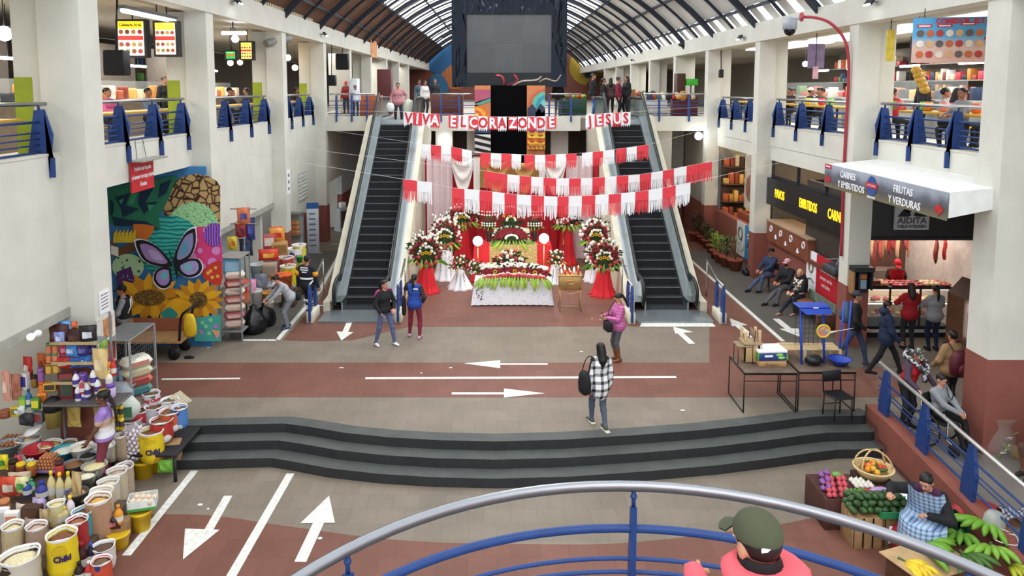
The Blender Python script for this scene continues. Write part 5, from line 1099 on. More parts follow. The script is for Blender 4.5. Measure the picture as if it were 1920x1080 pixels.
for sx in (-1, 1): b.ext([(sx * .36, y, .02), (sx * .18, y, .24), (sx * .02, y, .06), (sx * .1, y, .02)], (0, -.004, 0), K); b.ext([(sx * .02, y, .14), (sx * .12, y, .3), (sx * .2, y, .2), (sx * .1, y, .1)], (0, -.004, 0), K)
part('lettering', b, t)
light('AREA', (10.3, 19.2, 2.68), 36, (1, .82, .72), 2.2, None, 1.6, 'shop_light'); light('AREA', (10.3, 20.4, 2.68), 26, (1, .85, .75), 1.5, None, 1., 'shop_light')
t = thing('meat_display_case', 'glass fronted meat display case lit inside, under the AIDITA sign', 'display case', (10.15, 18.35, 0)); MW = 1.15
b = MB(); b.box(-MW, MW, -.2, .5, 0, .28, P('1a1b1f', .4)); b.box(-MW, MW, -.21, -.19, .12, .2, P('c8cace', .3)); part('base', b, t)
b = MB(); b.box(-MW, MW, -.22, .5, 1.22, 1.28, P('2a2624', .4)); part('top_shelf', b, t)
for z in (.5, .86): b = MB(); b.box(-MW + .03, MW - .03, -.1, .45, z, z + .02, P('d8d4ce', .4)); part('shelf', b, t)
for sx in (-1, -.33, .33, 1): b = MB(); b.box(sx * MW - .02, sx * MW + .02, -.22, -.18, .28, 1.24, P('3a2a22', .4)); part('frame_post', b, t)
b = MB(); b.box(-MW, MW, -.2, -.19, .28, 1.22, GLASS); part('glass_front', b, t); b = MB(); b.box(-MW, MW, .46, .5, .28, 1.22, P('e6d8c4', .4)); part('back_panel', b, t)
for z in (1.2, .84): b = MB(); b.box(-MW + .05, MW - .05, -.14, -.11, z - .015, z, P('fff2dc', .5, emit=2.5, var=0)); part('tube_light', b, t)
light('AREA', (10.15, 18.4, 1.18), 5, (1, .85, .65), 2., None, .4, 'case_light')
MEAT = [P('a8323a', .4, var=.3, scale=14), P('c2605a', .4, var=.3, scale=14), P('d8a07a', .45, var=.15), P('e0c49a', .45, var=.12), P('8e2a30', .4, var=.25, scale=14)]
def lump(name, label, loc, r, m, grp, rz=0.):
 k = ('lump', round(r[0], 2), round(r[1], 2), round(r[2], 2), m)
 if k not in _C:
  b = MB(); b.ell((0, 0, r[2] * .9), r, m, 10, 6); b.v = [tuple(Vector(v) * (1 + .1 * sin(v[0] * 40 + v[1] * 33))) for v in b.v]; _C[k] = b.mesh(name)
 return solo(name, _C[k], label, 'meat', loc, rz, grp)
for i in range(12): lump('chicken', 'plucked yellow chicken lying on the left of the meat counter top', (9.1 + (i % 6) * .12, 18.25 + (i // 6) * .22, 1.28), (.08, .1, .06), MEAT[2], 'chickens on the meat counter', U(-.4, .4))
for i in range(18): lump('meat_cut', 'red cut of meat laid on the middle of the counter top', (9.92 + (i % 6) * .13, 18.2 + (i // 6) * .19, 1.28), (.085, .07, .035), MEAT[(0, 1, 4)[i % 3]], 'red cuts on the meat counter', U(-.8, .8))
for i in range(6): lump('tripe', 'pale folded tripe on the right of the counter top', (10.72 + (i % 3) * .13, 18.25 + (i // 3) * .2, 1.28), (.085, .09, .05), MEAT[3], 'pale tripe on the meat counter', U(-.8, .8))
for i in range(5): lump('sausage_coil', 'pink sausage coil at the right end of the counter top', (11.14 + (i % 2) * .11, 18.22 + (i // 2) * .16, 1.28), (.06, .08, .04), MEAT[1], 'sausages at the right end of the counter', U(-.8, .8))
for z, lab in ((.52, 'lower'), (.88, 'upper')):
 for i in range(14): lump('meat_piece', 'piece of meat on the %s glass shelf inside the display case' % lab, (9.13 + i * .157, 18.33 + (i % 2) * .1, z), (.07, .1, .05), MEAT[(0, 2, 1, 3, 4)[(i * 3 + int(z * 10)) % 5]], 'meat on the %s shelf of the case' % lab, U(-.5, .5))
b = MB(); b.cyl((SHX0, 18.9, 2.5), (SHX1, 18.9, 2.5), .015, None, STEEL, 6); b.cyl((SHX0, 20.4, 2.5), (SHX1, 20.4, 2.5), .015, None, STEEL, 6); part('rail', b, thing('hanging_rail', 'steel rails under the shop ceiling carrying hung meat', 'rail', (0, 0, 0)))
def hang(name, label, x, y, z1, z0, r, m, grp, kind='strip'):
 b = MB(); n = 6; pts = [Vector((.02 * sin(k * 1.3), .01 * cos(k), z0 - z1 + (z1 - z0) * (1 - k / n) )) for k in range(n + 1)]
 b.tube([(p.x, p.y, p.z) for p in pts], [r * q for q in ((.35, .8, 1, 1.05, 1, .85, .4) if kind == 'slab' else (.8, 1, 1, 1, 1, 1, .8))], m, 8, flat=.55 if kind == 'slab' else 1.); b.cyl((0, 0, 0), (0, 0, .06), .006, None, STEEL, 5); solo(name, b, label, 'meat', (x, y, z1), U(-.4, .4), grp)
for i in range(6): hang('sausage_string', 'long pink sausage string hanging at the left of the meat shop', 9.13 + .07 * i, 18.9, 2.46, 1.5 + U(0, .1), .032, MEAT[1 if i % 2 else 0], 'sausage strings at the left')
hang('sausage_string', 'single short sausage string right of the sausage bundle', 9.72, 18.9, 2.46, 1.55, .04, MEAT[1], None)
for i, (x, h_, m) in enumerate(((10.05, .5, 1), (10.3, .62, 0), (10.55, .55, 2), (10.78, .75, 3), (10.95, .6, 1), (9.9, .45, 0), (9.55, .5, 4), (9.75, .6, 1), (11.05, .8, 1))): hang('hung_meat', 'slab of meat hung from the back rail of the meat shop', x, 20.4, 2.46, 2.46 - h_, .11, MEAT[m], 'meat slabs hung at the back', 'slab')
for i in range(12): hang('hung_meat', 'slab of meat hung from the front rail of the meat shop', 9.85 + i * .115, 19.75 + .1 * (i % 2), 2.46, U(1.55, 1.95), U(.06, .1), MEAT[(0, 1, 3, 4, 1, 2)[i % 6]], 'meat slabs hung on the second row', 'slab')
hang('hung_ham', 'brown cured ham hanging alone against the white shop wall', 11.3, 18.9, 2.35, 1.7, .1, P('7a3a2a', .4, var=.3), None, 'slab'); hang('red_sausage', 'bright red sausage hanging between the ham and the bag', 11.52, 18.9, 2.3, 1.8, .045, P('c83a32', .4), None)
b = MB(); b.box(9.1, 9.6, 20.2, 20.8, .1, 1.3, P('6a5a50', .6)); b.box(9.1, 11.4, 20.55, 21.05, .1, 1.1, P('8a8078', .5)); solo('work_table', b, 'long work table at the back of the meat shop', 'table')
# brown vitrine with a white tube right of the meat shop
p = onz(1808, 700); t = thing('lit_vitrine', 'tall brown vitrine with a bright white tube, beside the near right pillar', 'cabinet', (p.x + .1, 15.9, 0)); b = MB(); b.box(-.3, .3, -.3, .3, 0, 1.7, P('5a3a26', .5, var=.2)); b.ext([(-.3, -.3, 1.7), (.3, -.3, 1.7), (.3, -.3, 1.95), (0, -.3, 2.05)], (0, .6, 0), P('4a3020', .5)); part('body', b, t); b = MB(); b.box(-.22, .2, -.33, -.3, .25, 1.4, GLASS); part('glass_door', b, t)
b = MB(); b.cyl((-.15, -.36, .85), (-.15, -.36, 1.6), .045, None, P('eaf4ff', .5, emit=6., var=0), 8); part('tube_light', b, t)
# pay phone on the pillar
t = thing('pay_phone', 'black hooded pay phone with orange phone inside on the middle right pillar', 'phone', (XR + .27, 17.44, 1.35)); b = MB(); b.box(-.24, .24, -.28, 0, .55, .66, P('26282a', .5)); b.box(-.24, -.2, -.24, 0, 0, .56, P('9a7048', .6)); b.box(.2, .24, -.22, 0, .1, .56, DARK); b.box(-.22, .22, -.03, 0, 0, .56, BLACK); part('hood', b, t)
b = MB(); b.rbox(-.06, .14, -.14, -.04, .05, .5, P('3a3c40', .4), .01); b.box(-.02, .12, -.15, -.14, .36, .46, P('d06a30', .5)); b.box(-.02, .12, -.15, -.14, .12, .33, P('8fa6bc', .5)); part('phone_body', b, t); b = MB(); b.tube([(-.12, -.1, .4), (-.13, -.13, .35), (-.13, -.13, .2), (-.12, -.1, .14)], .025, BLACK, 7); part('handset', b, t)
# black fascia with yellow letters, counter, panels
CX_ = XR + .45
t = thing('shop_sign', 'long black shop sign with glowing yellow letters over the brown counter', 'sign', (CX_ - .03, 21, 2.5)); b = MB(); b.box(-.08, .08, -2.95, 2.85, 0, .85, P('1c1d22', .35)); part('board', b, t); YEL = P('ffc21e', .5, emit=1.3, var=0)
b = MB()
for s_, y, L in (('PAVOS', 1.75, .95), ('EMBUTIDOS', -.35, 1.5), ('CARNES', -2.1, 1.2)): b.text(s_, .38, WR(-.085, y, .42), YEL, L / (.26 * len(s_)) * .9, .004, bold=.003)
part('lettering', b, t)
b = MB(); b.box(CX_ + .05, CX_ + .1, 18, 23.9, 3.35, 3.42, DARK)
for y in (18.05, 19.9, 21.8, 23.8): b.box(CX_ + .02, CX_ + .1, y - .04, y + .04, 3.35, 3.92, DARK)
struct('window_shop_grid', b)
t = thing('shop_counter', 'reddish wooden counter box with round white rings along its front', 'counter', (CX_, 21.4, 1.35)); b = MB(); b.box(-.12, .7, -.9, 2.3, 0, .62, P('7d4632', .55, var=.2, scale=5)); b.box(-.14, .72, -.92, 2.32, .62, .66, P('a48a70', .6)); part('box', b, t); b = MB(); b.box(-.12, .7, -3.3, -.9, 0, .1, P('6f3a2c', .55)); part('ledge', b, t)
for i, (y, z) in enumerate(((1.9, .42), (1.1, .42), (.3, .42), (-.6, .42))): b = MB(); b.tube([(-.13, y + .09 * cos(a * pi / 8), z + .09 * sin(a * pi / 8)) for a in range(16)], .02, PWH, 5, True); part('ring', b, t)
for i, (y, z) in enumerate(((1.5, .2), (.7, .16), (-.2, .14))): b = MB(); b.ell((-.13, y, z), (.015, .1, .05), PWH, 10, 5); b.ell((-.13, y, z + .05), (.015, .05, .06), PWH, 8, 5); part('emblem', b, t)
for i, (y, c, w_, h_) in enumerate(((19.7, 'b88c58', .3, .22), (19.2, 'c4bfb4', .25, .16), (18.7, '9a9488', .3, .2), (20.1, '8f3a44', .2, .18))): b = MB(); b.rbox(-.15, .15, -w_ / 2, w_ / 2, 0, h_, P(c, .7), .02); solo('carton', b, ['tan carton on the low counter ledge', 'white carton on the low counter ledge', 'grey carton at the near end of the counter ledge', 'dark red carton beside the tall counter box'][i], 'box', (CX_ + .25, y, 1.45))
b = MB(); b.rbox(-.28, .3, -.35, .35, 0, .22, P('3c4046', .6), .05); b.tube([(-.2, -.3, .3), (.0, 0, .38), (-.2, .3, .3)], .02, GREY, 6); solo('motor_box', b, 'grey motor or scale heaped on the end of the counter above the red panel', 'machine', (CX_ - .05, 18.75, 1.47))
light('POINT', (CX_ + .9, 21.6, 3.2), 12, (1, .8, .55), .2); light('POINT', (CX_ + 1.4, 22.6, 3.4), 30, (1, .8, .55), .2); light('POINT', (CX_ + 1.4, 26.6, 3.2), 70, (1, .78, .5), .2)
SHELFG = [('6b4a3a', 'c09a6a'), ('3a3c44', '8a5a3c'), ('a8623c', 'd8b078')]
for i, (x, y, rz) in enumerate(((11, 21.9, 0), (11, 23.2, 0), (9.45, 29.4, pi / 2), (10.5, 29.4, pi / 2), (11.5, 29.4, pi / 2))):
 t = thing('shop_shelf', ['shelf at the near end', 'second shelf', 'third shelf', 'far shelf'][i % 4] + (' behind the yellow lettered sign' if i < 2 else ' in the lit shop behind the potted plants'), 'shelf', (x, y, 0), rz); b = MB()
 for k in range(5): b.box(-.25, .25, -.5, .5, .3 + k * .7, .34 + k * .7, P('5a4636', .6))
 b.box(.22, .25, -.5, .5, 0, 3.4, P('4a3a30', .7)); part('frame', b, t)
 for k in range(5):
  b = MB()
  for q in range(5): b.rbox(-.2, .1, -.46 + q * .19, -.3 + q * .19, .34 + k * .7, .34 + k * .7 + U(.2, .5), P(random.choice(['c0823c', '8c3a2c', 'd8c8a8', '4a3a34', 'b85a34', 'e0b060']), .6), .02)
  o_ = part('goods', b, t); o_['kind'] = 'stuff'
for i, (y, z) in enumerate(((24.9, 1.55), (25.6, 1.55), (26.3, 1.55), (27., 1.55), (27.7, 1.55))):
 b = MB(); b.lathe([(.02, .0), (.25, .02), (.28, .1), (.2, .2), (.02, .26)], P('c88a4c', .6, var=.3, scale=12), 12); solo('fried_food_heap', b, 'heap of golden food in the lit shop window, one of five along it', 'food', (CX_ + .8, y, z), 0, 'golden food heaps in the shop window')
b = MB(); b.box(CX_ + .4, CX_ + 1.2, 24.5, 28.2, 0, 1.55, P('8c4a34', .6)); solo('food_counter', b, 'red-brown food counter in the lit shop behind the potted plants', 'counter')
for i, y in enumerate((25.2, 26.2, 27.4)): b = MB(); b.ell((0, 0, 0), .1, P('ffdfa8', .5, emit=10, var=0), 10, 7); b.cyl((0, 0, .08), (0, 0, .8), .01, None, DARK, 5); solo('bulb_lamp', b, 'bare glowing bulb in the lit shop behind the potted plants', 'lamp', (CX_ + .9, y, 3.0 - .15 * (i % 2)), 0, 'bulbs in the shop behind the plants')
b = MB(); b.box(-.03, .03, -.85, .85, -.95, .95, P('b8a894', .6, var=.3, scale=3)); b.ell((-.04, .1, -.2), (.01, .6, .5), P('8c5a4a', .6, var=.4, scale=5), 14, 6); b.ell((-.045, -.5, .55), (.01, .3, .3), P('b8202c', .5), 14, 6); solo('food_poster', b, 'big meat poster with a red disc standing in the opening right of the plants', 'poster', (CX_ - .02, 25.35, 2.95))
t = thing('wall_panel', 'blue and white painted panel on the red counter behind the potted plants', 'panel', (CX_ - .02, 25.9, .75)); b = MB(); b.box(-.02, .02, -1.35, .1, -.55, .65, P('3f86bc', .5, var=.08)); part('blue_board', b, t); b = MB(); b.box(-.02, .02, .1, 1.0, -.55, .65, P('d8d8d4', .5)); b.tube([(-.03, .55 + .2 * cos(a * pi / 8), .25 + .22 * sin(a * pi / 8)) for a in range(16)], .03, P('6a6a64', .6), 5, True); part('white_board', b, t)
b = MB(); [b.box(-.024, -.02, -1.1 + .1 * k, -.15, z, z + .05, m) for k, (z, m) in enumerate(((.32, PWH), (.2, PWH), (-.05, P('2a5a8c'))))]; b.tube(smoothline([(-.03, -.2, -.1), (-.03, -.6, .5), (-.03, -1.2, .45)]), .02, P('2a5a94', .5), 5); part('lettering', b, t)
t = thing('health_panel', 'red and white wall panel reading Cuida tu salud behind the seated people', 'panel', (CX_ - .02, 19.6, 1.06)); b = MB(); b.box(-.02, .02, .5, 1.15, -.55, .62, PWHITE); b.tube([(-.03, .82 + .13 * cos(a * pi / 8), .2 + .17 * sin(a * pi / 8)) for a in range(16)], .025, P('8a7a5c', .6), 5, True); b.tube(smoothline([(-.03, 1.0, -.2), (-.03, .8, -.14), (-.03, .62, -.22)]), .018, GREY, 5); part('white_board', b, t)
b = MB(); b.box(-.02, .02, -1.75, .5, -.55, .62, P('b82430', .5, var=.05)); part('red_board', b, t); b = MB(); b.ext([(-.06, -.65, .55), (-.06, -1.75, .6), (-.06, -1.75, -.55), (-.06, -1.25, -.55), (-.06, -1.2, -.1), (-.06, -.95, .3)], (.03, 0, 0), P('c92a34', .5)); part('red_leaf', b, t)
b = MB(); b.text('Cuida tu salud', .2, WR(-.024, -.18, .28), PWH, .8, bold=.006); b.text('compra en los', .15, WR(-.024, -.12, .05), PWH, .85); b.text('mercados', .15, WR(-.024, -.12, -.14), PWH, .85); b.tube(smoothline([(-.064, -.68, .55), (-.064, -1.0, .3), (-.064, -1.22, -.1), (-.064, -1.25, -.55)]), .035, P('d8dce0', .5), 5, flat=.2); b.ell((-.065, -1.5, .0), (.008, .06, .07), PWH, 8, 5); part('lettering', b, t)
# bench and chair
t = thing('bench', 'old wooden bench under the masked man and the blond woman', 'bench', (8.36, 19.3, 0)); b = MB(); b.rbox(-.2, .22, -.75, .95, .4, .45, WOOD, .01); part('seat', b, t); b = MB(); b.box(.26, .31, -.75, .9, .45, .68, P('6a7a6c', .7, var=.3)); part('backrest', b, t)
for y in (-.68, .8): b = MB(); b.rbox(-.18, .3, y - .06, y + .06, 0, .4, P('5a4030', .7), .01); part('leg', b, t)
p = man1.location
def chair(label, loc, rz, m, sm, name='chair', back=True):
 t = thing(name, label, 'chair', loc, rz); b = MB(); b.rbox(-.2, .2, -.2, .2, .42, .46, sm, .02); part('seat', b, t)
 for sx in (-1, 1):
  for sy in (-1, 1): b = MB(); b.cyl((sx * .18, sy * .18, 0), (sx * .17, sy * .17, .43), .014, None, m, 7); part('leg', b, t)
 b = MB(); b.tube([(-.17, .18, .2), (.17, .18, .2)], .009, m, 5); part('stretcher', b, t)
 if back:
  b = MB(); b.tube([(-.18, .18, .44), (-.19, .23, .82), (.19, .23, .82), (.18, .18, .44)], .014, m, 7); part('back_frame', b, t); b = MB(); b.rbox(-.18, .18, .21, .24, .62, .82, sm, .01); part('backrest', b, t)
 return t
chair('dark metal chair under the man in the dark blue jacket', (p.x, p.y, 0), R(-62), DARK, P('3a3032', .6))
b = MB(); b.ell((0, 0, .12), .12, BLACK, 12, 8); b.ell((.0, -.16, .1), .1, BLACK, 12, 8); b.cyl((0, -.16, .1), (0, 0, .12), .03, None, DARK, 8); solo('dumbbell', b, 'black round weight on the floor between the last pot and the pillar', 'weight', onz(1397, 515))
# potted plants along the wall
TERRA = P('8e4a38', .7, var=.12)
pots = [((1378, 507), 1.0, 2, 'potted plant nearest the seated men, sparse upright stems'), ((1362, 500), .95, 0, 'second potted plant from the seated men, dense dark leaves'), ((1350, 493), .9, 1, 'third potted plant from the seated men, bright yellow-green'), ((1342, 485), .85, 1, 'fourth potted plant from the seated men, yellow-green leaves'), ((1334, 474), .8, 0, 'fifth potted plant, low pot in the middle of the row'), ((1326, 465), .85, 0, 'sixth potted plant, dark bush with red tips'), ((1318, 458), .9, 3, 'seventh potted plant, bushy and dark, near the far pillar'), ((1302, 452), .95, 3, 'farthest potted plant, slim dark cordyline beside right escalator'), ((1310, 449), .8, 3, 'small dark plant behind the farthest pots')]
for (px, lbl) in [((q[0], q[3])) for q in pots]:
 k = [q for q in pots if q[3] == lbl][0]; p = onz(*px); s_ = k[1]; t = thing('potted_plant', lbl, 'plant', p)
 b = MB(); b.lathe([(.18 * s_, 0), (.25 * s_, .34 * s_), (.28 * s_, .35 * s_), (.28 * s_, .4 * s_), (.24 * s_, .4 * s_), (.02, .37 * s_)], TERRA, 16); part('pot', b, t)
 b = MB(); g1 = [P('2c4a22', .6, var=.3), P('7c9a30', .6, var=.3), P('5a7a34', .6, var=.3), P('24301f', .6, var=.3)][k[2]]
 for i in range(110 if k[2] != 2 else 40):
  a, r, z = U(0, 6.3), U(.02, .26) * s_, U(.42, 1.1 if k[2] != 3 else 1.25) * s_; r *= 1.1 - abs(z / s_ - .75) * .9; q = Vector((r * cos(a), r * sin(a), z)); d = Vector((cos(a), sin(a), U(.1, 1.2))).normalized() * U(.1, .2) * s_; n_ = d.cross(Vector((0, 0, 1))).normalized() * .025; b.face([q, q + d * .5 + n_, q + d, q + d * .5 - n_], g1)
 part('foliage', b, t); b = MB()
 for i in range(4): b.cyl((0, 0, .38 * s_), (U(-.12, .12), U(-.12, .12), U(.7, .95) * s_), .012, .006, P('5a4a34', .8), 5)
 part('stem', b, t)
# red cable pipe with dome camera
t = thing('surveillance_camera', 'white dome camera on a curved red pipe climbing the right pillar', 'camera', (XR - .06, 17.6, 3.0)); b = MB(); X0 = -.02; Pz = lambda px, py, X: onx(px, py, X) - Vector((XR - .06, 17.6, 3.0))
q = [Pz(1577, 480, XR - .04), Pz(1583, 300, XR - .04), Pz(1591, 150, XR - .06), Pz(1589, 95, XR - .1), Pz(1578, 65, XR - .2), Pz(1555, 42, XR - .45), Pz(1528, 33, XR - .65), Pz(1503, 32, XR - .85)]
b.tube(smoothline(q, 5), .035, P('a8303c', .5), 8); part('pipe', b, t); e = q[-1]; b = MB(); b.cyl(e, e + Vector((-.2, 0, -.06)), .04, None, P('b8bcc4', .4), 8); b.cyl(e + Vector((.02, 0, 0)), e + Vector((-.02, 0, 0)), .11, None, P('c43a44', .5), 10); part('bracket', b, t)
e2 = e + Vector((-.28, 0, -.1)); b = MB(); b.lathe([(.05, .1), (.14, .06), (.17, -.05), (.165, -.2), (.02, -.21)], P('a8acb6', .4), 16, e2); part('housing', b, t); b = MB(); b.ell(e2 + Vector((0, 0, -.22)), (.14, .14, .14), P('111216', .1), 14, 8); part('dome', b, t)
# floodlights on the beams
def flood(px, py, X, sg, label, on=True):
 p = onx(px, py, X + sg * .0); t = thing('floodlight', label, 'lamp', p); b = MB(); b.box(-.03, .03, -.15, .15, -.08, .08, DARK); b.v = [tuple(TL(-sg * .2, 0, 0) @ RY(sg * .6) @ Vector(v)) for v in b.v]; b.cyl((-sg * .18, 0, 0), (sg * .04, 0, 0), .02, None, GREY, 6); part('housing', b, t)
 b = MB(); b.box(-.012, .012, -.13, .13, -.07, .07, P('f4faff', .5, emit=14., var=0)); b.v = [tuple(TL(-sg * .235, 0, -.024) @ RY(sg * .6) @ Vector(v)) for v in b.v]; part('lens', b, t)
flood(1398, 70, XR, 1, 'lit floodlight on the right beam above the second right pillar'); flood(1648, 3, XR, 1, 'lit floodlight on the right beam at the top edge of the picture'); flood(1190, 113, XR, 1, 'far lit floodlight low on the right beam')
flood(600, 64, XL, -1, 'lit floodlight on the left beam beside the roof panels'); flood(432, 2, XL, -1, 'lit floodlight on the left beam at the top edge of the picture'); 
p = onx(1283, 84, XR); t = thing('horn_speaker', 'round black horn speaker on the right beam', 'speaker', p); b = MB(); b.lathe([(.05, .25), (.1, .12), (.24, 0), (.22, -.02), (.02, .02)], BLACK, 16, M=RY(-pi / 2)); part('horn', b, t); b = MB(); b.cyl((0, 0, 0), (.1, 0, 0), .03, None, DARK, 6); part('bracket', b, t)
# ---------------------------------------------------------------- folding tables by the steps and what stands on them
IRON = P('16140f', .5, var=.1)
TBW = P('6a5a4e', .6, var=.2)
ta = onz(1417, 785); tb = onz(1520, 788); tc = onz(1622, 788)
def ftable(label, x0, x1, y0, y1, h=.82):
 t = thing('folding_table', label, 'table', ((x0 + x1) / 2, (y0 + y1) / 2, 0)); cx, cy = (x0 + x1) / 2, (y0 + y1) / 2; b = MB(); b.rbox(x0 - cx, x1 - cx, y0 - cy, y1 - cy, h - .03, h, TBW, .01); part('tabletop', b, t)
 b = MB(); b.tube([(x0 - cx, y0 - cy + .02, h - .05), (x1 - cx, y0 - cy + .02, h - .05), (x1 - cx, y1 - cy - .02, h - .05), (x0 - cx, y1 - cy - .02, h - .05)], .02, IRON, 6, True); b.tube([(x0 - cx, y0 - cy + .05, h - .2), (x1 - cx, y0 - cy + .05, h - .2)], .01, IRON, 5); part('frame', b, t)
 for x in (x0, x1):
  b = MB(); b.tube([(x - cx, y0 - cy + .02, h - .05), (x - cx, y0 - cy + .02, .012), (x - cx, y1 - cy - .02, .012), (x - cx, y1 - cy - .02, h - .05)], .014, IRON, 6); part('leg_frame', b, t)
 return t
T1 = ftable('black iron folding table nearest the plaza, carrying the boxes', 4.72, 5.72, 13.75, 14.7); T2 = ftable('black iron folding table next to the ramp railing, carrying the blue stand', 5.78, 6.86, 13.8, 14.75)
TZ = .82
b = MB(); b.rbox(-.28, .28, -.2, .2, .02, .17, P('23407e', .5, var=.1), .01); b.rbox(-.29, .29, -.21, .21, .17, .22, PWHITE, .01); b.rbox(-.29, -.27, -.2, .2, .02, .18, P('5a9a3c', .5), .005); b.ext([(.29 + .0, -.18, .03), (.29, .18, .03), (.29, .16, .18), (.29, -.1, .2)], (.03, 0, 0), P('6ab83c', .5)); b.box(-.16, 0, -.205, -.2, .09, .13, PWH); b.ell((.18, -.2, .07), (.08, .008, .03), P('8fc86a', .5), 8, 5); b.ell((.14, -.2, .13), (.08, .008, .03), P('8fc86a', .5), 8, 5)
solo('fruit_box', b, 'blue and white fruit carton with green ends on the folding table', 'box', (5.34, 14.25, TZ + .09), R(4))
b = MB(); b.rbox(-.27, .27, -.22, .22, 0, .1, CARD, .01); b.text('Grapes', .09, FRONT((-.02, -.225, .045)), P('5a2a24')); solo('cardboard_tray', b, 'brown cardboard tray printed Grapes under the blue fruit carton', 'box', (5.34, 14.22, TZ))
t = chair('small red-framed chair standing on the folding table at the left end', (4.86, 14.3, TZ), R(-90), P('6a2a22', .5), P('8a7a64', .7)); t.scale = (.8, .8, .8)
t = thing('wooden_stool', 'small pale wooden stool upside down on the red chair', 'stool', (4.98, 14.3, TZ + .02)); b = MB(); b.rbox(-.16, .2, -.16, .16, .36, .42, P('a89070', .7, var=.15), .01); part('seat', b, t)
for sx in (-.12, .15):
 for sy in (-.12, .12): b = MB(); b.rbox(sx - .025, sx + .025, sy - .025, sy + .025, .42, .62 + U(-.04, .04), P('c8ad84', .7), .005); part('leg', b, t)
for nm, x0, x1 in (('inner', -.15, .16),): b = MB(); b.rbox(x0, x1, -.14, -.11, .02, .36, P('b89a70', .7), .005); b.rbox(x0, x0 + .04, -.14, .14, .02, .36, P('b89a70', .7), .005); b.rbox(x1 - .04, x1, -.14, .14, .02, .36, P('b89a70', .7), .005); part('apron', b, t)
t = thing('wooden_crate', 'long pale slatted wooden crate lying across both folding tables', 'crate', (6.25, 14.52, TZ)); WD = P('c8ad84', .75, var=.15, scale=8)
for i in range(4): b = MB(); b.box(-.56, .56, -.2 + i * .11, -.12 + i * .11, .22, .235, WD); part('slat', b, t)
for x in (-.54, -.16, .2, .54): b = MB(); b.box(x - .03, x + .03, -.2, .2, 0, .22, WD); part('post', b, t)
b = MB(); b.ell((0, 0, .1), (.18, .13, .1), P('17191c', .35), 12, 7); b.v = [tuple(Vector(v) * (1 + .06 * sin(30 * v[0] + 21 * v[1]))) for v in b.v]; solo('black_bag', b, 'shiny black plastic bag on the folding table between the blue legs', 'bag', (6.18, 14.1, TZ + .005))
t = thing('blue_stand', 'tall blue metal stand with wire basket standing on the folding table', 'stand', (6.28, 14.25, TZ)); BS = P('2344a8', .4)
for x in (-.32, .12): b = MB(); b.cyl((x, -.1, 0), (x + .02, .1, 1.15), .025, None, BS, 8); part('post', b, t)
for x in (.48, .62): b = MB(); b.cyl((x, .1, -.2), (x + .1, .15, 1.2), .02, None, BS, 8); part('side_post', b, t)
b = MB(); b.rbox(-.42, .2, -.12, .22, 1.12, 1.16, BS, .02); b.ext([(-.42, -.12, 1.12), (.2, -.12, 1.12), (.2, -.18, 1.02), (-.3, -.18, 1.02)], (0, .03, 0), BS); b.box(-.15, -.05, -.135, -.13, 1.13, 1.15, PWH); part('tray', b, t)
b = MB()
for i in range(7): b.cyl((-.36 + i * .09, .16, .3), (-.36 + i * .09, .16, 1.1), .004, None, DARK, 4)
for i in range(8): b.cyl((-.38, .16, .34 + i * .1), (.24, .16, .34 + i * .1), .004, None, DARK, 4)
part('wire_mesh', b, t)
t = thing('toy_racket', 'round yellow-rimmed paddle with picture hung on the blue stand', 'paddle', (6.3, 14.02, 1.53)); b = MB(); b.tube([(.12 * cos(a * pi / 12), 0, .12 * sin(a * pi / 12)) for a in range(24)], .02, P('e0b83a', .5), 6, True); part('rim', b, t); b = MB(); b.cyl((0, -.004, 0), (0, .004, 0), .115, None, spotmat('paddle_picture', [(0, 'c8a878'), (.3, '7a8ab8'), (.55, 'c87a5a'), (.8, 'e0c8a0')], 14, 'COLOR'), 20); part('face', b, t); b = MB(); b.cyl((.12, 0, -.03), (.26, 0, 0), .025, .012, P('d8d0c0', .5), 8); b.cyl((.26, 0, 0), (.6, .05, .04), .008, None, P('c8c4bc', .5), 6); part('handle', b, t)
b = MB(); b.lathe([(.1, 0), (.2, .12), (.23, .14), (.21, .12), (.11, .02), (.01, .015)], BS, 20); solo('blue_basin', b, 'blue plastic basin at the end of the folding table by the railing', 'basin', (6.68, 14.1, TZ), 0)
chair('black round-seated metal stool chair standing on the first step before the tables', (6.42, 13.55, .012), R(10), IRON, P('1c1c1e', .4))
# vegetable bag and box by the near pillar
p = onz(1872, 848, -.1); t = thing('vegetable_bag', 'clear plastic bag of leeks and green trimmings against the near right pillar', 'bag', p); b = MB(); b.lathe([(.28, 0), (.3, .15), (.24, .35), (.16, .48), (.19, .6), (.22, .64)], P('d8e0dc', .15, alpha=.14, var=0), 18, fn=lambda a, u: 1 + .07 * sin(4 * a + 5 * u)); part('plastic', b, t)
b = MB()
for i in range(160): a, r, z = U(0, 6.3), U(0, .23), U(.04, .4); r *= 1 - z * .7; q = Vector((r * cos(a), r * sin(a), z)); d = Vector((U(-1, 1), U(-1, 1), U(-.4, 1))).normalized() * U(.06, .16); n_ = d.orthogonal().normalized() * .02; b.face([q, q + d * .5 + n_, q + d, q + d * .5 - n_], random.choice([FL2, P('4a7a34', .6), P('c8d4c0', .6), P('7a9a5a', .6)]))
o_ = part('green_trimmings', b, t); o_['kind'] = 'stuff'
for i in range(3): b = MB(); b.cyl((-.05 + i * .06, 0, .3), (-.08 + i * .09, -.02, .68), .016, .012, P('dce0c8', .5), 7); part('leek', b, t)
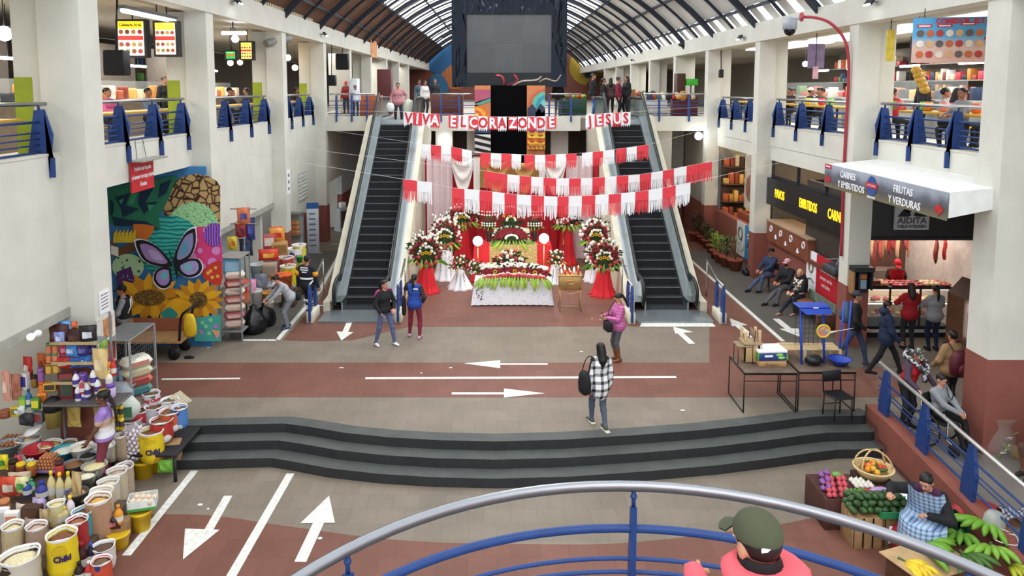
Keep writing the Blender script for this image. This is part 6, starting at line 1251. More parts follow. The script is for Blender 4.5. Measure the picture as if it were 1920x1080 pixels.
p = onz(1900, 846, -.1); b = MB(); b.box(-.2, .2, -.02, .02, 0, .3, CARD); b.box(-.2, .2, -.4, -.38, 0, .18, CARD); b.box(-.2, -.18, -.4, 0, 0, .22, CARD); b.box(.18, .2, -.4, 0, 0, .22, CARD); b.box(-.2, .2, -.4, 0, 0, .02, CARD); solo('open_carton', b, 'open cardboard box beside the clear bag of leeks', 'box', p, R(12))
# ================================================================ goods: one small builder per kind, placed by where their foot stands
def prop(kind, w_, h_, c1, c2=None, txt=None):
 """returns list of (part name, mesh) for one item standing on z=0"""
 m1 = P(c1, .5, var=.08, scale=9); m2 = P(c2 or 'e8e6e0', .5, var=.08, scale=9); r = w_ / 2; b = MB(); c = MB()
 if kind == 'bottle':
  b.lathe([(r * .8, 0), (r, h_ * .05), (r, h_ * .55), (r * .75, h_ * .68), (r * .35, h_ * .82), (r * .35, h_ * .88)], m1, 12); c.cyl((0, 0, h_ * .86), (0, 0, h_), r * .42, None, m2, 10); out = [('body', b), ('cap', c)]
  l = MB(); l.lathe([(r * 1.02, h_ * .18), (r * 1.02, h_ * .46)], P('d8d4cc' if c1 not in ('e8e6ec',) else '4a3a8c', .5), 12, cap=False); out.append(('paper_label', l)); return out
 if kind == 'jar': b.lathe([(r * .9, 0), (r, h_ * .1), (r, h_ * .68), (r * .8, h_ * .78)], m1, 12); c.cyl((0, 0, h_ * .76), (0, 0, h_), r * .92, None, m2, 12); return [('body', b), ('lid', c)]
 if kind == 'bag':                                   # puffed foil bag with crimped ends
  def fn(u, v): x = (u - .5) * 2; z = v; e = (1 - abs(x) ** 3) * (4 * v * (1 - v)) ** .5; return Vector((x * r * (1 - .08 * sin(pi * v)), -e * r * .42 + .012 * sin(9 * u + 7 * v), z * h_))
  b.grid(fn, 10, 8, m1); b.grid(lambda u, v: Vector((fn(1 - u, v).x, -fn(1 - u, v).y * .7, fn(1 - u, v).z)), 10, 8, m1)
  c.grid(lambda u, v: fn(.22 + .56 * u, .3 + .36 * v) + Vector((0, -.006, 0)), 6, 4, m2); return [('bag_body', b), ('printed_panel', c)]
 if kind == 'box': b.rbox(-r, r, -r * .5, r * .5, 0, h_, m1, .01); c.box(-r * .8, r * .8, -r * .5 - .004, -r * .5, h_ * .2, h_ * .8, m2); return [('carton', b), ('printed_panel', c)]
 if kind == 'pillow': b.rbox(-r, r, -r * .7, r * .7, 0, h_, m1, h_ * .48); c.box(-r * .6, r * .6, -r * .7 - .004, -r * .7 + .02, h_ * .3, h_ * .7, m2); return [('sack_body', b), ('printed_panel', c)]
 if kind == 'bucket': b.lathe([(r * .82, 0), (r * .97, h_ * .85), (r * 1.04, h_ * .86), (r * 1.04, h_ * .93), (r, h_), (r * .95, h_ * .98), (.01, h_ * .9)], m1, 20); return [('bucket_body', b)]
 if kind == 'basin': b.lathe([(r * .6, 0), (r * .95, h_), (r * 1.05, h_ * 1.02), (r * 1.05, h_ * 1.1), (r * .93, h_ * 1.02), (r * .7, h_ * .5), (.01, h_ * .5)], m1, 24); c2 and c.lathe([(r * .9, h_ * .88), (r * .6, h_ * 1.0), (.01, h_ * 1.12)], P(c2, .8, var=.25, scale=60), 20); return [('basin_body', b)] + ([('contents', c)] if c2 else [])
 if kind in ('sack', 'clear'):
  ph = w_ * 77; wob = lambda a, u: 1 + (.07 * sin(3 * a + ph) + .045 * sin(5 * a + 2 * ph) + .02 * sin(11 * a)) * (.35 + u)
  b.lathe([(r * .8, 0), (r * .97, h_ * .07), (r * 1.04, h_ * .25), (r * .99, h_ * .5), (r * 1.03, h_ * .68), (r * .96, h_ * .88), (r * 1.02, h_ * .99), (r * 1.0, h_), (r * .93, h_ * .97), (r * .92, h_ * .86)], sackmat(c1) if kind == 'sack' else P(c1, .5, var=.12, scale=40), 24, fn=wob, cap=False)
  d = MB(); d.lathe([(r * .99, h_ * .93), (r * 1.05, h_ * .985), (r * 1.05, h_ * 1.02), (r * .96, h_ * 1.0), (r * .9, h_ * .9)], P('e6e4e4', .6, var=.04), 24, fn=wob, cap=False)
  c.lathe([(r * .96, h_ * .84), (r * .6, h_ * .9), (.01, h_ * .95)], P(c2, .85, var=.3, scale=70), 24, fn=wob); return [('sack_body', b), ('rolled_rim', d), ('contents', c)]
 if kind == 'pack':
  for i in range(3):
   for j in range(2): b.cyl((-r + (i + .5) * w_ / 3, 0, j * h_ / 2), (-r + (i + .5) * w_ / 3, 0, (j + .97) * h_ / 2), w_ / 6.2, None, m1, 10); c.cyl((-r + (i + .5) * w_ / 3, 0, (j + .25) * h_ / 2), (-r + (i + .5) * w_ / 3, 0, (j + .7) * h_ / 2), w_ / 6.0, None, m2, 10, False)
  return [('roll', b), ('wrapper', c)]
 if kind == 'bin': b.lathe([(r * .85, 0), (r, h_ * .9), (r * 1.03, h_)], m1, 18); c.lathe([(r * 1.06, h_ * .75), (r * 1.1, h_), (r * .9, h_ * 1.25), (.02, h_ * 1.4)], m2, 16, fn=lambda a, u: 1 + .05 * sin(5 * a)); return [('drum', b), ('black_liner', c)]
NAMES = dict(bottle='bottle', jar='jar', bag='snack_bag', box='carton', pillow='filled_sack', bucket='bucket', basin='basin', sack='open_sack', clear='grain_bag', pack='roll_pack', bin='drum')
CATS = dict(bottle='bottle', jar='jar', bag='snack bag', box='box', pillow='sack', bucket='bucket', basin='basin', sack='sack', clear='sack', pack='pack', bin='drum')
def item(kind, px, py, Y, wpx, hpx, c1, c2, label, grp=None, rz=None, txt=None, name=None, fl=None):
 p = ony(px, py, Y); d = Y * _c - (p.z - CAMZ) * _s; off = 1 / (1 + ((px - PCX) ** 2) / FOC ** 2 * .5); w_, h_ = wpx * d / FOC * off, hpx * d / FOC * .97
 if fl is not None: h_ += p.z - fl; p.z = fl
 k = ('item', kind, round(w_, 2), round(h_, 2), c1, c2, txt)
 if k not in _C: _C[k] = [(n, q.mesh(n)) for n, q in prop(kind, max(w_, .03), max(h_, .03), c1, c2)]
 t = thing(name or NAMES[kind], label, CATS[kind], p, U(-.25, .25) if rz is None else rz, grp)
 for n, me in _C[k]: part(n, me, t)
 if txt:
  s_, col, zz, sz = txt; b = MB(); b.text(s_, sz, FRONT((0, 0, 0)), P(col, .5), .9, bold=.006); rr = w_ / 2 * 1.1; b.v = [(rr * sin(x / rr), -rr * cos(x / rr), h_ * zz + z) for x, y, z in b.v]; part('lettering', b, t)
 return t
def sackmat(c1):
 if ('sk', c1) in _C: return _C['sk', c1]
 m, nt, b = nodes('printed_sack'); n = nt.nodes.new('ShaderNodeTexNoise'); n.inputs['Scale'].default_value = 3.2; n.inputs['Detail'].default_value = 1.5; nt.links.new(objco(nt), n.inputs['Vector'])
 q = {'e2c21c': ('d0ae18', 'c8942c'), 'e4c81c': ('cfae1a', 'e8d040')}.get(c1, (random.choice(['2a3a7a', '3a2a24', '7a2430', '3a6a4a']), random.choice(['e4e0dc', 'd8b040', 'c8d0d8'])))
 nt.links.new(ramp(nt, [(0, q[0]), (.36, c1), (.62, q[1])], n.outputs['Fac'], 'CONSTANT'), b.inputs['Base Color']); b.inputs['Roughness'].default_value = .5; _C['sk', c1] = m; return m
# stall furniture
PLK = P('5a4a3c', .7, var=.2)
def platform(label, x0, x1, y0, y1, z0, z1, m=PLK, name='stall_platform'): b = MB(); b.rbox(x0, x1, y0, y1, z0, z1, m, .02); return solo(name, b, label, 'platform')
platform('low wooden platform carrying the grain sacks of the left stall', -8.2, -5.75, 9.4, 11.1, GZ, -.2); platform('dark wooden platform behind the grain sacks under the bowls', -8.6, -6.4, 11.1, 11.75, GZ, .05)
t = thing('stall_table', 'black table of the pet food sacks at the end of the steps', 'table', (-6.0, 12.55, GZ)); b = MB(); b.rbox(-.6, .55, -.42, .75, .45, .5, DARK, .01); part('tabletop', b, t)
for x in (-.55, .5):
 for y in (-.38, .7): b = MB(); b.cyl((x, y, 0), (x, y, .46), .03, None, DARK, 7); part('leg', b, t)
FOOD = '6f4a34'
for a in [
 ('sack', 285, 768, 13.05, 34, 34, 'd8d4d8', FOOD, 'white pet food sack with a red oval, farthest back of the group', 'Dog Chow', 'b8303c'), ('sack', 320, 778, 13.0, 34, 32, 'e0dcd8', '6a5a44', 'plain white open sack next to the egg tray', None, None),
 ('sack', 291, 792, 12.85, 40, 34, 'c8c4cc', FOOD, 'white and purple sack in the middle of the pet food group', None, None), ('sack', 262, 800, 12.75, 40, 34, 'b83440', '76563c', 'red and white pet food sack at the left back of the group', None, None),
 ('sack', 320, 805, 12.7, 42, 38, 'c25a34', '7a5a40', 'orange-red pet food sack with white rim on the right of the group', None, None), ('sack', 246, 818, 12.6, 46, 36, 'c4bcb8', FOOD, 'whitish pet food sack at the left front of the group', None, None),
 ('sack', 304, 825, 12.5, 44, 42, 'b03428', '82563c', 'bright red pet food sack behind the yellow one', None, None), ('sack', 287, 862, 12.3, 48, 60, 'e2c21c', '7a4a38', 'yellow pet food sack lettered Chiki on the black table', 'Chiki', '2a1c5a')]:
 item(*a[:9], rz=.45, txt=(a[9], a[10], .42 if a[9] == 'Chiki' else .7, .125 if a[9] == 'Chiki' else .09) if a[9] else None)
b = MB()
for i in range(6):
 for j in range(6): b.lathe([(.022, 0), (.012, .03), (.002, .035)], P('cfc6ae', .8), 6, (i * .048 - .12, j * .048 - .12, 0))
b.rbox(-.15, .15, -.15, .15, -.01, .004, P('cfc6ae', .8), .004); o_ = solo('egg_tray', b, 'empty pale egg tray leaning on the sack at the corner of the table', 'egg tray', onz(338, 748, .55), (0, .5, -.4) and -.4); o_.rotation_euler = (0, .55, -.3)
item('sack', 338, 800, 12.75, 30, 40, '4a7ab8', FOOD, 'blue and white bag under the egg tray at the right end', rz=0); item('box', 318, 860, 12.55, 46, 36, 'a8835c', '5a4a3c', 'brown cardboard box at the right end beside the steps', rz=.2)
t = thing('garlic_bag', 'tall net bag of garlic bulbs standing left of the yellow lettered sack', 'bag', ony(250, 862, 12.25)); GA = P('d8ccd4', .6, var=.15, scale=30); gm = MB(); gm.lathe([(.004, .045), (.02, .02), (.026, 0), (.02, -.018), (.004, -.024)], GA, 8); gme = gm.mesh('garlic')
for i in range(90): a = i * 2.4; r = .125 * (1 + .08 * sin(i)); z = .03 + .55 * i / 90; o_ = link('garlic', gme, t, (r * cos(a), r * sin(a), z), (U(-1, 1), U(-1, 1), 0)); o_.scale = (1.2,) * 3
b = MB(); b.lathe([(.11, 0), (.12, .3), (.12, .58)], P('c4b8c0', .7, alpha=.5), 14); part('net', b, t)
for px, py, Y, lab in ((270, 905, 12.35, 'yellow bucket under the black table, the left one'), (300, 900, 12.6, 'yellow bucket under the black table, behind the green bag'), (265, 1000, 10.8, 'yellow bucket standing alone under the box of onions'), (224, 1042, 10.35, 'yellow bucket under the brown snack box')): item('bucket', px, py, Y, 44, 48, 'e0b81c', None, lab, fl=GZ, name='yellow_bucket')
item('bag', 312, 895, 12.2, 34, 36, '6fae3c', '7fbf4a', 'green plastic bag hanging beside the yellow bucket', fl=-.35)
t = thing('onion_box', 'white and green fruit carton holding pale onions on the yellow bucket', 'box', ony(268, 948, 10.85), .3); b = MB(); b.rbox(-.2, .2, -.15, .15, 0, .02, P('4a9a4a', .6), .004)
for q in ((-.2, .2, -.15, -.14), (-.2, .2, .14, .15), (-.2, -.19, -.15, .15), (.19, .2, -.15, .15)): b.box(*q, .0, .15, P('dfe2e0', .6))
b.box(-.2, .2, -.155, -.15, 0, .04, P('4a9a4a', .6)); part('carton', b, t)
for i in range(8): b = MB(); b.ell((0, 0, .05), (.06, .055, .055), P('dcc8b0', .5, var=.15), 9, 6); b.cyl((0, 0, .1), (0.01, 0, .13), .012, .004, P('dcc8b0', .5), 5); p = t.location; solo('onion', b, 'pale onion in the white and green carton', 'onion', (p.x - .12 + (i % 4) * .09, p.y - .07 + (i // 4) * .13, p.z + .05), U(0, 3), 'onions in the carton')
item('box', 222, 1005, 10.45, 48, 34, '8a6a4a', '9a7a58', 'open brown box of snacks on the yellow bucket', rz=.3)
item('bottle', 223, 982, 10.4, 18, 38, 'e0952c', 'd8882a', 'orange soda bottle standing in the brown snack box'); item('bag', 212, 992, 10.35, 30, 24, '3a1f24', 'c86a7a', 'dark foil snack bag in the brown snack box')
CREAMG, BEIGE, CORN = 'd8cfb4', 'b89a84', 'd0a050'
for a in [('clear', 236, 930, 11.75, 36, 62, 'b8a08c', 'b89a80', 'tall beige grain bag at the right end of the grain row'), ('clear', 222, 945, 11.45, 40, 68, 'c8b8a0', 'c4a890', 'second tall grain bag from the right, pinkish brown grain'), ('clear', 206, 965, 11.1, 42, 68, 'cfc4ae', 'd8ceb4', 'tall bag of pale oats, third from the right'), ('clear', 192, 985, 10.75, 46, 70, 'c8b49a', 'd6c89a', 'tall bag of pale yellow grain before the oats'),
          ('clear', 188, 1010, 10.35, 50, 84, 'b08a6c', 'd0a454', 'tall bag of orange corn nearest the pet food sacks'), ('sack', 158, 1010, 10.2, 42, 58, '3aa0b0', '7a5038', 'turquoise and red pet food sack behind the second yellow lettered sack'), ('sack', 148, 1030, 9.95, 42, 62, 'a82c30', '96603c', 'dark red pet food sack between turquoise and yellow sacks'),
          ('sack', 120, 1075, 9.5, 60, 82, 'e4c81c', '7c4a34', 'big yellow pet food sack lettered Chiki at the front of the stall'), ('sack', 196, 1065, 9.85, 46, 46, 'd8d4d0', '5e4636', 'white and red sack of dark pellets beside the cola bottles'), ('sack', 192, 1095, 9.5, 40, 50, 'c85038', '6e5844', 'orange sack of brown pellets at the bottom of the picture'),
          ('clear', 72, 1045, 9.75, 42, 66, 'b09484', 'c0a08e', 'rounded bag of pinkish beige flour left of the big yellow sack'), ('clear', 28, 1050, 9.7, 44, 72, 'c0ae8a', 'd4c698', 'rounded bag of yellowish grain at the left edge'), ('sack', 42, 1110, 9.1, 80, 76, 'ccc4b4', 'ddd0a8', 'wide white sack of pale flour at the bottom left corner'), ('clear', 108, 985, 10.2, 34, 46, 'd0c490', 'd8ca94', 'small bag of yellow noodles above the big yellow sack'),
          ('clear', 208, 862, 12.1, 36, 46, 'c8b8a0', 'd0c4ae', 'round cream bag to the right of the braided seller'), ('clear', 228, 860, 12.1, 24, 48, 'b09a80', 'a8865c', 'slim brown grain bag beside the garlic net'), ('sack', 56, 860, 12.0, 50, 42, 'c8c8c8', 'd4cbb4', 'white sack of cream flakes left of the seller, scoop on top'), ('sack', 97, 868, 11.9, 46, 40, 'b0986c', 'c4a85c', 'sack of yellow meal between cream flakes and the seller'), ('sack', 130, 858, 12.1, 34, 32, 'a0988c', '9a8058', 'small sack of brown meal just left of the seller')]:
 item(*a, rz=.5 if 'Chiki' in a[8] else 0, txt=('Chiki', '2a1c5a', .55, .115) if 'Chiki' in a[8] else None)
for a in [('basin', 195, 858, 11.75, 44, 24, 'dfe4e6', 'e8e4d8', 'white basin of flour with a blue printed band'), ('basin', 154, 862, 11.6, 48, 26, 'e4e2dc', 'dcd6c4', 'white basin of pale flour in front of the seller'), ('basin', 166, 872, 11.45, 38, 20, '9aa0a4', '1c1a1a', 'grey basin of black beans'), ('basin', 140, 890, 11.3, 44, 22, '7a7a78', '8a5a34', 'metal basin of brown seeds'), ('basin', 178, 893, 11.25, 50, 22, 'a8a49c', 'd8cc98', 'basin of pale yellow flakes with a white bowl on it'), ('basin', 163, 912, 11.0, 42, 22, '8a8880', 'dcd6bc', 'basin of white corn kernels'), ('basin', 146, 955, 10.6, 44, 34, '5a5250', 'b09064', 'dark basin of tan grain under the noodle bag'),
          ('basin', 72, 862, 11.7, 60, 22, 'b8303a', None, 'wide red plastic basin behind the eggs'), ('basin', 122, 862, 11.7, 54, 20, '2a94a4', 'e4e2d8', 'turquoise basin of white flour'), ('basin', 16, 855, 11.8, 56, 24, '8aa0a8', None, 'shiny steel basin at the left edge of the stall')]: item(*a, rz=0)
b = MB(); b.lathe([(.02, 0), (.08, .01), (.1, .07), (.095, .07), (.07, .015)], PWHITE, 14); solo('white_bowl', b, 'small white bowl resting on the pale yellow flakes', 'bowl', ony(170, 884, 11.2))
b = MB(); b.ell((0, 0, 0), (.17, .1, .012), PWHITE, 14, 5); o_ = solo('cardboard_scoop', b, 'cream oval scoop leaning on the sack of cream flakes', 'scoop', ony(62, 806, 12.0)); o_.rotation_euler = (.5, -.5, .3)
# eggs
EGB = P('b8774e', .45, var=.12, scale=20); EGW = P('c8d4c8', .45); em = MB(); em.lathe([(.002, 0), (.018, .004), (.025, .022), (.02, .046), (.003, .058)], EGB, 8); eb = em.mesh('egg'); em = MB(); em.lathe([(.002, 0), (.018, .004), (.025, .022), (.02, .046), (.003, .058)], EGW, 8); ew = em.mesh('egg')
def eggs(c, n, me, grp, lab, sp=.052, lv=4):
 k = 0; c = Vector(c)
 for z in range(lv):
  q = n - z
  for i in range(q):
   for j in range(q): solo('egg', me, lab, 'egg', c + Vector(((i - (q - 1) / 2) * sp, (j - (q - 1) / 2) * sp, z * .042)), U(0, 3), grp)
p = ony(92, 872, 11.45); b = MB(); b.rbox(-.2, .2, -.18, .18, -.05, 0, P('8a72a8', .7), .01); solo('egg_carton', b, 'purple egg tray under the pyramid of brown eggs', 'egg tray', p); eggs(p, 7, eb, 'brown eggs heaped on the purple tray', 'brown egg in the pyramid on the purple tray', .052, 4)
p = ony(57, 876, 11.4); b = MB(); b.lathe([(.1, -.03), (.14, .03), (.15, .03), (.11, -.03)], GREY, 16); solo('egg_bowl', b, 'grey bowl of pale greenish eggs beside the brown ones', 'bowl', p); eggs(p, 4, ew, 'pale greenish eggs in the grey bowl', 'pale greenish egg in the grey bowl', .05, 3)
p = ony(22, 828, 12.0); b = MB(); [b.rbox(-.26, .26, -.2, .2, z, z + .03, P('9a8a78', .8), .006) for z in (-.04, -.09)]; solo('egg_carton', b, 'stacked grey egg trays at the left edge under loose brown eggs', 'egg tray', p); eggs(p, 6, eb, 'brown eggs on the grey trays', 'brown egg on the grey trays at the left edge', .07, 1)
# bottles, jars and packets in the middle of the stall
for i, (x, y, Y) in enumerate(((98, 935, 10.75), (114, 938, 10.75), (130, 936, 10.8), (100, 980, 10.15), (112, 982, 10.15), (122, 978, 10.2))): item('bottle', x, y, Y, 17, 56 if i < 3 else 30, 'd6c48a', 'e8c024', 'clear oil bottle with a bright yellow cap', 'yellow capped oil bottles')
for a in [('bag', 146, 940, 10.55, 24, 60, 'c4a878', 'b89a68', 'tall standing bag of brown noodles right of the oil bottles'), ('jar', 40, 892, 11.2, 20, 26, '7a3420', 'e8c024', 'jar of dark honey with a yellow lid, left one'), ('jar', 60, 892, 11.2, 18, 26, 'a05a24', 'e8c024', 'jar of amber honey with a yellow lid, right one'), ('jar', 26, 888, 11.25, 20, 28, '5a2a20', '2a1a18', 'dark brown jar with a black lid'), ('jar', 112, 892, 11.1, 18, 30, 'b8403c', '4a2a2a', 'red jar with a brown lid behind the oil bottles'), ('bottle', 80, 935, 10.7, 26, 36, '3a3c8c', '2a3c9c', 'violet bottle with a blue cap'), ('bottle', 52, 930, 10.8, 18, 30, '2a4a9c', '243c84', 'small blue bottle left of the violet one'), ('bottle', 60, 922, 10.9, 14, 26, '4ab88a', '3aa87a', 'small mint green bottle'), ('bag', 20, 930, 10.8, 44, 40, 'c84a34', 'd8c8b8', 'red and white snack packets heaped at the left edge'), ('bag', 22, 925, 10.95, 30, 30, 'e0902c', 'd84a3c', 'orange snack packet in the heap at the left edge'), ('bag', 42, 925, 10.8, 34, 34, 'd8d49c', '5aa04a', 'cream and green snack packet in the heap'), ('bag', 38, 905, 11.1, 50, 22, 'c8b49c', 'd8c8ac', 'beige flat packets behind the snack heap'), ('bag', 75, 960, 10.4, 36, 28, 'b8a8cc', 'c8bcd8', 'lilac plastic bag in front of the violet bottle'), ('box', 62, 975, 10.3, 40, 30, '4a3428', '6a4a34', 'dark brown chocolate box among the packets'), ('box', 25, 990, 10.2, 30, 34, 'e8e4e0', 'e0906a', 'white packet with an orange drawing at the left edge'), ('box', 8, 985, 10.25, 24, 36, 'e4e2e4', 'd8d4d8', 'plain white packet at the very left edge'), ('bag', 45, 965, 10.4, 40, 22, 'd8c8c0', 'c87a6a', 'white and red packet lying in the middle'), ('bag', 85, 995, 10.1, 22, 44, 'c4ac84', 'b89c70', 'clear bag of small noodles'), ('bag', 60, 1000, 10.1, 36, 30, 'b8a49a', 'c8b4a8', 'pinkish flour bag behind the beige bags'), ('jar', 10, 968, 10.4, 24, 34, 'a06444', 'c07a50', 'jar of brown eggs or nuts at the left edge'), ('bottle', 133, 970, 10.3, 18, 44, 'e0d4dc', 'e8c83c', 'white and pink bottle with a yellow cap'), ('bottle', 126, 948, 10.6, 14, 30, 'e8e6ec', '2a3c94', 'white bottle with a dark blue cap'),
          ('bottle', 155, 1068, 9.7, 26, 56, '3a1420', '8a1c2c', 'big cola bottle with a red label beside the yellow sack'), ('bottle', 172, 1058, 9.75, 16, 44, '1a1c34', '2a4ab8', 'blue labelled cola bottle'), ('bottle', 150, 1090, 9.45, 20, 40, '241012', '181214', 'small cola bottle with a black cap'), ('bottle', 168, 1085, 9.5, 18, 36, 'c83a34', 'd8d4d0', 'red drink bottle at the bottom of the stall'), ('bag', 35, 872, 11.4, 18, 20, 'd84a5c', 'e8b04a', 'small pink packet behind the honey jars'), ('bag', 8, 880, 11.3, 22, 30, 'e8d42c', '3a8a3c', 'yellow and green packet at the left edge')]: item(*a)
# shelf with snacks on the near left pillar
t = thing('snack_shelf', 'narrow metal snack shelf against the near left pillar', 'shelf', (-6.95, 12.15, .5)); b = MB()
for x in (-.45, .42): b.box(x - .015, x + .015, .1, .13, -.9, 1.95, GREY)
part('frame', b, t)
for z in (1.52, 1.18, .84): b = MB(); b.box(-.42, .36, -.2, .13, z - .02, z, GREY); b.box(-.42, .36, -.215, -.2, z - .03, z + .015, P('b8a070', .6)); part('shelf_board', b, t)
b = MB(); b.rbox(-.5, .75, -.4, .13, .5, .54, P('5a5654', .5), .02); part('counter_board', b, t)
SY = 12.05
for a in [('bag', 112, 644, SY, 44, 38, '4a2420', '6a3a30', 'big dark brown foil bag at the top of the snack shelf'), ('bag', 146, 645, SY + .05, 54, 30, '3a2420', '54302a', 'wide brown foil bag, second on the top shelf'), ('bag', 166, 642, SY, 36, 34, '2a2426', 'd8dce4', 'black foil bag with a silver panel on the top shelf'), ('bag', 122, 626, SY + .1, 34, 26, '6aa4dc', '9ac0e4', 'light blue foil bag behind the brown ones'), ('bag', 134, 618, SY + .12, 26, 16, 'd8663c', 'e8a07a', 'orange bag at the very top of the shelf'), ('bag', 112, 645, SY - .08, 22, 24, '8a9ad4', 'c8ccec', 'lilac-blue bag at the left end of the top shelf'),
          ('bag', 120, 666, SY, 18, 22, 'a8304c', 'd87a94', 'small pink-red bag on the second shelf'), ('bag', 135, 668, SY, 30, 24, '4a8ad0', 'b8d0ec', 'bright blue bag on the second shelf'), ('bag', 156, 667, SY, 28, 24, '3a3474', '6a64a8', 'dark violet bag on the second shelf'), ('bag', 173, 666, SY + .05, 20, 24, '2a2c64', '484a90', 'navy bag at the right of the second shelf'),
          ('bag', 120, 690, SY, 34, 22, 'b8242c', 'e4d4cc', 'red bag on the third shelf'), ('bag', 143, 689, SY, 24, 20, '2a5aac', '8ab0dc', 'blue bag in the middle of the third shelf'), ('bag', 161, 688, SY, 26, 22, '2a64b4', 'a8c8e8', 'blue bag at the right of the third shelf'),
          ('bag', 190, 710, SY - .1, 34, 60, 'd8bc84', 'e4d0a8', 'hanging clear bag of puffed snacks right of the shelf')]: item(*a)
for i, (x, y) in enumerate(((92, 662), (104, 662), (92, 680), (104, 680))): item('jar', x, y, SY, 12, 20, 'd8825a', '5a9a6a', 'small orange jar with a green lid at the left end of the shelf', 'orange jars with green lids')
for i, (x, y) in enumerate(((92, 700), (106, 698))): item('jar', x, y, SY, 14, 20, 'd0a848', 'a87a3c', 'yellow spice jar under the green-lidded jars', 'yellow spice jars')
for i, (x, y, h_) in enumerate(((148, 752, 38), (164, 744, 34), (143, 724, 30), (176, 722, 36), (184, 738, 34), (160, 755, 30))): item('bottle', x, y, SY - .1, 14, h_, 'e8e6ec', '3a2c84', 'white bottle with a purple cap on the counter', 'purple capped bottles on the counter')
for a in [('jar', 156, 722, SY, 20, 24, '6a3c9c', '8a64b8', 'purple jar among the bottles'), ('jar', 193, 748, SY - .15, 18, 18, 'e8d0a8', 'e8c02c', 'cream tub with a yellow lid on the counter'), ('jar', 208, 744, SY - .15, 20, 26, 'c8b0d8', '6a4a9c', 'lilac tub with a purple lid at the counter end'), ('bottle', 205, 722, SY - .1, 14, 28, 'e8dcc8', 'e8b83c', 'cream bottle with a yellow cap above the lilac tub'), ('bottle', 154, 738, SY - .2, 10, 26, 'b83a4c', 'e8a8b4', 'pink lidded bottle among the white ones'), ('box', 128, 750, SY, 28, 54, '7a2a2c', '3a4a3c', 'dark red packet display left of the bottles'), ('box', 180, 716, SY + .05, 16, 14, '5a3a2a', 'a8683c', 'brown packet above the bottles'), ('bottle', 203, 704, SY, 14, 34, 'e8902c', '4a4aa0', 'orange drink bottle beside the wire cage'), ('bottle', 213, 704, SY, 12, 34, 'c8342c', 'b82c28', 'red drink bottle beside the wire cage'), ('pack', 206, 808, 12.0, 22, 48, 'e4b87a', 'e8e4dc', 'pack of peach coloured rolls under the counter'), ('pack', 222, 805, 12.05, 26, 50, 'e8c82c', '4a4438', 'pack of yellow rolls under the counter'), ('bag', 140, 800, 12.15, 30, 46, 'c8b060', 'b89a4c', 'long golden packet behind the seller'), ('bag', 188, 800, 12.15, 24, 50, 'b89c54', 'a88a48', 'golden packet right of the seller')]: item(*a)
# dark recess left of the shelf
for a in [('bag', 54, 712, 12.3, 24, 46, 'c8302c', 'e4d4cc', 'red chip bag hanging in the recess'), ('bag', 80, 702, 12.25, 20, 42, 'c8602c', '8a3a2a', 'orange chip bag hanging in the recess'), ('bag', 14, 752, 12.0, 20, 60, 'd89a88', 'e8c8bc', 'pale pink bag hanging at the left edge'), ('bag', 32, 750, 12.05, 20, 52, 'b87a64', 'a8624c', 'brownish pink bag hanging second from the edge'), ('box', 46, 730, 12.15, 24, 34, 'e4e0dc', '3a3c9c', 'white box with a blue top reading tillas'), ('jar', 66, 726, 12.2, 14, 24, '8a6a2c', '3a2a1c', 'brown glass jar on the recess shelf'), ('jar', 78, 718, 12.15, 14, 30, '9a64b0', 'a874bc', 'violet lidded jar above the orange one'), ('jar', 79, 738, 12.1, 14, 24, 'e07a34', 'd8602c', 'orange jar under the violet one'), ('box', 95, 732, 12.1, 26, 16, 'd8a83c', '4a3a2c', 'small yellow packets in a row'), ('box', 80, 755, 12.05, 18, 20, 'e88a3c', 'c8641c', 'orange packet under the jars'), ('bottle', 55, 762, 12.0, 14, 34, '2a6aac', '1c4a84', 'blue bottle in the recess'), ('box', 43, 768, 11.95, 14, 26, '5aa04a', 'a8c83c', 'green tins stacked in the recess, left'), ('box', 68, 768, 11.95, 18, 24, '4a8a3c', 'e0d43c', 'green and yellow boxes stacked in the recess, right'), ('box', 30, 780, 11.9, 20, 20, 'c8b83c', '8a7a2c', 'yellow-green packet low in the recess'), ('box', 72, 792, 11.95, 24, 22, '6a6a6c', '8a3a3c', 'grey tray with a red bag low in the recess'), ('bin', 101, 800, 11.95, 34, 44, '8a7a3c', '17171a', 'patterned drum in green, yellow and red with a black bulging liner'), ('bag', 50, 798, 11.9, 40, 26, '2a2c34', '3a3c44', 'black plastic bag behind the cream flakes'), ('bag', 36, 778, 11.9, 26, 18, 'd8e0e4', 'c8d4dc', 'white plastic bag in the recess'), ('jar', 10, 782, 11.9, 26, 14, '8a4a34', 'a8664c', 'brown round tub at the left edge')]: item(*a)
# wire cage with bottles, stacked rice sacks
t = thing('wire_cage', 'grey metal cage stand with wire mesh sides holding water bottles', 'cage', ony(243, 735, 13.2)); p0 = t.location; W_, D_, H_ = .3, .5, 1.15; b = MB(); b.rbox(-W_, W_, -D_, D_, H_ - .03, H_, P('8a8c8c', .4, metal=.5), .01); part('top', b, t); b = MB(); b.rbox(-W_, W_, -D_, D_, .28, .31, P('8a8c8c', .4), .01); part('shelf', b, t)
for x in (-W_ + .02, W_ - .02):
 for y in (-D_ + .02, D_ - .02): b = MB(); b.box(x - .015, x + .015, y - .015, y + .015, -.6, H_ - .03, P('9a9c9c', .4)); part('leg', b, t)
b = MB()
for i in range(14): b.cyl((-W_, -D_ + .04 + i * .07, .35), (-W_, -D_ + .04 + i * .07, H_ - .03), .002, None, GREY, 3); b.cyl((W_, -D_ + .04 + i * .07, .35), (W_, -D_ + .04 + i * .07, H_ - .03), .002, None, GREY, 3)
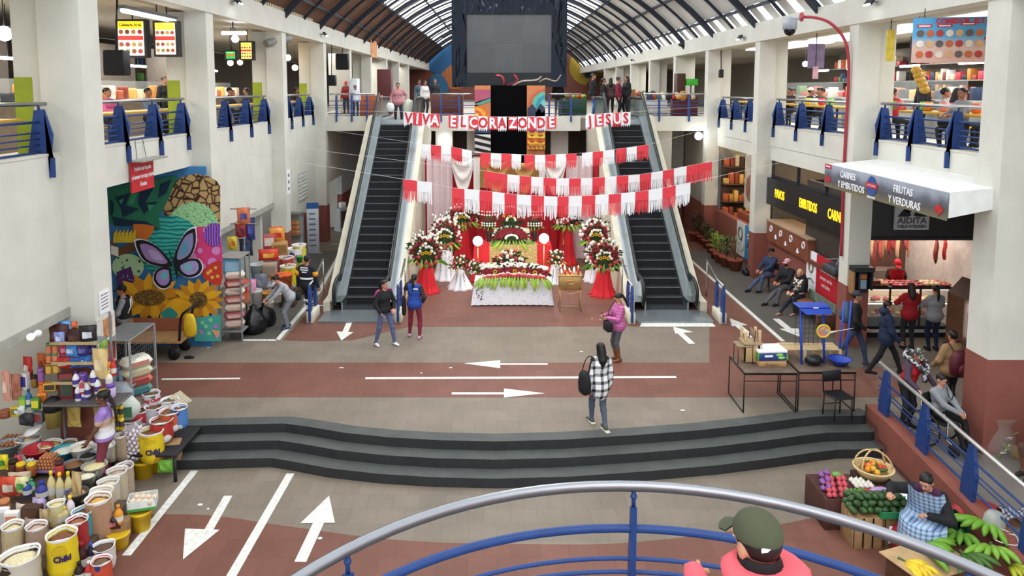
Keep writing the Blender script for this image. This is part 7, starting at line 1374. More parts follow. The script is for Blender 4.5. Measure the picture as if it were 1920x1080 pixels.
for i in range(10): b.cyl((-W_, -D_, .36 + i * .08), (-W_, D_, .36 + i * .08), .002, None, GREY, 3); b.cyl((W_, -D_, .36 + i * .08), (W_, D_, .36 + i * .08), .002, None, GREY, 3)
part('wire_mesh', b, t)
for i in range(8):
 b = MB(); b.lathe([(.035, 0), (.04, .03), (.04, .18), (.016, .24)], P('a8c0d8', .15, alpha=.55, var=0), 10); c_ = thing('water_bottle', 'clear water bottle with a blue cap inside the wire cage', 'bottle', p0 + Vector((-.2 + (i % 4) * .12, -.35 + (i // 4) * .14, .31)), 0, 'water bottles in the wire cage'); part('body', b, c_); b = MB(); b.cyl((0, 0, .235), (0, 0, .265), .017, None, P('2a5ab8', .5), 8); part('cap', b, c_)
for i, (c1, c2, lab) in enumerate((('5a8a84', '3a6a74', 'green banded sack at the bottom of the sack stack'), ('c86a5a', '8a3a34', 'red banded sack second from the bottom of the stack'), ('d0cca8', 'b8a88a', 'cream sack second from the top of the stack'), ('dcd8c8', 'b87a6a', 'white sack on top of the stack beside the wire cage'))): item('pillow', 255, 738 - i * 17, 13.05 - i * .01, 60, 20, c1, c2, lab, rz=.9)
item('pillow', 236, 790, 12.6, 60, 50, 'c8ccc4', '4a7a5a', 'bulging clear sack of packets below the wire cage', rz=.2); item('pillow', 228, 758, 12.7, 50, 44, '9aa0a8', 'b8bcc8', 'greyish plastic sack of bottles below the cage', rz=0)
b = MB()
for i in range(5): b.ell((U(-.1, .1), U(-.06, .06), .03), (U(.06, .1), U(.04, .07), .035), BLACK, 8, 5)
solo('black_rag', b, 'crumpled black rag lying on the floor before the mural', 'rag', onz(353, 672))
b = MB(); b.ell((0, 0, 0), (.06, .06, .06), P('f4f2ea', .4, emit=.3, var=0), 12, 8); b.ell((.16, 0, .0), (.07, .06, .06), P('e8e8e4', .4), 12, 8); b.cyl((.03, 0, 0), (.12, 0, 0), .04, None, PWHITE, 10); solo('bulb_lamp', b, 'unlit white bulb lamp with painted glow under the awning of the near left stall', 'lamp', onx(45, 632, XL - .41) + Vector((.1, 0, 0)), 1.5)  # bulb is off; a faint emission is put into its surface
b = MB(); b.box(0, .015, -.3, .3, -.45, .45, P('d8d4cc', .6)); b.box(.015, .018, -.26, .0, -.4, .1, P('8aae4a', .6, var=.4)); b.box(.015, .018, .02, .26, -.4, -.05, P('b84a44', .6, var=.4)); b.box(.015, .018, -.1, .2, .05, .4, P('c88a5a', .6, var=.4)); solo('wall_poster', b, 'food poster pasted on the hall side of the near left pillar', 'poster', (XL + .005, 12.7, 1.8))
b = MB(); b.box(0, .01, -.16, .16, -.2, .2, PWHITE)
for k in range(5): b.box(.01, .012, -.12, .12, .12 - k * .06, .14 - k * .06, GREY)
solo('paper_notice', b, 'white printed notice above the food poster on the near left pillar', 'notice', (XL + .005, 12.7, 2.5))
# ================================================================ mural, handcart and the second shop on the left
MY = 17.5; mu = MB(); lay = [0]
def mq(x, y): return ony(x, y, MY - .003 - lay[0] * .0025)
def mpoly(pts, m, smooth_n=0):
 lay[0] += 1; p = [mq(*q) for q in pts]
 if smooth_n: p = smoothline(p + [p[0]], smooth_n)[:-1]
 mu.face(p[::-1], m)
def circ(x, y, rx, ry, m, n=28, a0=0, a1=2 * pi): mpoly([(min(413, x + rx * cos(a0 + (a1 - a0) * k / n)), y + ry * sin(a0 + (a1 - a0) * k / n)) for k in range(n)], m)
mu.box(ony(205, 500, MY).x, XL - .02, MY, MY + .06, 0, 4.36, P('3f7fb4', .7, var=.15, scale=3))
F = lambda h: P(h, .7, var=.08, scale=4)
COB = spotmat('painted_cobbles', [(0, '3a2118'), (.05, '3a2118'), (.09, 'b5935e'), (.5, 'c4a46e')], 5.2, 'EDGE', .8, 'LINEAR'); SQG = wavemat('painted_squiggles', [(0, '2c4a2a'), (.1, '9cd49a'), (1, 'a8e0a4')], 5.5, 'DIAGONAL', 14, .7, 'LINEAR', 2.); TEALW = wavemat('painted_teal_waves', [(0, '0f5f62'), (.35, '2fa89a'), (1, '3fc0ae')], 3.2, 'Z', 5, .7); PUR = wavemat('painted_purple_stripes', [(0, '3a1a6a'), (.4, '8a4ab8'), (1, 'a868d0')], 5., 'X', 3, .7)
circ(368, 388, 62, 62, COB); circ(362, 425, 48, 46, SQG); circ(318, 462, 62, 58, TEALW)
mpoly([(352, 440), (372, 425), (400, 430), (414, 445), (414, 520), (380, 515), (350, 490)], F('d8407c'), 4)
for x, y, r in ((392, 450, 7), (405, 470, 8), (375, 470, 5), (398, 492, 9), (380, 500, 6), (408, 500, 5), (368, 450, 5), (385, 432, 5), (362, 480, 6), (408, 452, 4)): circ(x, y, r, r, F('d88ac8'), 14)
circ(402, 440, 20, 22, PUR)
mpoly([(388, 498), (414, 490), (414, 535), (380, 520)], F('c83a2c'), 3)
for x, y in ((395, 508), (404, 502), (408, 518), (398, 520), (390, 512)): circ(x, y, 3.4, 3.4, F('e8b04a'), 10)
GRN = F('2a7a5a'); GDK = F('15324a')
mpoly([(206, 352), (325, 330), (326, 345), (310, 385), (298, 410), (300, 432), (280, 422), (206, 420)], GRN, 3)
for pts in ([(215, 370), (245, 360), (236, 385), (262, 392), (230, 408), (226, 390)], [(262, 358), (290, 350), (272, 380), (296, 378), (270, 402), (258, 380)], [(300, 345), (322, 335), (312, 362), (296, 372)], [(208, 405), (240, 412), (275, 415), (298, 430), (262, 424), (215, 424)], [(206, 372), (214, 380), (212, 402), (206, 404)]): mpoly(pts, GDK)
for pts in ([(246, 366), (258, 362), (250, 382), (240, 384)], [(276, 384), (290, 384), (280, 396)], [(222, 376), (232, 372), (228, 384)]): mpoly(pts, F('3f9a70'))
mpoly([(250, 420), (290, 424), (275, 450), (252, 448)], F('d8742c'), 2); mpoly([(208, 470), (262, 452), (262, 462), (208, 482)], F('8a5a34')); mpoly([(208, 450), (222, 465), (258, 452), (258, 468), (222, 482), (208, 478)], F('6a4428')); mpoly([(208, 460), (222, 464), (222, 482), (208, 476)], F('e8e4d8'))
for k in range(6): x = 212 + k * 7; mpoly([(x, 455), (x + 1, 438), (x + 8, 430), (x + 7, 440), (x + 9, 455)], F('e0c02c'))
circ(240, 500, 30, 24, spotmat('painted_dots', [(0, '35503a'), (.28, '35503a'), (.3, 'a8c89a')], 8)); mpoly([(218, 510), (245, 500), (258, 540), (222, 545)], spotmat('painted_confetti', [(0, 'd8d0e0'), (.18, '4a1f5c')], 14))
PET = F('e0a41c'); PETD = F('c8841c')
def sunflower(cx, cy, rx, ry, pr, n, a0=0., skip=()):
 for k in range(n):
  if k in skip: continue
  a = a0 + 2 * pi * k / n; u = Vector((cos(a), sin(a) * .8)); v = Vector((-sin(a), cos(a) * .8)); c0 = Vector((cx + rx * .8 * cos(a), cy + ry * .8 * sin(a))); c1 = c0 + u * pr
  mpoly([tuple(c0 - v * pr * .2), tuple(c0 + u * pr * .5 - v * pr * .25), tuple(c1), tuple(c0 + u * pr * .5 + v * pr * .25), tuple(c0 + v * pr * .2)], PET if k % 2 else PETD)
 circ(cx, cy, rx, ry, spotmat('painted_seeds', [(0, '3a2a12'), (.3, '6a4a1c'), (.6, '8a6a2c')], 26), 24)
sunflower(280, 558, 30, 15, 44, 15, .1); sunflower(372, 562, 17, 15, 36, 16); mpoly([(300, 590), (325, 560), (360, 570), (350, 605), (310, 610)], PET, 3); mpoly([(300, 588), (318, 576), (334, 592), (312, 600)], F('2a8a84'), 3)
mpoly([(206, 596), (345, 596), (345, 640), (206, 640)], F('a05a44')); mpoly([(365, 596), (414, 590), (414, 640), (365, 640)], F('4aa8a0'))
for x, y in ((380, 605), (395, 600), (405, 612), (378, 622), (392, 625), (408, 628), (386, 612)): circ(x, y, 4, 4, F(['c87ac0', 'e8a04a', '8ad0a0'][int(x) % 3]), 10)
mpoly([(396, 618), (408, 636), (412, 620)], F('e8a07a'))
def wing(pts, m): mpoly([(x + (x - 325) * .045, y + (y - 495) * .05) for x, y in pts], F('f4f2f4'), 3); return pts, m
W4 = [[(254, 452), (268, 450), (295, 462), (322, 492), (320, 500), (300, 500), (272, 490), (258, 468)], [(366, 428), (367, 455), (358, 480), (340, 494), (326, 494), (330, 470), (345, 440), (358, 430)], [(320, 502), (322, 528), (312, 540), (298, 538), (288, 524), (292, 508), (306, 500)], [(332, 496), (352, 486), (372, 486), (379, 502), (370, 516), (350, 520), (334, 508)]]
for w_ in W4: wing(w_, 0)
for w_, c in zip(W4, ('17161c', '17161c', '17161c', '17161c')): mpoly(w_, F(c), 3)
for w_, c, c2 in zip(W4, ('9a7cb0', '8a86b4', 'a884c0', 'a894cc'), ('b49cc8', '5a9ab0', '6ab0bc', '7ab8c4')):
 cx = sum(p[0] for p in w_) / len(w_); cy = sum(p[1] for p in w_) / len(w_); mpoly([(cx + (x - cx) * .74, cy + (y - cy) * .74) for x, y in w_], F(c), 3); mpoly([(cx + (x - cx) * .4 + (325 - cx) * .12, cy + (y - cy) * .4 + (495 - cy) * .12) for x, y in w_], F(c2), 3)
mpoly([(323, 484), (328, 486), (334, 508), (332, 526), (328, 510)], F('17161c')); mpoly([(322, 486), (316, 470), (318, 470), (324, 486)], F('17161c')); mpoly([(326, 486), (330, 468), (332, 469), (328, 487)], F('17161c'))
solo('mural', mu, 'colourful wall mural with a big lilac butterfly over sunflowers', 'mural')
# handcart
t = thing('handcart', 'low wooden platform handcart on black wheels in front of the butterfly mural', 'cart', (-7.75, 16.9, 0)); b = MB(); b.rbox(-1.0, .55, -.4, .35, .4, .46, P('a07a50', .7, var=.2, scale=7), .01); part('platform', b, t)
for x in (-.8, .35):
 for y in (-.32, .28): b = MB(); b.lathe([(.03, -.04), (.13, -.035), (.15, 0), (.13, .035), (.03, .04)], BLACK, 16, M=TL(x, y, .15) @ RX(pi / 2) @ RZ(.1)); part('wheel', b, t); b = MB(); b.box(x - .04, x + .04, y - .05, y + .05, .15, .4, DARK); part('caster_fork', b, t)
b = MB(); b.tube(smoothline([(.5, -.35, .4), (.56, -.35, 1.0), (.75, -.35, 1.2), (.75, .3, 1.2), (.56, .3, 1.0), (.5, .3, .4)], 3), .03, BLACK, 7); part('push_handle', b, t)
t = thing('yellow_bag', 'yellow plastic bag hung on the push handle of the handcart', 'bag', (-7.0, 16.55, .55)); part('body', bagmesh(.3, .14, .55, P('d8b020', .5)), t); part('strap', MB().tube([(-.05, 0, .5), (0, .02, .66), (.05, 0, .5)], .012, BLACK, 5), t)
for i, (dx, c) in enumerate(((-.98, 'b08a5c'), (-.85, '9a7448'))): solo('carton', MB().rbox(-.16, .16, -.14, .14, 0, .22 + .1 * i, P(c, .8), .01), ['pale carton at the left end of the handcart', 'brown carton in front of the man with the cart'][i], 'box', (-7.9 + dx, 16.75 + .3 * i, .46))
# second shop
SX = [('pillow', 440, 612 - i * 15, 17.95, 40, 15, ['c8b0a0', 'a85a5a', 'd0c0ac', 'b0625c', 'cfc4b0', 'a8504c', 'd4c8b4', 'b06a60'][i], 'c8a8a0', ['lowest', 'second', 'third', 'fourth', 'fifth', 'sixth', 'seventh'][i] + ' filled sack from the bottom on the grey rack beside the mural') for i in range(7)]
SX += [('box', 436, 512, 17.95, 34, 30, '4a94b8', '8ab4c8', 'blue boxes on the top of the grey rack'), ('bag', 436, 545, 17.9, 28, 28, 'c8505a', 'e0c8c0', 'red and cream packet on the grey rack'), ('bag', 460, 560, 18.4, 14, 40, 'd06a4a', 'c83a5c', 'red orange packets hanging on the rack side'), ('bag', 470, 552, 18.7, 24, 30, 'd88ab0', 'e8b8cc', 'pink and white packet right of the rack'), ('bag', 462, 570, 18.5, 22, 22, 'b87a50', 'c8946a', 'brown packet at the rack side'),
       ('bag', 457, 420, 19.6, 26, 32, 'c8704a', '5a4a8c', 'bundle of bright snack bags hanging highest in the shop'), ('bag', 452, 445, 19.6, 22, 26, '8c2a2c', '6a2434', 'dark red hanging packets below the bright ones'), ('bag', 470, 450, 19.7, 18, 44, '2a2f6a', '4a50a0', 'dark blue hanging packets'), ('bag', 436, 468, 19.4, 20, 26, 'd0b43c', 'c87a2c', 'yellow packets at the left of the shop'), ('bag', 462, 480, 19.7, 26, 34, '22243c', '3a4a6a', 'black and blue packets in the middle'), ('box', 505, 465, 20.8, 22, 26, 'b04a4a', 'd8c8b8', 'small shelf box with red packets'), ('bag', 520, 452, 20.9, 30, 26, 'd8923c', 'c83a2c', 'orange and red packets on the wooden display'), ('bag', 518, 440, 21, 24, 16, 'c8603c', 'e0a44a', 'orange packets on top of the wooden display'), ('box', 525, 478, 20.9, 30, 26, 'b08850', '8a6438', 'wooden display block with packets'), ('bag', 504, 488, 20.3, 40, 22, 'c83c28', 'e8a83c', 'wide red and yellow packets'), ('box', 500, 512, 20.1, 40, 20, '8a8498', 'a89cb4', 'violet-grey box under the red packets'),
       ('basin', 480, 520, 19.6, 26, 24, 'a8b0b0', None, 'stack of grey basins'), ('basin', 478, 538, 19.3, 20, 14, '2a8a90', None, 'turquoise basin in the shop'), ('bag', 490, 545, 19.2, 26, 34, '6a6e78', '7a8088', 'grey plastic bag of goods'), ('box', 505, 518, 19.9, 28, 26, 'a08a70', '8a7a68', 'beige paper bag box in the shop'), ('bucket', 522, 548, 19.9, 28, 36, 'd06030', None, 'orange bucket behind the bending woman'), ('bucket', 536, 548, 20.1, 26, 38, 'd8602c', None, 'bright orange bucket right of the bending woman'), ('sack', 541, 540, 20.9, 30, 44, 'd8c020', '7a5038', 'yellow pet food sack in the second shop'), ('sack', 536, 520, 21.3, 30, 40, 'b8442c', '7a5a3c', 'red sack behind the yellow one in the second shop'), ('sack', 552, 500, 21.9, 30, 36, 'e4e2e0', '6a5038', 'white sack lettered ALCON in the second shop'), ('sack', 562, 495, 22.2, 26, 38, 'd8c84a', '7a6a4a', 'yellow and white sack next to the roll-up poster'), ('bucket', 518, 566, 19.4, 22, 18, 'e0dcd0', None, 'white tub before the orange buckets'), ('basin', 500, 566, 19.2, 24, 18, 'c88a3c', None, 'orange-brown basin in the second shop'), ('bucket', 480, 575, 18.8, 26, 34, 'b0b0ac', None, 'grey bin behind the black bags'), ('bucket', 504, 585, 19.1, 20, 22, 'd8d0c4', None, 'cream pail above the black bags'), ('bucket', 562, 492, 21.6, 12, 12, '2a8a4a', None, 'small green pail at the end of the second shop')]
for a in SX: item(*a, rz=.3, txt=('ALCON', 'b83a2c', .6, .16) if 'ALCON' in a[8] else None)
for px, py, lab in ((541, 540, 'wooden block under the yellow sack in the second shop'), (536, 520, 'wooden block under the red sack in the second shop'), (552, 500, 'wooden block under the white sack in the second shop'), (562, 495, 'wooden block under the yellow and white sack by the roll-up poster')): p = ony(px, py, {541: 20.9, 536: 21.3, 552: 21.9, 562: 22.2}[px]); solo('display_block', MB().rbox(-.2, .2, -.2, .2, 0, max(.1, p.z - .01), PLK, .01), lab, 'box', (p.x, p.y, 0))
p = ony(457, 420, 19.63); t = thing('hanging_rack', 'thin metal pole with hooks carrying the snack bags in the second shop', 'rack', (p.x, p.y, 0)); part('pole', MB().cyl((0, 0, 0), (0, 0, 3.05), .02, None, GREY, 7), t); part('hook_bar', MB().cyl((-.35, 0, 3.0), (.35, 0, 3.0), .015, None, GREY, 6), t); part('hook_bar', MB().cyl((-.35, 0, 2.6), (.35, 0, 2.6), .015, None, GREY, 6), t)
t = thing('metal_rack', 'grey metal rack of filled sacks beside the butterfly mural', 'rack', ony(440, 632, 18.0)); p0 = t.location
for dx in (-.26, .26):
 for dy in (-.2, .5): part('post', MB().box(dx - .015, dx + .015, dy - .015, dy + .015, -p0.z, 2.05, GREY), t)
for z in (.22, 1.25, 2.05): part('shelf', MB().rbox(-.28, .28, -.22, .52, z - .03, z, P('8a8680', .5), .005), t)
for i, (x, y, s_, sx_) in enumerate(((468, 625, .5, .9), (490, 612, .45, .75))):
 b = MB(); b.lathe([(.8, 0), (1, .25), (.95, .55), (.6, .85), (.25, 1), (.3, 1.12), (.02, 1.13)], P('121214', .25, bump=.4, scale=9.), 18, fn=lambda a, u: 1 + .07 * sin(4 * a + 6 * u) + .04 * sin(9 * a)); b.v = [(q[0] * .36 * sx_, q[1] * .34 * sx_, q[2] * .62) for q in b.v]; solo('garbage_bag', b, ['shiny black rubbish bag nearest the rack', 'black rubbish bag the woman in grey is reaching into'][i], 'bag', onz(x + 8, y - 2))
t = thing('glass_cabinet', 'grey glass cabinet of orange packets before the white wall', 'cabinet', onz(556, 520) + Vector((-.4, 1.2, 0))); b = MB()
for x in (-.3, .3):
 for y in (-.2, .2): b.box(x - .02, x + .02, y - .02, y + .02, 0, 1.9, GREY)
b.box(-.32, .32, -.22, .22, 1.9, 1.96, P('6a6864', .5)); part('frame', b, t)
for z in (1.2, .8, .4): part('shelf', MB().box(-.3, .3, -.2, .2, z, z + .02, GREY), t)
part('back_panel', MB().box(-.3, .3, .19, .2, .3, 1.9, P('b8b4ac', .6)), t)
for i in range(12): solo('orange_packet', MB().rbox(-.06, .06, -.04, .04, 0, .12, P(['c86a34', 'd8904a'][i % 2], .5), .02), 'small orange packet in the glass cabinet', 'packet', t.location + Vector((-.2 + (i % 4) * .13, -.1, 1.22 + (i // 4) * .16 if i < 12 else 0)), 0, 'orange packets in the glass cabinet')
p = onz(588, 476); b = MB(); b.rbox(-.22, .22, -.03, .03, 0, 1.95, P('c4ccd6', .5), .01); b.box(-.22, .22, -.034, -.03, 1.72, 1.95, P('2a5a9c', .5))
for k in range(7): b.box(-.14, .1, -.034, -.03, 1.5 - k * .2, 1.56 - k * .2, P('6a7480', .5))
b.rbox(-.3, .3, -.12, .12, 0, .05, GREY, .01); solo('roll_up_poster', b, 'tall white and blue roll-up poster at the end of the second shop', 'poster', p, .2)
p = onz(632, 432) + Vector((.25, 0, 0)); b = MB(); b.box(-.3, .3, -.2, .2, 0, 1.0, P('b0b4b4', .5)); b.box(-.24, .24, -.21, -.2, .15, .9, P('4a3a3c', .5)); b.rbox(-.15, .15, -.1, .1, 1.0, 1.25, PWHITE, .05); solo('small_cabinet', b, 'small grey cabinet farther down the left wall', 'cabinet', p, .9)
p = onx(264, 300, XL - .4); t = thing('warning_sign', 'red hanging sign with white letters under a grey metal strip', 'sign', p); part('board', MB().box(0, .03, -.48, .48, -.62, .0, P('c0242e', .5)), t); part('strip', MB().box(-.02, .3, -.5, .6, .0, .03, P('9a9890', .5)), t); b = MB()
for k, s_ in enumerate(('Prohibido usar las gradas', 'y el ascensor con carga y líquidos', 'Gracias')): b.text(s_, .115, WL(.034, 0, -.16 - k * .16), PWH, .62 if k < 2 else .8, bold=.003)
part('lettering', b, t)
for dy in (-.2, .2): part('wire', MB().cyl((.02, dy, .03), (-.02, dy * .8, .42), .006, None, DARK, 4), t)
b = MB(); p = onx(568, 350, XL - .41)
for k in range(7): b.box(p.x, p.x + .03, p.y - .6, p.y + .6, p.z - .45 + k * .14, p.z - .38 + k * .14, P('dcdcd8', .5))
b.box(p.x - .02, p.x + .01, p.y - .65, p.y + .65, p.z - .5, p.z + .55, P('b8b8b2', .6)); solo('wall_vent', b, 'white louvred vent high on the left wall', 'vent')
b = MB(); p = onx(547, 338, XL + .0); b.box(0, .02, -.2, .2, -.4, .4, PWHITE)
for k in range(3): b.ell((.022, 0, .22 - k * .22), (.004, .1, .06), GREY, 8, 4)
solo('wall_sign', b, 'white printed sign on the third left pillar', 'sign', (XL + .005, 24.27, p.z))
# ================================================================ fruit and vegetable stall of the seller in the apron
fz0 = GZ; AVO = P('34502a', .4, var=.3, scale=25); ONR = P('c8505c', .45, var=.15); ONP = P('8a5aa0', .45, var=.15); BAN = P('6fa030', .45, var=.12); WHT = P('e0dcd0', .5)
SP = ony(1600, 985, 10.7)
def crate(label, x0, x1, y0, y1, z0, z1, m=WOOD, n=3):
 t = thing('wooden_crate', label, 'crate', (x0, y0, z0)); W_, D_, H_ = x1 - x0, y1 - y0, z1 - z0
 for i in range(n): w_ = W_ / n; part('slat', MB().rbox(i * w_ + .015, (i + 1) * w_ - .015, -.015, .01, 0, H_, m, .004), t); part('slat', MB().rbox(i * w_ + .015, (i + 1) * w_ - .015, D_ - .01, D_ + .015, 0, H_, m, .004), t)
 for i in range(2): part('side_board', MB().rbox(-.01, .01, i * D_ / 2 + .01, (i + 1) * D_ / 2 - .01, 0, H_, m, .004), t); part('side_board', MB().rbox(W_ - .01, W_ + .01, i * D_ / 2 + .01, (i + 1) * D_ / 2 - .01, 0, H_, m, .004), t)
 part('lid_board', MB().rbox(0, W_, 0, D_, H_ - .02, H_, m, .004), t); return t
FX, FY = 5.2, 10.3
crate('upright pale wooden crate at the front of the fruit stall', FX, FX + .42, FY, FY + .4, fz0, -.02, P('9c7a54', .75, var=.25, scale=8)); crate('wooden crate with a white paper inside, second at the front of the stall', FX + .46, FX + .95, FY + .02, FY + .4, fz0, -.05, P('7a5c3c', .75, var=.25, scale=8), 2)
solo('stall_box', MB().rbox(0, .7, 0, .75, 0, .5, P('4a2a24', .7, var=.2), .01), 'dark red-brown box under the onions at the left of the stall', 'box', (FX - .22, FY + .45, fz0)); solo('stall_box', MB().rbox(0, .5, 0, .5, 0, .55, P('3a2420', .7, var=.2), .01), 'dark brown box under the fruit basket', 'box', (FX + .52, FY + .75, fz0))
solo('paper_sheet', MB().rbox(-.12, .12, -.01, .01, 0, .26, PWHITE, .004), 'white paper hanging in the second crate', 'paper', (FX + .62, FY - .03, fz0 + .1))
t = thing('green_tray', 'green carton tray under the avocados', 'tray', (FX + .38, FY - .02, -.03)); part('base', MB().rbox(0, .62, 0, .42, 0, .02, P('2a7a4a', .6), .004), t)
for q in ((0, .62, -.01, .01), (0, .62, .41, .43), (-.01, .01, 0, .43), (.61, .63, 0, .43)): part('side', MB().box(*q, 0, .1, P('2a7a4a', .6)), t)
av = MB(); av.lathe([(.004, -.075), (.045, -.045), (.052, 0), (.036, .045), (.02, .07), (.004, .078)], AVO, 10); am = av.mesh('avocado')
for i in range(46):
 k = i // 20; x, y = FX + .02 + (i % 20 % 7) * .115 + U(-.02, .02) + k * .06, FY + .06 + (i % 20 // 7) * .13 + k * .05; o_ = solo('avocado', am, 'dark green avocado in the heap at the front of the stall', 'avocado', (x, y, .06 + k * .075), 0, 'avocados heaped at the front of the stall'); o_.rotation_euler = (U(1, 2), U(0, 1), U(0, 6))
lm = MB().ell((0, 0, 0), (.026, .026, .03), P('5a9a3c', .5), 8, 6).mesh('lime')
for i in range(20): solo('lime', lm, 'small bright green lime in the bagged heap behind the avocados', 'lime', (FX + .12 + (i % 5) * .06, FY + .43 + (i // 5 % 2) * .06, .05 + (i // 10) * .05 + .02), U(0, 3), 'limes in the clear bag')
om = {c: MB().lathe([(.004, -.035), (.04, -.02), (.046, 0), (.036, .025), (.008, .042), (.004, .06)], m, 9).mesh('onion') for c, m in (('r', ONR), ('p', ONP), ('w', WHT))}
for s_ in range(2):
 for i in range(7):
  for j in range(2): solo('onion', om['r'], 'pink-red onion in one of the two net strings on the left of the stall', 'onion', (FX - .14 + s_ * .19 + j * .075 + i * .028, FY + .5 + i * .085, .04 + .03 * (i % 2)), U(0, 3), 'pink-red onions in net strings')
for i in range(14): solo('onion', om['p'], 'purple onion in the bag at the far left of the stall', 'onion', (FX - .16 + (i % 2) * .075 + i * .012, FY + .68 + (i // 2) * .07, .05 + (i % 3) * .03), U(0, 3), 'purple onions in the bag')
for i in range(11): solo('onion', om['w'], 'white onion bulb between the red onions and the basket', 'onion', (FX + .38 + (i % 4) * .075, FY + .72 + (i // 4) * .09, .06), U(0, 3), 'white onions beside the basket')
tm = MB().ell((0, 0, 0), (.035, .035, .03), P('c83028', .35), 9, 6).mesh('tomato')
for i in range(7): solo('tomato', tm, 'small red tomato in front of the white onions', 'tomato', (FX + .4 + (i % 4) * .065, FY + .55 + (i // 4) * .06, .05), 0, 'tomatoes on the stall')
o_ = solo('lilac_bag', bagmesh(.34, .16, .1, P('b090c0', .4)), 'lilac plastic bag lying in front of the basket', 'bag', (FX + .66, FY + .56, 0.02))
t = thing('wicker_basket', 'round wicker basket with a hoop handle, full of peppers and oranges', 'basket', (FX + .78, FY + 1.02, .05)); WK = wavemat('wicker', [(0, '9a7c4c'), (.5, 'cdb078'), (1, 'dcc490')], 14, 'Z', 1.5); part('bowl', MB().lathe([(.2, 0), (.27, .1), (.3, .14), (.31, .17), (.28, .17), (.25, .1), (.01, .06)], WK, 26), t)
for a in (-.3, .5): part('handle', MB().tube([(.28 * cos(q * pi / 12) * cos(a), .28 * cos(q * pi / 12) * sin(a) + .06 * sin(q * pi / 12), .15 + .27 * sin(q * pi / 12)) for q in range(13)], .014, WK, 7), t)
for i in range(16):
 k = i % 4; c = ['e0902a', 'c84a28', '3a5a2c', 'e0a838'][k]; b = MB(); b.ell((0, 0, 0), (.05, .05, .045) if k != 2 else (.03, .03, .11), P(c, .4), 10, 6); b.cyl((0, 0, .04), (0, 0, .07), .006, None, FG, 5); a = i * 2.4; o_ = solo(['orange', 'red_pepper', 'courgette', 'yellow_fruit'][k], b, ['orange', 'red pepper', 'dark green courgette', 'yellow fruit'][k] + ' in the wicker basket', 'vegetable', (FX + .78 + .17 * sqrt(i / 16) * cos(a), FY + 1.02 + .17 * sqrt(i / 16) * sin(a), .2 + .05 * (1 - i / 16)), 0, ['oranges', 'red peppers', 'courgettes', 'yellow fruit'][k] + ' in the wicker basket'); o_.rotation_euler = (U(0, 1.5), U(0, 1.5), U(0, 6))
solo('herb_bunch', MB().ell((0, 0, 0), (.09, .06, .05), P('6aa04a', .6, var=.3, scale=40, bump=.5), 10, 6), 'bunch of pale green herbs behind the white onions', 'vegetable', (FX + .22, FY + 1.05, .06))
t = thing('foam_tray', 'white foam tray standing at the right side of the avocados', 'tray', (FX + 1.02, FY + .35, .1)); o_ = t; part('tray', MB().rbox(-.09, .09, -.26, .26, -.015, .015, PWH, .01, RY(-.7)), t)
t = thing('green_crate', 'green plastic crate of pale vegetables behind the fruit seller', 'crate', (6.72, 10.55, fz0)); GC_ = P('1f7a4c', .5)
part('base', MB().box(-.2, .2, -.16, .16, 0, .03, GC_), t)
for k in range(4):
 b = MB(); L = .2 if k % 2 == 0 else .16; y = .16 if k % 2 == 0 else .2; M_ = RZ(k * pi / 2)
 for z0, z1 in ((.0, .08), (.26, .36)): b.box(-L, L, -y - .01, -y + .01, z0, z1, GC_, M_)
 for i in range(7): b.box(-L + i * L / 3 - .02, -L + i * L / 3 + .02, -y - .01, -y + .01, .0, .36, GC_, M_)
 part('lattice_side', b, t)
for i in range(9): solo('turnip', MB().ell((0, 0, 0), (.055, .055, .05), P('d8dcc0', .5), 9, 6), 'pale round vegetable in the green crate', 'vegetable', (6.62 + (i % 3) * .1, 10.45 + (i // 3) * .1, fz0 + .32), 0, 'pale vegetables in the green crate')
# plantains, bags, cardboard at the bottom right
def hand_of(label, loc, n, c, rz, s_=1., nm='plantain_bunch', bent=.5):
 t = thing(nm, label, 'fruit', loc, rz); m = P(c, .45, var=.12, scale=14)
 for i in range(n):
  row = i % 2; a = (i - n / 2) * .2; b = MB(); pts = [Vector((.02 * i - .01 * n, .0, .05)) + Vector((sin(a) * .1 * q + .0, -.055 * q, .02 * row + .035 * sin(q * .62) * bent * 2 - .0 * q)) for q in range(6)]
  b.tube([p * s_ for p in pts], [q * s_ for q in (.018, .034, .041, .041, .033, .011)], m, 7); part('plantain' if 'plantain' in nm else 'banana', b, t)
 part('stem', MB().cyl((0, .02, .05), (0, .1, .08), .03, .02, P('4a5a2a', .7), 7), t); return t
pb = lambda x, y, z: onz(x, y, z)
solo('cardboard_sheet', MB().rbox(-.5, .5, -.35, .35, 0, .02, P('b4956c', .8), .005), 'flat tan cardboard under the plantains at the bottom of the picture', 'cardboard', pb(1740, 1050, -.15), .35); solo('cardboard_box', MB().rbox(-.42, .42, -.3, .3, 0, .3, P('5a3a2a', .8), .01), 'brown box under the cardboard sheet', 'box', pb(1740, 1050, -.15) - Vector((0, 0, .31)), .35)
for i, (x, y, n, rz, s_) in enumerate(((1850, 992, 7, -.9, 1.25), (1800, 1010, 6, -.6, 1.2), (1860, 1035, 6, -.4, 1.15), (1810, 1050, 6, .2, 1.1), (1735, 1030, 7, .9, 1.2))): hand_of(['big bunch of green plantains nearest the red bag', 'bunch of green plantains left of the biggest one', 'bunch of green plantains by the checked cloth', 'darker bunch of plantains partly behind the handrail', 'bunch of green plantains on the tan cardboard, left'][i], pb(x, y, -.12 + .0 * i), n, ['6fa030', '5f8f2a', '7aa83a', '44682a', '6a9c30'][i], rz, s_)
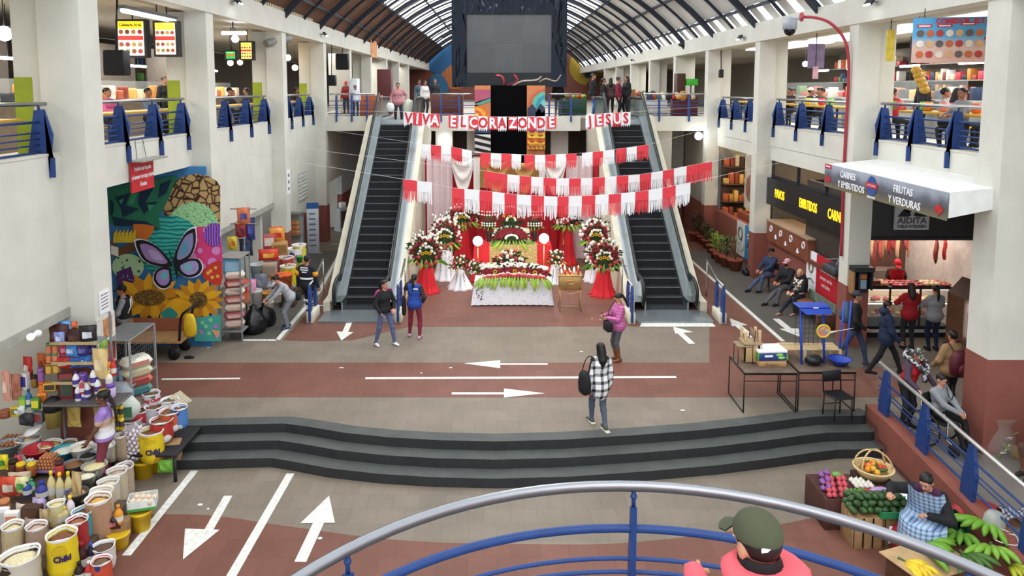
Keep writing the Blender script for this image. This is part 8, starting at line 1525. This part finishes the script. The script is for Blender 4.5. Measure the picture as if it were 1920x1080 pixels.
hand_of('bunch of ripe yellow bananas at the bottom edge, left', pb(1698, 1062, -.2), 5, 'e0c030', .8, .9, 'banana_bunch'); hand_of('bunch of ripe yellow bananas at the bottom edge, right', pb(1722, 1070, -.2), 4, 'd8b82c', .3, .9, 'banana_bunch'); hand_of('yellow-green bananas in the cardboard box at the right', pb(1895, 1068, -.25), 4, 'b0b434', .3, .9, 'banana_bunch')
def redbag(label, px, py, w_, txt): p = onz(px, py, GZ + .1); p.z = GZ; t = thing('red_sack', label, 'sack', p, -.4); b = MB(); b.ell((0, 0, .22), (w_, w_ * .75, .24), P('a82a34', .55, var=.12, bump=.3), 18, 10); part('body', b, t); b = MB(); b.ell((0, 0, .22), (w_ * 1.02, w_ * .77, .1), P('d8a04a', .55), 18, 4); part('printed_band', b, t); b = MB(); b.text(txt, .13, FRONT((0, 0, 0)), P('2a1c6a', .5), .9, bold=.008); b.v = [(w_ * 1.04 * sin(x / w_), -w_ * .8 * cos(x / w_), .3 + z) for x, y, z in b.v]; part('lettering', b, t)
redbag('big red sack with a yellow band lettered Arroz against the ramp wall', 1838, 985, .42, 'Arrocera'); redbag('small red sack lying left of the plantains', 1700, 1025, .24, 'Arroz')
solo('clear_bag', bagmesh(.3, .26, .34, P('c8d4cc', .2, alpha=.5, var=0)), 'clear tied plastic bag of green leaves before the red sack', 'bag', pb(1862, 1000, -.15)); solo('white_rope', MB().tube(smoothline([(.0, .1, .02), (.2, 0, .05), (.1, -.2, .03), (-.15, -.12, .06), (0, .1, .1), (.25, .06, .02)], 6), .008, PWHITE, 5), 'loops of white rope by the plantains', 'rope', pb(1875, 1010, -.1))
t = thing('cardboard_box', 'open brown cardboard box at the bottom right corner', 'box', pb(1930, 1045, GZ)); part('base', MB().box(-.35, .35, -.3, .3, 0, .02, CARD), t)
for q in ((-.35, .35, -.31, -.29), (-.35, .35, .29, .31), (-.36, -.34, -.3, .3), (.34, .36, -.3, .3)): part('flap_side', MB().box(*q, 0, .42, P('7a5238', .8)), t)
def clf(u, v): return Vector(((u - .5) * .5, (v - .5) * .3, .05 * sin(u * 9) + .04 * cos(v * 8) - abs(v - .5) * .3))
b = MB(); b.grid(clf, 14, 8, plaid('dark_check_cloth', '5a5e6a', '1e222c', 18., (0, 1), 'a8acb4')); solo('checked_cloth', b, 'dark blue and grey checked cloth draped over the open box', 'cloth', pb(1905, 1015, GZ) + Vector((0, 0, .52)))
# ================================================================ upper gallery: cafés and stalls behind the railings
GF = 4.9; YT = P('d8a83a', .5, var=.1); GOODS = ['c0823c', '8c3a2c', 'd8c8a8', '3a4a6a', 'b85a34', '5a8a4c', 'e8e4dc', '2a2c34', 'c83a4c', 'e0b060']
TUBE = P('f2f8ff', .5, emit=7., var=0); WARM = P('ffd9a0', .5, emit=8., var=0)
BAYS = [('left', 6.9, 12.3, 'at the left edge of the picture'), ('left', 13.1, 17.7, 'above the mural'), ('left', 18.4, 23.9, 'above the second shop on the left'), ('left', 24.7, 29.6, 'before the hanging black speakers'), ('right', 12.95, 17.3, 'under the food poster'), ('right', 18., 23.8, 'beside the red pipe'), ('right', 24.5, 29.6, 'between the two far right pillars')]
for sd, y0, y1, wh in BAYS:
 sg = -1 if sd == 'left' else 1; X = XL if sg < 0 else XR; L = y1 - y0; yc = (y0 + y1) / 2
 t = thing('cafe_table', 'long yellow café table behind the railing ' + wh, 'table', (X + sg * 1.15, yc, GF)); part('tabletop', MB().rbox(-.28, .28, -L / 2 + .1, L / 2 - .1, .74, .8, YT, .02), t)
 for q in (-.4, 0, .4): part('leg', MB().cyl((0, q * L, 0), (0, q * L, .75), .03, None, BLUE, 7), t)
 for k in range(3):
  c = thing('stool', 'round yellow stool beside the yellow café table ' + wh, 'stool', (X + sg * 1.75, y0 + L * (.25 + .25 * k), GF), 0, 'stools at the table ' + wh); part('seat', MB().cyl((0, 0, .43), (0, 0, .47), .17, None, YT, 14), c); part('leg', MB().cyl((0, 0, 0), (0, 0, .44), .035, None, DARK, 7), c)
 t = thing('cafe_counter', 'glass topped café counter ' + wh, 'counter', (X + sg * 3.3, yc, GF)); part('base', MB().box(-.35, .35, -L / 2, L / 2, 0, .95, P('9a9c98' if sg > 0 else '7a6a58', .5)), t); part('worktop', MB().box(-.4, .4, -L / 2, L / 2, .95, 1.0, P('c4c4be', .4)), t); part('glass_screen', MB().box(-.38, -.36, -L / 2, L / 2, 1.0, 1.5, GLASS), t)
 for k in range(int(L / .45)):
  b = MB(); w_ = U(.1, .18); h_ = U(.15, .4); b.rbox(-w_, w_, -w_, w_, 0, h_, P(random.choice(GOODS), .5), .03); solo('kitchenware', b, 'pots and containers on the café counter ' + wh, 'kitchenware', (X + sg * 3.35, y0 + .25 + k * .45, GF + 1.0), 0, 'kitchenware on the counter ' + wh)
 t = thing('back_shelf', 'goods shelf at the back of the café ' + wh, 'shelf', (X + sg * 4.9, yc, GF)); fr = MB(); gd = MB()
 for k in range(4):
  fr.box(-.2, .2, -L / 2, L / 2, .5 + k * .5, .53 + k * .5, P('8a8a86', .5)); y = -L / 2 + .05
  while y < L / 2 - .3: w_ = U(.08, .22); gd.rbox(-.12, .12, y, y + w_, .53 + k * .5, .53 + k * .5 + U(.12, .4), P(random.choice(GOODS), .5), .02); y += w_ + U(.02, .1)
 fr.box(.2, .25, -L / 2, L / 2, 0, 2.6, P('6a625a', .7)); part('frame', fr, t); g_ = part('goods', gd, t); g_['kind'] = 'stuff'
 for q in (-.25, .25):
  t = thing('tube_lamp', 'lit white tube lamp over the café counter ' + wh, 'lamp', (X + sg * 3.9, yc + q * L, GF + 1.95), 0, 'tube lamps ' + wh); part('tube', MB().cyl((0, -.5, 0), (0, .5, 0), .035, None, TUBE, 8), t); part('hanger', MB().cyl((0, 0, .03), (0, 0, 1.22 if sg < 0 else .9), .01, None, DARK, 5), t)
 light('AREA', (X + sg * 3.2, yc, 7.55), 55, (1, .96, .9), 2., None, L * .7, 'cafe_light')
 if sg > 0: struct('window_gallery_skylight', MB().box(X + 1.4, X + 2.6, y0, y1, 7.66, 7.7, P('eef4fa', .5, emit=1.6, var=0)))
def lightbox(label, x0, y0, x1, y1, Y, cols, txt): a, c = ony(x0, y0, Y), ony(x1, y1, Y); w_, h_ = c.x - a.x, a.z - c.z; t = thing('menu_lightbox', label, 'sign', (a.x, Y, c.z)); part('case', MB().box(-.06, w_ + .06, .0, .2, -.05, h_ + .05, DARK), t); b = MB(); b.box(0, w_, -.02, 0, 0, h_, P(cols[0], .5, emit=1.5, var=0)); b.box(0, w_, -.026, -.02, h_ * .78, h_, P(cols[1], .5, emit=1.5, var=0)); b.box(0, w_, -.026, -.02, h_ * .45, h_ * .58, P('c8342c', .5, emit=.9, var=0)); part('panel', b, t); b = MB(); b.box(.05, w_ - .05, -.03, -.026, h_ * .86, h_ * .9, P('e8a03c', .5, emit=1.)) if not txt else b.text(txt, h_ * .13, FRONT((w_ / 2, -.03, h_ * .89)), P('2a3a1c', .5), .85, bold=.004); part('lettering', b, t); discs(t, w_, h_, 4, 1, h_ * .6, h_ * .78, FRONT((0, -.024, 0)), ['c87a4a', 'd8485a', 'e0a040', '8a5a3c']); discs(t, w_, h_, 4, 2, .02, h_ * .42, FRONT((0, -.024, 0)), ['d8b080', 'b86a4a', 'e8c87a', '9aa85a', 'c85a50']); part('hanger', MB().cyl((w_ / 2, .1, h_), (w_ / 2, .1, 8.05 - c.z), .015, None, DARK, 5), t)
def discs(t, w_, h_, nx, nz, z0, z1, M, cs):
 for i in range(nx):
  for j in range(nz): b = MB(); b.cyl((0, 0, 0), (0, 0, .006), min(w_ / nx, (z1 - z0) / nz) * .4, None, P(cs[(i * 3 + j) % len(cs)], .5), 12); b.v = [tuple(M @ (Vector(((i + .5) / nx * w_, z0 + (j + .5) / nz * (z1 - z0), .004)) + Vector(v))) for v in b.v]; part('dish_picture', b, t)
lightbox('glowing yellow and white menu box headed Cafeteria, left one above the mural café', 221, 40, 271, 104, 17.2, ('fff2d8', 'f0c81c'), 'Cafetería Ariel'); lightbox('glowing menu box with food pictures, right one above the mural café', 291, 43, 330, 102, 17.1, ('f4e0b4', 'e8c02c'), '')
lightbox('yellow lit menu board above the green neon sign', 452, 80, 472, 110, 23.6, ('e8c860', 'd8b040'), ''); lightbox('small green neon sign in the second left café', 424, 97, 441, 110, 22.8, ('1a8a3c', '2ac85a'), '')
def speaker(label, px, py, Y, w_, h_, d=.3): p = ony(px, py, Y); t = thing('loudspeaker', label, 'speaker', p); part('box', MB().rbox(-w_ / 2, w_ / 2, -d / 2, d / 2, -h_ / 2, h_ / 2, BLACK, .03), t); part('bracket', MB().cyl((0, 0, h_ / 2), (0, d / 2, max(h_ / 2 + .3, (8.05 if px < 900 else 7.7) - p.z)), .02, None, DARK, 6), t); part('grille', MB().box(-w_ * .42, w_ * .42, -d / 2 - .008, -d / 2, -h_ * .42, h_ * .42, P('1e1e22', .8)), t)
speaker('big black loudspeaker hanging in the café above the mural', 219, 118, 15.0, .42, .5); speaker('large black box speaker hung from the ceiling beside the green wall', 642, 116, 33.6, .56, .7); speaker('black speaker on a bracket below the large one', 622, 151, 31.6, .36, .45); speaker('small black speaker high on the second right pillar', 1352, 138, 29.4, .16, .32, .2)
t = thing('tube_lamp', 'long white tube lamp under the left beam above the mural café', 'lamp', onx(282, 30, XL - .6)); part('tube', MB().cyl((0, -1.2, 0), (0, 1.2, 0), .05, None, TUBE, 8), t); part('housing', MB().box(-.06, .06, -1.25, 1.25, .03, .1, GREY), t); part('hanger', MB().cyl((0, .3, .1), (0, .3, .4), .012, None, DARK, 5), t)
t = thing('tube_lamp', 'short white tube lamp beside the second left pillar', 'lamp', onx(437, 62, XL - .3)); part('tube', MB().cyl((-.3, 0, 0), (.35, 0, 0), .05, None, TUBE, 8), t); part('hanger', MB().cyl((0, 0, .03), (0, 0, .35), .02, None, DARK, 5), t)
for px, py, X, r, lab in ((8, 63, -8.6, .13, 'white glowing globe lamp at the left edge of the picture'), (441, 73, -7.9, .11, 'round white bulb below the short tube lamp'), (540, 108, -8.2, .12, 'warm glowing bulb beside the third left pillar'), (553, 127, -8.6, .13, 'warm glowing bulb, the lower one beside the third left pillar'), (432, 118, -9, .1, 'orange bulb under the neon sign, left'), (450, 117, -9.2, .1, 'orange bulb under the neon sign, right'), (1510, 120, 11, .1, 'white bulb in the café beside the red pipe')): p = onx(px, py, X); t = thing('globe_lamp', lab, 'lamp', p); part('globe', MB().ell((0, 0, 0), r, WARM if 'warm' in lab or 'orange' in lab else TUBE, 12, 8), t); part('cord', MB().cyl((0, 0, r * .9), (0, 0, (8.06 if p.x < 0 else 7.75) - p.z), .008, None, DARK, 4), t)
for px, py, lab in ((1310, 255, 'white glowing lamp under the far deck right of right escalator'), (834, 262, 'white glowing lamp under the far deck left of the curtains')): p = ony(px, py, 29.9 if px > 1000 else 31); t = thing('round_lamp', lab, 'lamp', p); part('globe', MB().ell((0, 0, 0), .16, TUBE, 12, 8), t); part('stem', MB().cyl((0, 0, .1), (0, .05, 4.5 - p.z), .015, None, DARK, 5), t); light('POINT', p + Vector((0, -.4, 0)), 8, (1, 1, 1), .2)
# food poster of the right café and small menus
a = ony(1712, 50, 14.6); c = ony(1838, 118, 14.6); t = thing('food_poster', 'blue food poster headed COMEDOR ELY hanging over the right café', 'poster', (a.x, 14.6, c.z), R(-14)); w_, h_ = 1.62, .86; FPM, nt_, b_ = nodes('poster_sky_to_peach'); sp_n = nt_.nodes.new('ShaderNodeSeparateXYZ'); nt_.links.new(objco(nt_), sp_n.inputs[0]); nt_.links.new(ramp(nt_, [(0, 'd8a89a'), (.3, 'd8b8a8'), (.5, '5aa8d4'), (.9, '4a98cc')], sp_n.outputs[2]), b_.inputs['Base Color'])
part('sheet', MB().box(0, w_, 0, .02, 0, h_, FPM), t); b = MB(); b.text('COMEDOR  ELY', .13, FRONT((w_ / 2, -.006, h_ * .91)), P('d8303c', .5), .9, bold=.006)
for x, z, s_ in ((.2, .7, 'SEGUNDOS'), (.55, .7, 'SOPAS'), (.95, .73, 'PLATOS'), (1.38, .76, 'BEBIDAS'), (1.36, .45, 'JUGOS')): b.box(x - .13, x + .13, -.008, -.004, z - .025, z + .03, P('c8303c', .5)); b.box(x - .1, x + .1, -.011, -.008, z - .01, z + .012, PWH)
part('lettering', b, t); [part('hanger', MB().cyl((q, .02, h_), (q, .02, 7.72 - c.z), .01, None, DARK, 4), t) for q in (.2, w_ - .2)]; discs(t, w_ - .1, h_, 9, 3, .06, .66, FRONT((.05, -.002, 0)), ['c8683c', 'e8d8c8', '6a5a54', 'b8403c', 'd8a87a'])
for i, (x0, y0, x1, y1, Y, c) in enumerate(((1664, 56, 1676, 115, 16.4, 'd8c04a'), (1516, 82, 1545, 128, 20.5, '8a7a9a'), (1525, 125, 1534, 148, 20.4, 'e0b0b8'))): a, c2 = ony(x0, y0, Y), ony(x1, y1, Y); t = thing('hanging_menu', ['narrow yellow food picture strip beside the poster', 'purple menu board hanging in the café beside the red pipe', 'pink paper hanging under the purple menu board'][i], 'sign', (a.x, Y, c2.z)); part('board', MB().box(0, c2.x - a.x, 0, .03, 0, a.z - c2.z, P(c, .6, var=.25, scale=6)), t); part('hanger', MB().cyl(((c2.x - a.x) / 2, .02, a.z - c2.z), ((c2.x - a.x) / 2, .02, 7.68 - c2.z), .01, None, DARK, 4), t)
t = thing('snack_strip', 'string of golden snack bags hanging before the cook', 'snack bag', ony(1717, 150, 15.6)); [part('golden_bag', MB().ell((.05 * k, 0, .2 - k * .1), (.12, .05, .09), P('c89a3a', .35, var=.3, scale=20), 9, 6), t) for k in range(5)]; part('string', MB().cyl((0, 0, .2), (0, 0, 1.3), .006, None, DARK, 4), t)
for i, (px, c) in enumerate(((1664, 'e8e8e4'), (1680, '7ac83a'), (1690, 'e05a5a'), (1737, '7ac83a'), (1745, 'e8903a'), (1775, 'e88a7a'), (1795, 'e8608a'), (1810, '9ad83a'), (1836, 'e8703a'), (1518, 'e8d03a'), (1530, 'd8e4e0'), (1543, 'd8384a'), (1560, '8ad04a'))): q = onx(px, 204, XR + 1.1); solo('plastic_jug', MB().lathe([(.05, 0), (.09, .02), (.1, .14), (.08, .2)], P(c, .45), 12), ['white', 'green', 'red', 'lime green', 'orange', 'salmon', 'pink', 'bright lime', 'deep orange', 'yellow', 'pale', 'crimson', 'leaf green'][i] + ' plastic jug on the yellow café table ' + ('under the food poster' if i < 9 else 'beside the red pipe'), 'jug', (XR + 1.05, q.y, GF + .8))
# people upstairs
def up(label, px, py, X, seat, top, **kw):
 p = onx(px, py, X); d = dict(H=1.62, pants=BLK, shoes=BLK, h=.027, bulk=.025); d.update(kw)
 if seat: d.update(hz=.58, feet=((-.1, -.4, 0), (.1, -.4, 0)), hands=((-.12, -.35, .8), (.12, -.35, .8)), toes=(0, -1, 0))
 person(label, (X, p.y, GF), d.pop('rz', 0), top=P(top, .85), **d)
for a in [('person in a red and black shirt sitting with the back turned under the poster', 1675, 170, 9.6, 1, 'b82432', R(115)), ('cook in dark clothes standing behind the right café counter', 1732, 150, 11.1, 0, '2a2a30', R(-80)), ('diner in pale grey beside the woman with dark hair, right café', 1772, 180, 9.6, 1, 'a8a8ac', R(70)), ('woman with big dark hair at the right café counter', 1797, 168, 10.1, 1, '3a3438', R(80)), ('child in black and white at the yellow table, right café', 1805, 190, 9.35, 1, '8a8a8c', R(-80)), ('person in a white hat at the table beside the red pipe', 1520, 178, 9.7, 1, '2a2a2e', R(90)), ('person with dark hair behind the girl beside the red pipe', 1536, 168, 10.4, 1, '4a4440', R(-90)), ('girl with a white hair band at the table beside the red pipe', 1541, 182, 9.9, 1, '6a5048', R(-90)), ('person in brown at the left of the café beside the red pipe', 1481, 182, 9.8, 1, '3a2c2a', R(-60)), ('person with grey hood behind the one in brown', 1487, 172, 10.4, 1, '7a7470', R(-60)), ('person with long dark hair between the far right pillars', 1424, 165, 10, 1, '4a3a34', R(-90)), ('person with a bowed head between the far right pillars', 1433, 160, 10.6, 1, '8a6a5c', R(-90)), ('woman in black standing in the café above the mural', 308, 158, -9.6, 0, '17171b', R(60)), ('person with short dark hair sitting below the woman in black', 277, 172, -8.7, 1, '6a7a8c', R(80)), ('person in pink at the left of the café above the mural', 200, 168, -9.3, 1, 'c85a84', R(80)), ('person in a dark cap in the café under the neon sign', 430, 172, -8.8, 1, '22242c', R(90)), ('person in dark clothes right of the capped one under neon sign', 462, 175, -8.9, 1, '2c2a30', R(-90)), ('person in dark red near the bulbs of the third left café', 556, 176, -8.9, 1, '5a2a2c', R(90))]: up(*a[:6], rz=a[6], cap=(P('e8e4da', .7),) if 'white hat' in a[0] else ((BLK,) if 'dark cap' in a[0] else None), hair='long' if 'long' in a[0] or 'big dark' in a[0] else 'short')
for i, (px, Y, H, top, pn, rz, hr, lab) in enumerate(((1111, 30.9, 1.78, '1a1c22', '3a5a94', R(75), 'crop', 'man in a black jacket and blue jeans at the top of right escalator'), (1131, 31.3, 1.6, '1e1c20', '6a6864', R(80), 'pony', 'woman in a black top at the top of right escalator'), (1144, 31.6, 1.62, '5a4440', '2a2628', R(180), 'long', 'woman with long hair in brown behind the woman in black'), (1159, 31.2, 1.64, '7a2238', '1c1c20', R(70), 'bun', 'woman in a maroon quilted jacket in the group upstairs'), (1174, 31.3, 1.68, '17171b', '17171b', R(-60), 'long', 'woman in a black coat at the right of the group upstairs'), (1046, 31.2, 1.6, '17171b', '4a4a44', R(160), 'crop', 'person in black leaning on the far deck railing'), (667, 31.5, 1.3, 'c8ccd8', '2a2a30', R(20), 'short', 'child in a white shirt by the green wall upstairs'), (786, 34, 1.55, '4a5a6a', '2a2a30', R(30), 'short', 'person in grey-blue behind the left escalator'), (797, 33, 1.5, 'd8d4d0', '2a2a30', R(40), 'short', 'person in white behind the left escalator'), (816, 36, 1.62, '22242c', '2a2a30', R(10), 'short', 'person in dark clothes before the far painted wall'), (650, 35, 1.5, '8a2a2c', '2a2a30', R(0), 'short', 'vendor with a red cap upstairs left'))):
 person(lab, (ony(px, 215, Y).x, Y, 5.0), rz, H, P(top, .85), P(pn, .85), BLK, SKIN, hr, h=.027, bulk=.03, hem=.08, fem=i != 0, cap=(RED,) if 'red cap' in lab else None)
# stalls on the far deck
def fbox(nm, lab, cat, px, pyb, Y, wpx, hpx, c, **k): p = ony(px, pyb, Y); d = Y / FOC; p.z = max(p.z, 5.0) if k.get('fl') is None else k['fl']; solo(nm, MB().rbox(-wpx * d / 2, wpx * d / 2, 0, .6, 0, hpx * d, P(c, .6, var=.15), .02), lab, cat, p)
for a in [('partition', 'dark red-brown partition panel of the stalls behind left escalator', 'panel', 721, 219, 34, 26, 84, '5a2a2a'), ('stall_counter', 'orange-brown stall counter upstairs left', 'counter', 690, 219, 32.5, 50, 38, 'a8562c'), ('payment_kiosk', 'white kiosk with a blue screen beside the green wall', 'kiosk', 663, 219, 32, 16, 70, 'd8dce0'), ('stall_counter', 'brown stall counter behind the far left railing', 'counter', 838, 219, 33, 60, 40, '6a3a2c'), ('vitrine', 'dark brown vitrine upstairs right beside the green lit sign', 'cabinet', 1276, 219, 33, 16, 78, '4a2c20'), ('stall_counter', 'white counter of the stall with heaped goods upstairs right', 'counter', 1216, 219, 32.2, 70, 30, 'c8c4c0'), ('stall_counter', 'maroon counter below the vitrine upstairs right', 'counter', 1285, 219, 32.4, 46, 34, '5a2428'), ('tall_board', 'red framed brown board behind the woman in the black coat', 'panel', 1184, 219, 32, 14, 50, '9a6a44'), ('fruit_counter', 'dark green counter of the fruit heap upstairs', 'counter', 1074, 219, 32.6, 52, 32, '2a4a34'), ('green_sign', 'bright green lit sign upstairs right', 'sign', 1298, 160, 33, 22, 12, '4ac83a')]: fbox(*a[:8], a[8], **({'fl': ony(0, 160, 33).z} if a[0] == 'green_sign' else {}))
gs = bpy.data.objects['green_sign']; part('post', MB().box(-.03, .03, .2, .26, 5 - gs.location.z, .02, GREY), gs)
for i in range(26): px = 1190 + (i % 13) * 9; z = 5.0 + 30 * 32.2 / FOC; r = U(.1, .17); solo('merchandise', MB().ell((0, 0, r), (r * U(.8, 1.4), r, r * U(.8, 1.6)), P(GOODS[i % 10], .5), 9, 6), 'heaped merchandise on the white counter upstairs right', 'merchandise', (ony(px, 185, 32.4).x, 32.35 + .3 * (i // 13), z), 0, 'merchandise on the white counter upstairs')
for i in range(22): r = .09; solo('fruit', MB().ell((0, 0, r), r, P(['c83a2c', 'e0b02c', '5a9a3c', 'd86a2c'][i % 4], .5), 9, 6), 'piece of fruit in the heap behind the far deck railing', 'fruit', (ony(1052 + (i % 11) * 4.4, 185, 32.7).x, 32.7 + .2 * (i // 11), 5.0 + 32 * 32.6 / FOC), 0, 'fruit heap upstairs')
# bits along the beams
b = MB(); ya, yb = 21.5, 28.2; n = 60
for k in range(n): y = ya + (yb - ya) * k / n; d = .03 * (k % 2); b.ext([(XL - .05 + d, y, 8.62), (XL - .05 + d, y + (yb - ya) / n, 8.62), (XL - .05 + d, y + (yb - ya) / n, 9.5), (XL - .05 + d, y, 9.5)], (-.02, 0, 0), P('cfc6a4', .6, var=.15))
solo('corrugated_sheet', b, 'cream corrugated sheet standing on the left beam at the top of the picture', 'sheet'); p = onx(700, 92, XL + .02); solo('banner', MB().box(-.01, .01, -1.0, 1.0, -.45, .45, P('d89a6a', .6, var=.3, scale=3)), 'small orange and pink banner on the left beam', 'banner', (XL + .05, p.y, p.z))
solo('duct', MB().tube(smoothline([onx(498, 82, XL - .45), onx(520, 76, XL - .2), onx(543, 72, XL + .0)]), .12, P('8a8884', .6), 10), 'thick grey pipe bent around the third left pillar under the beam', 'pipe')
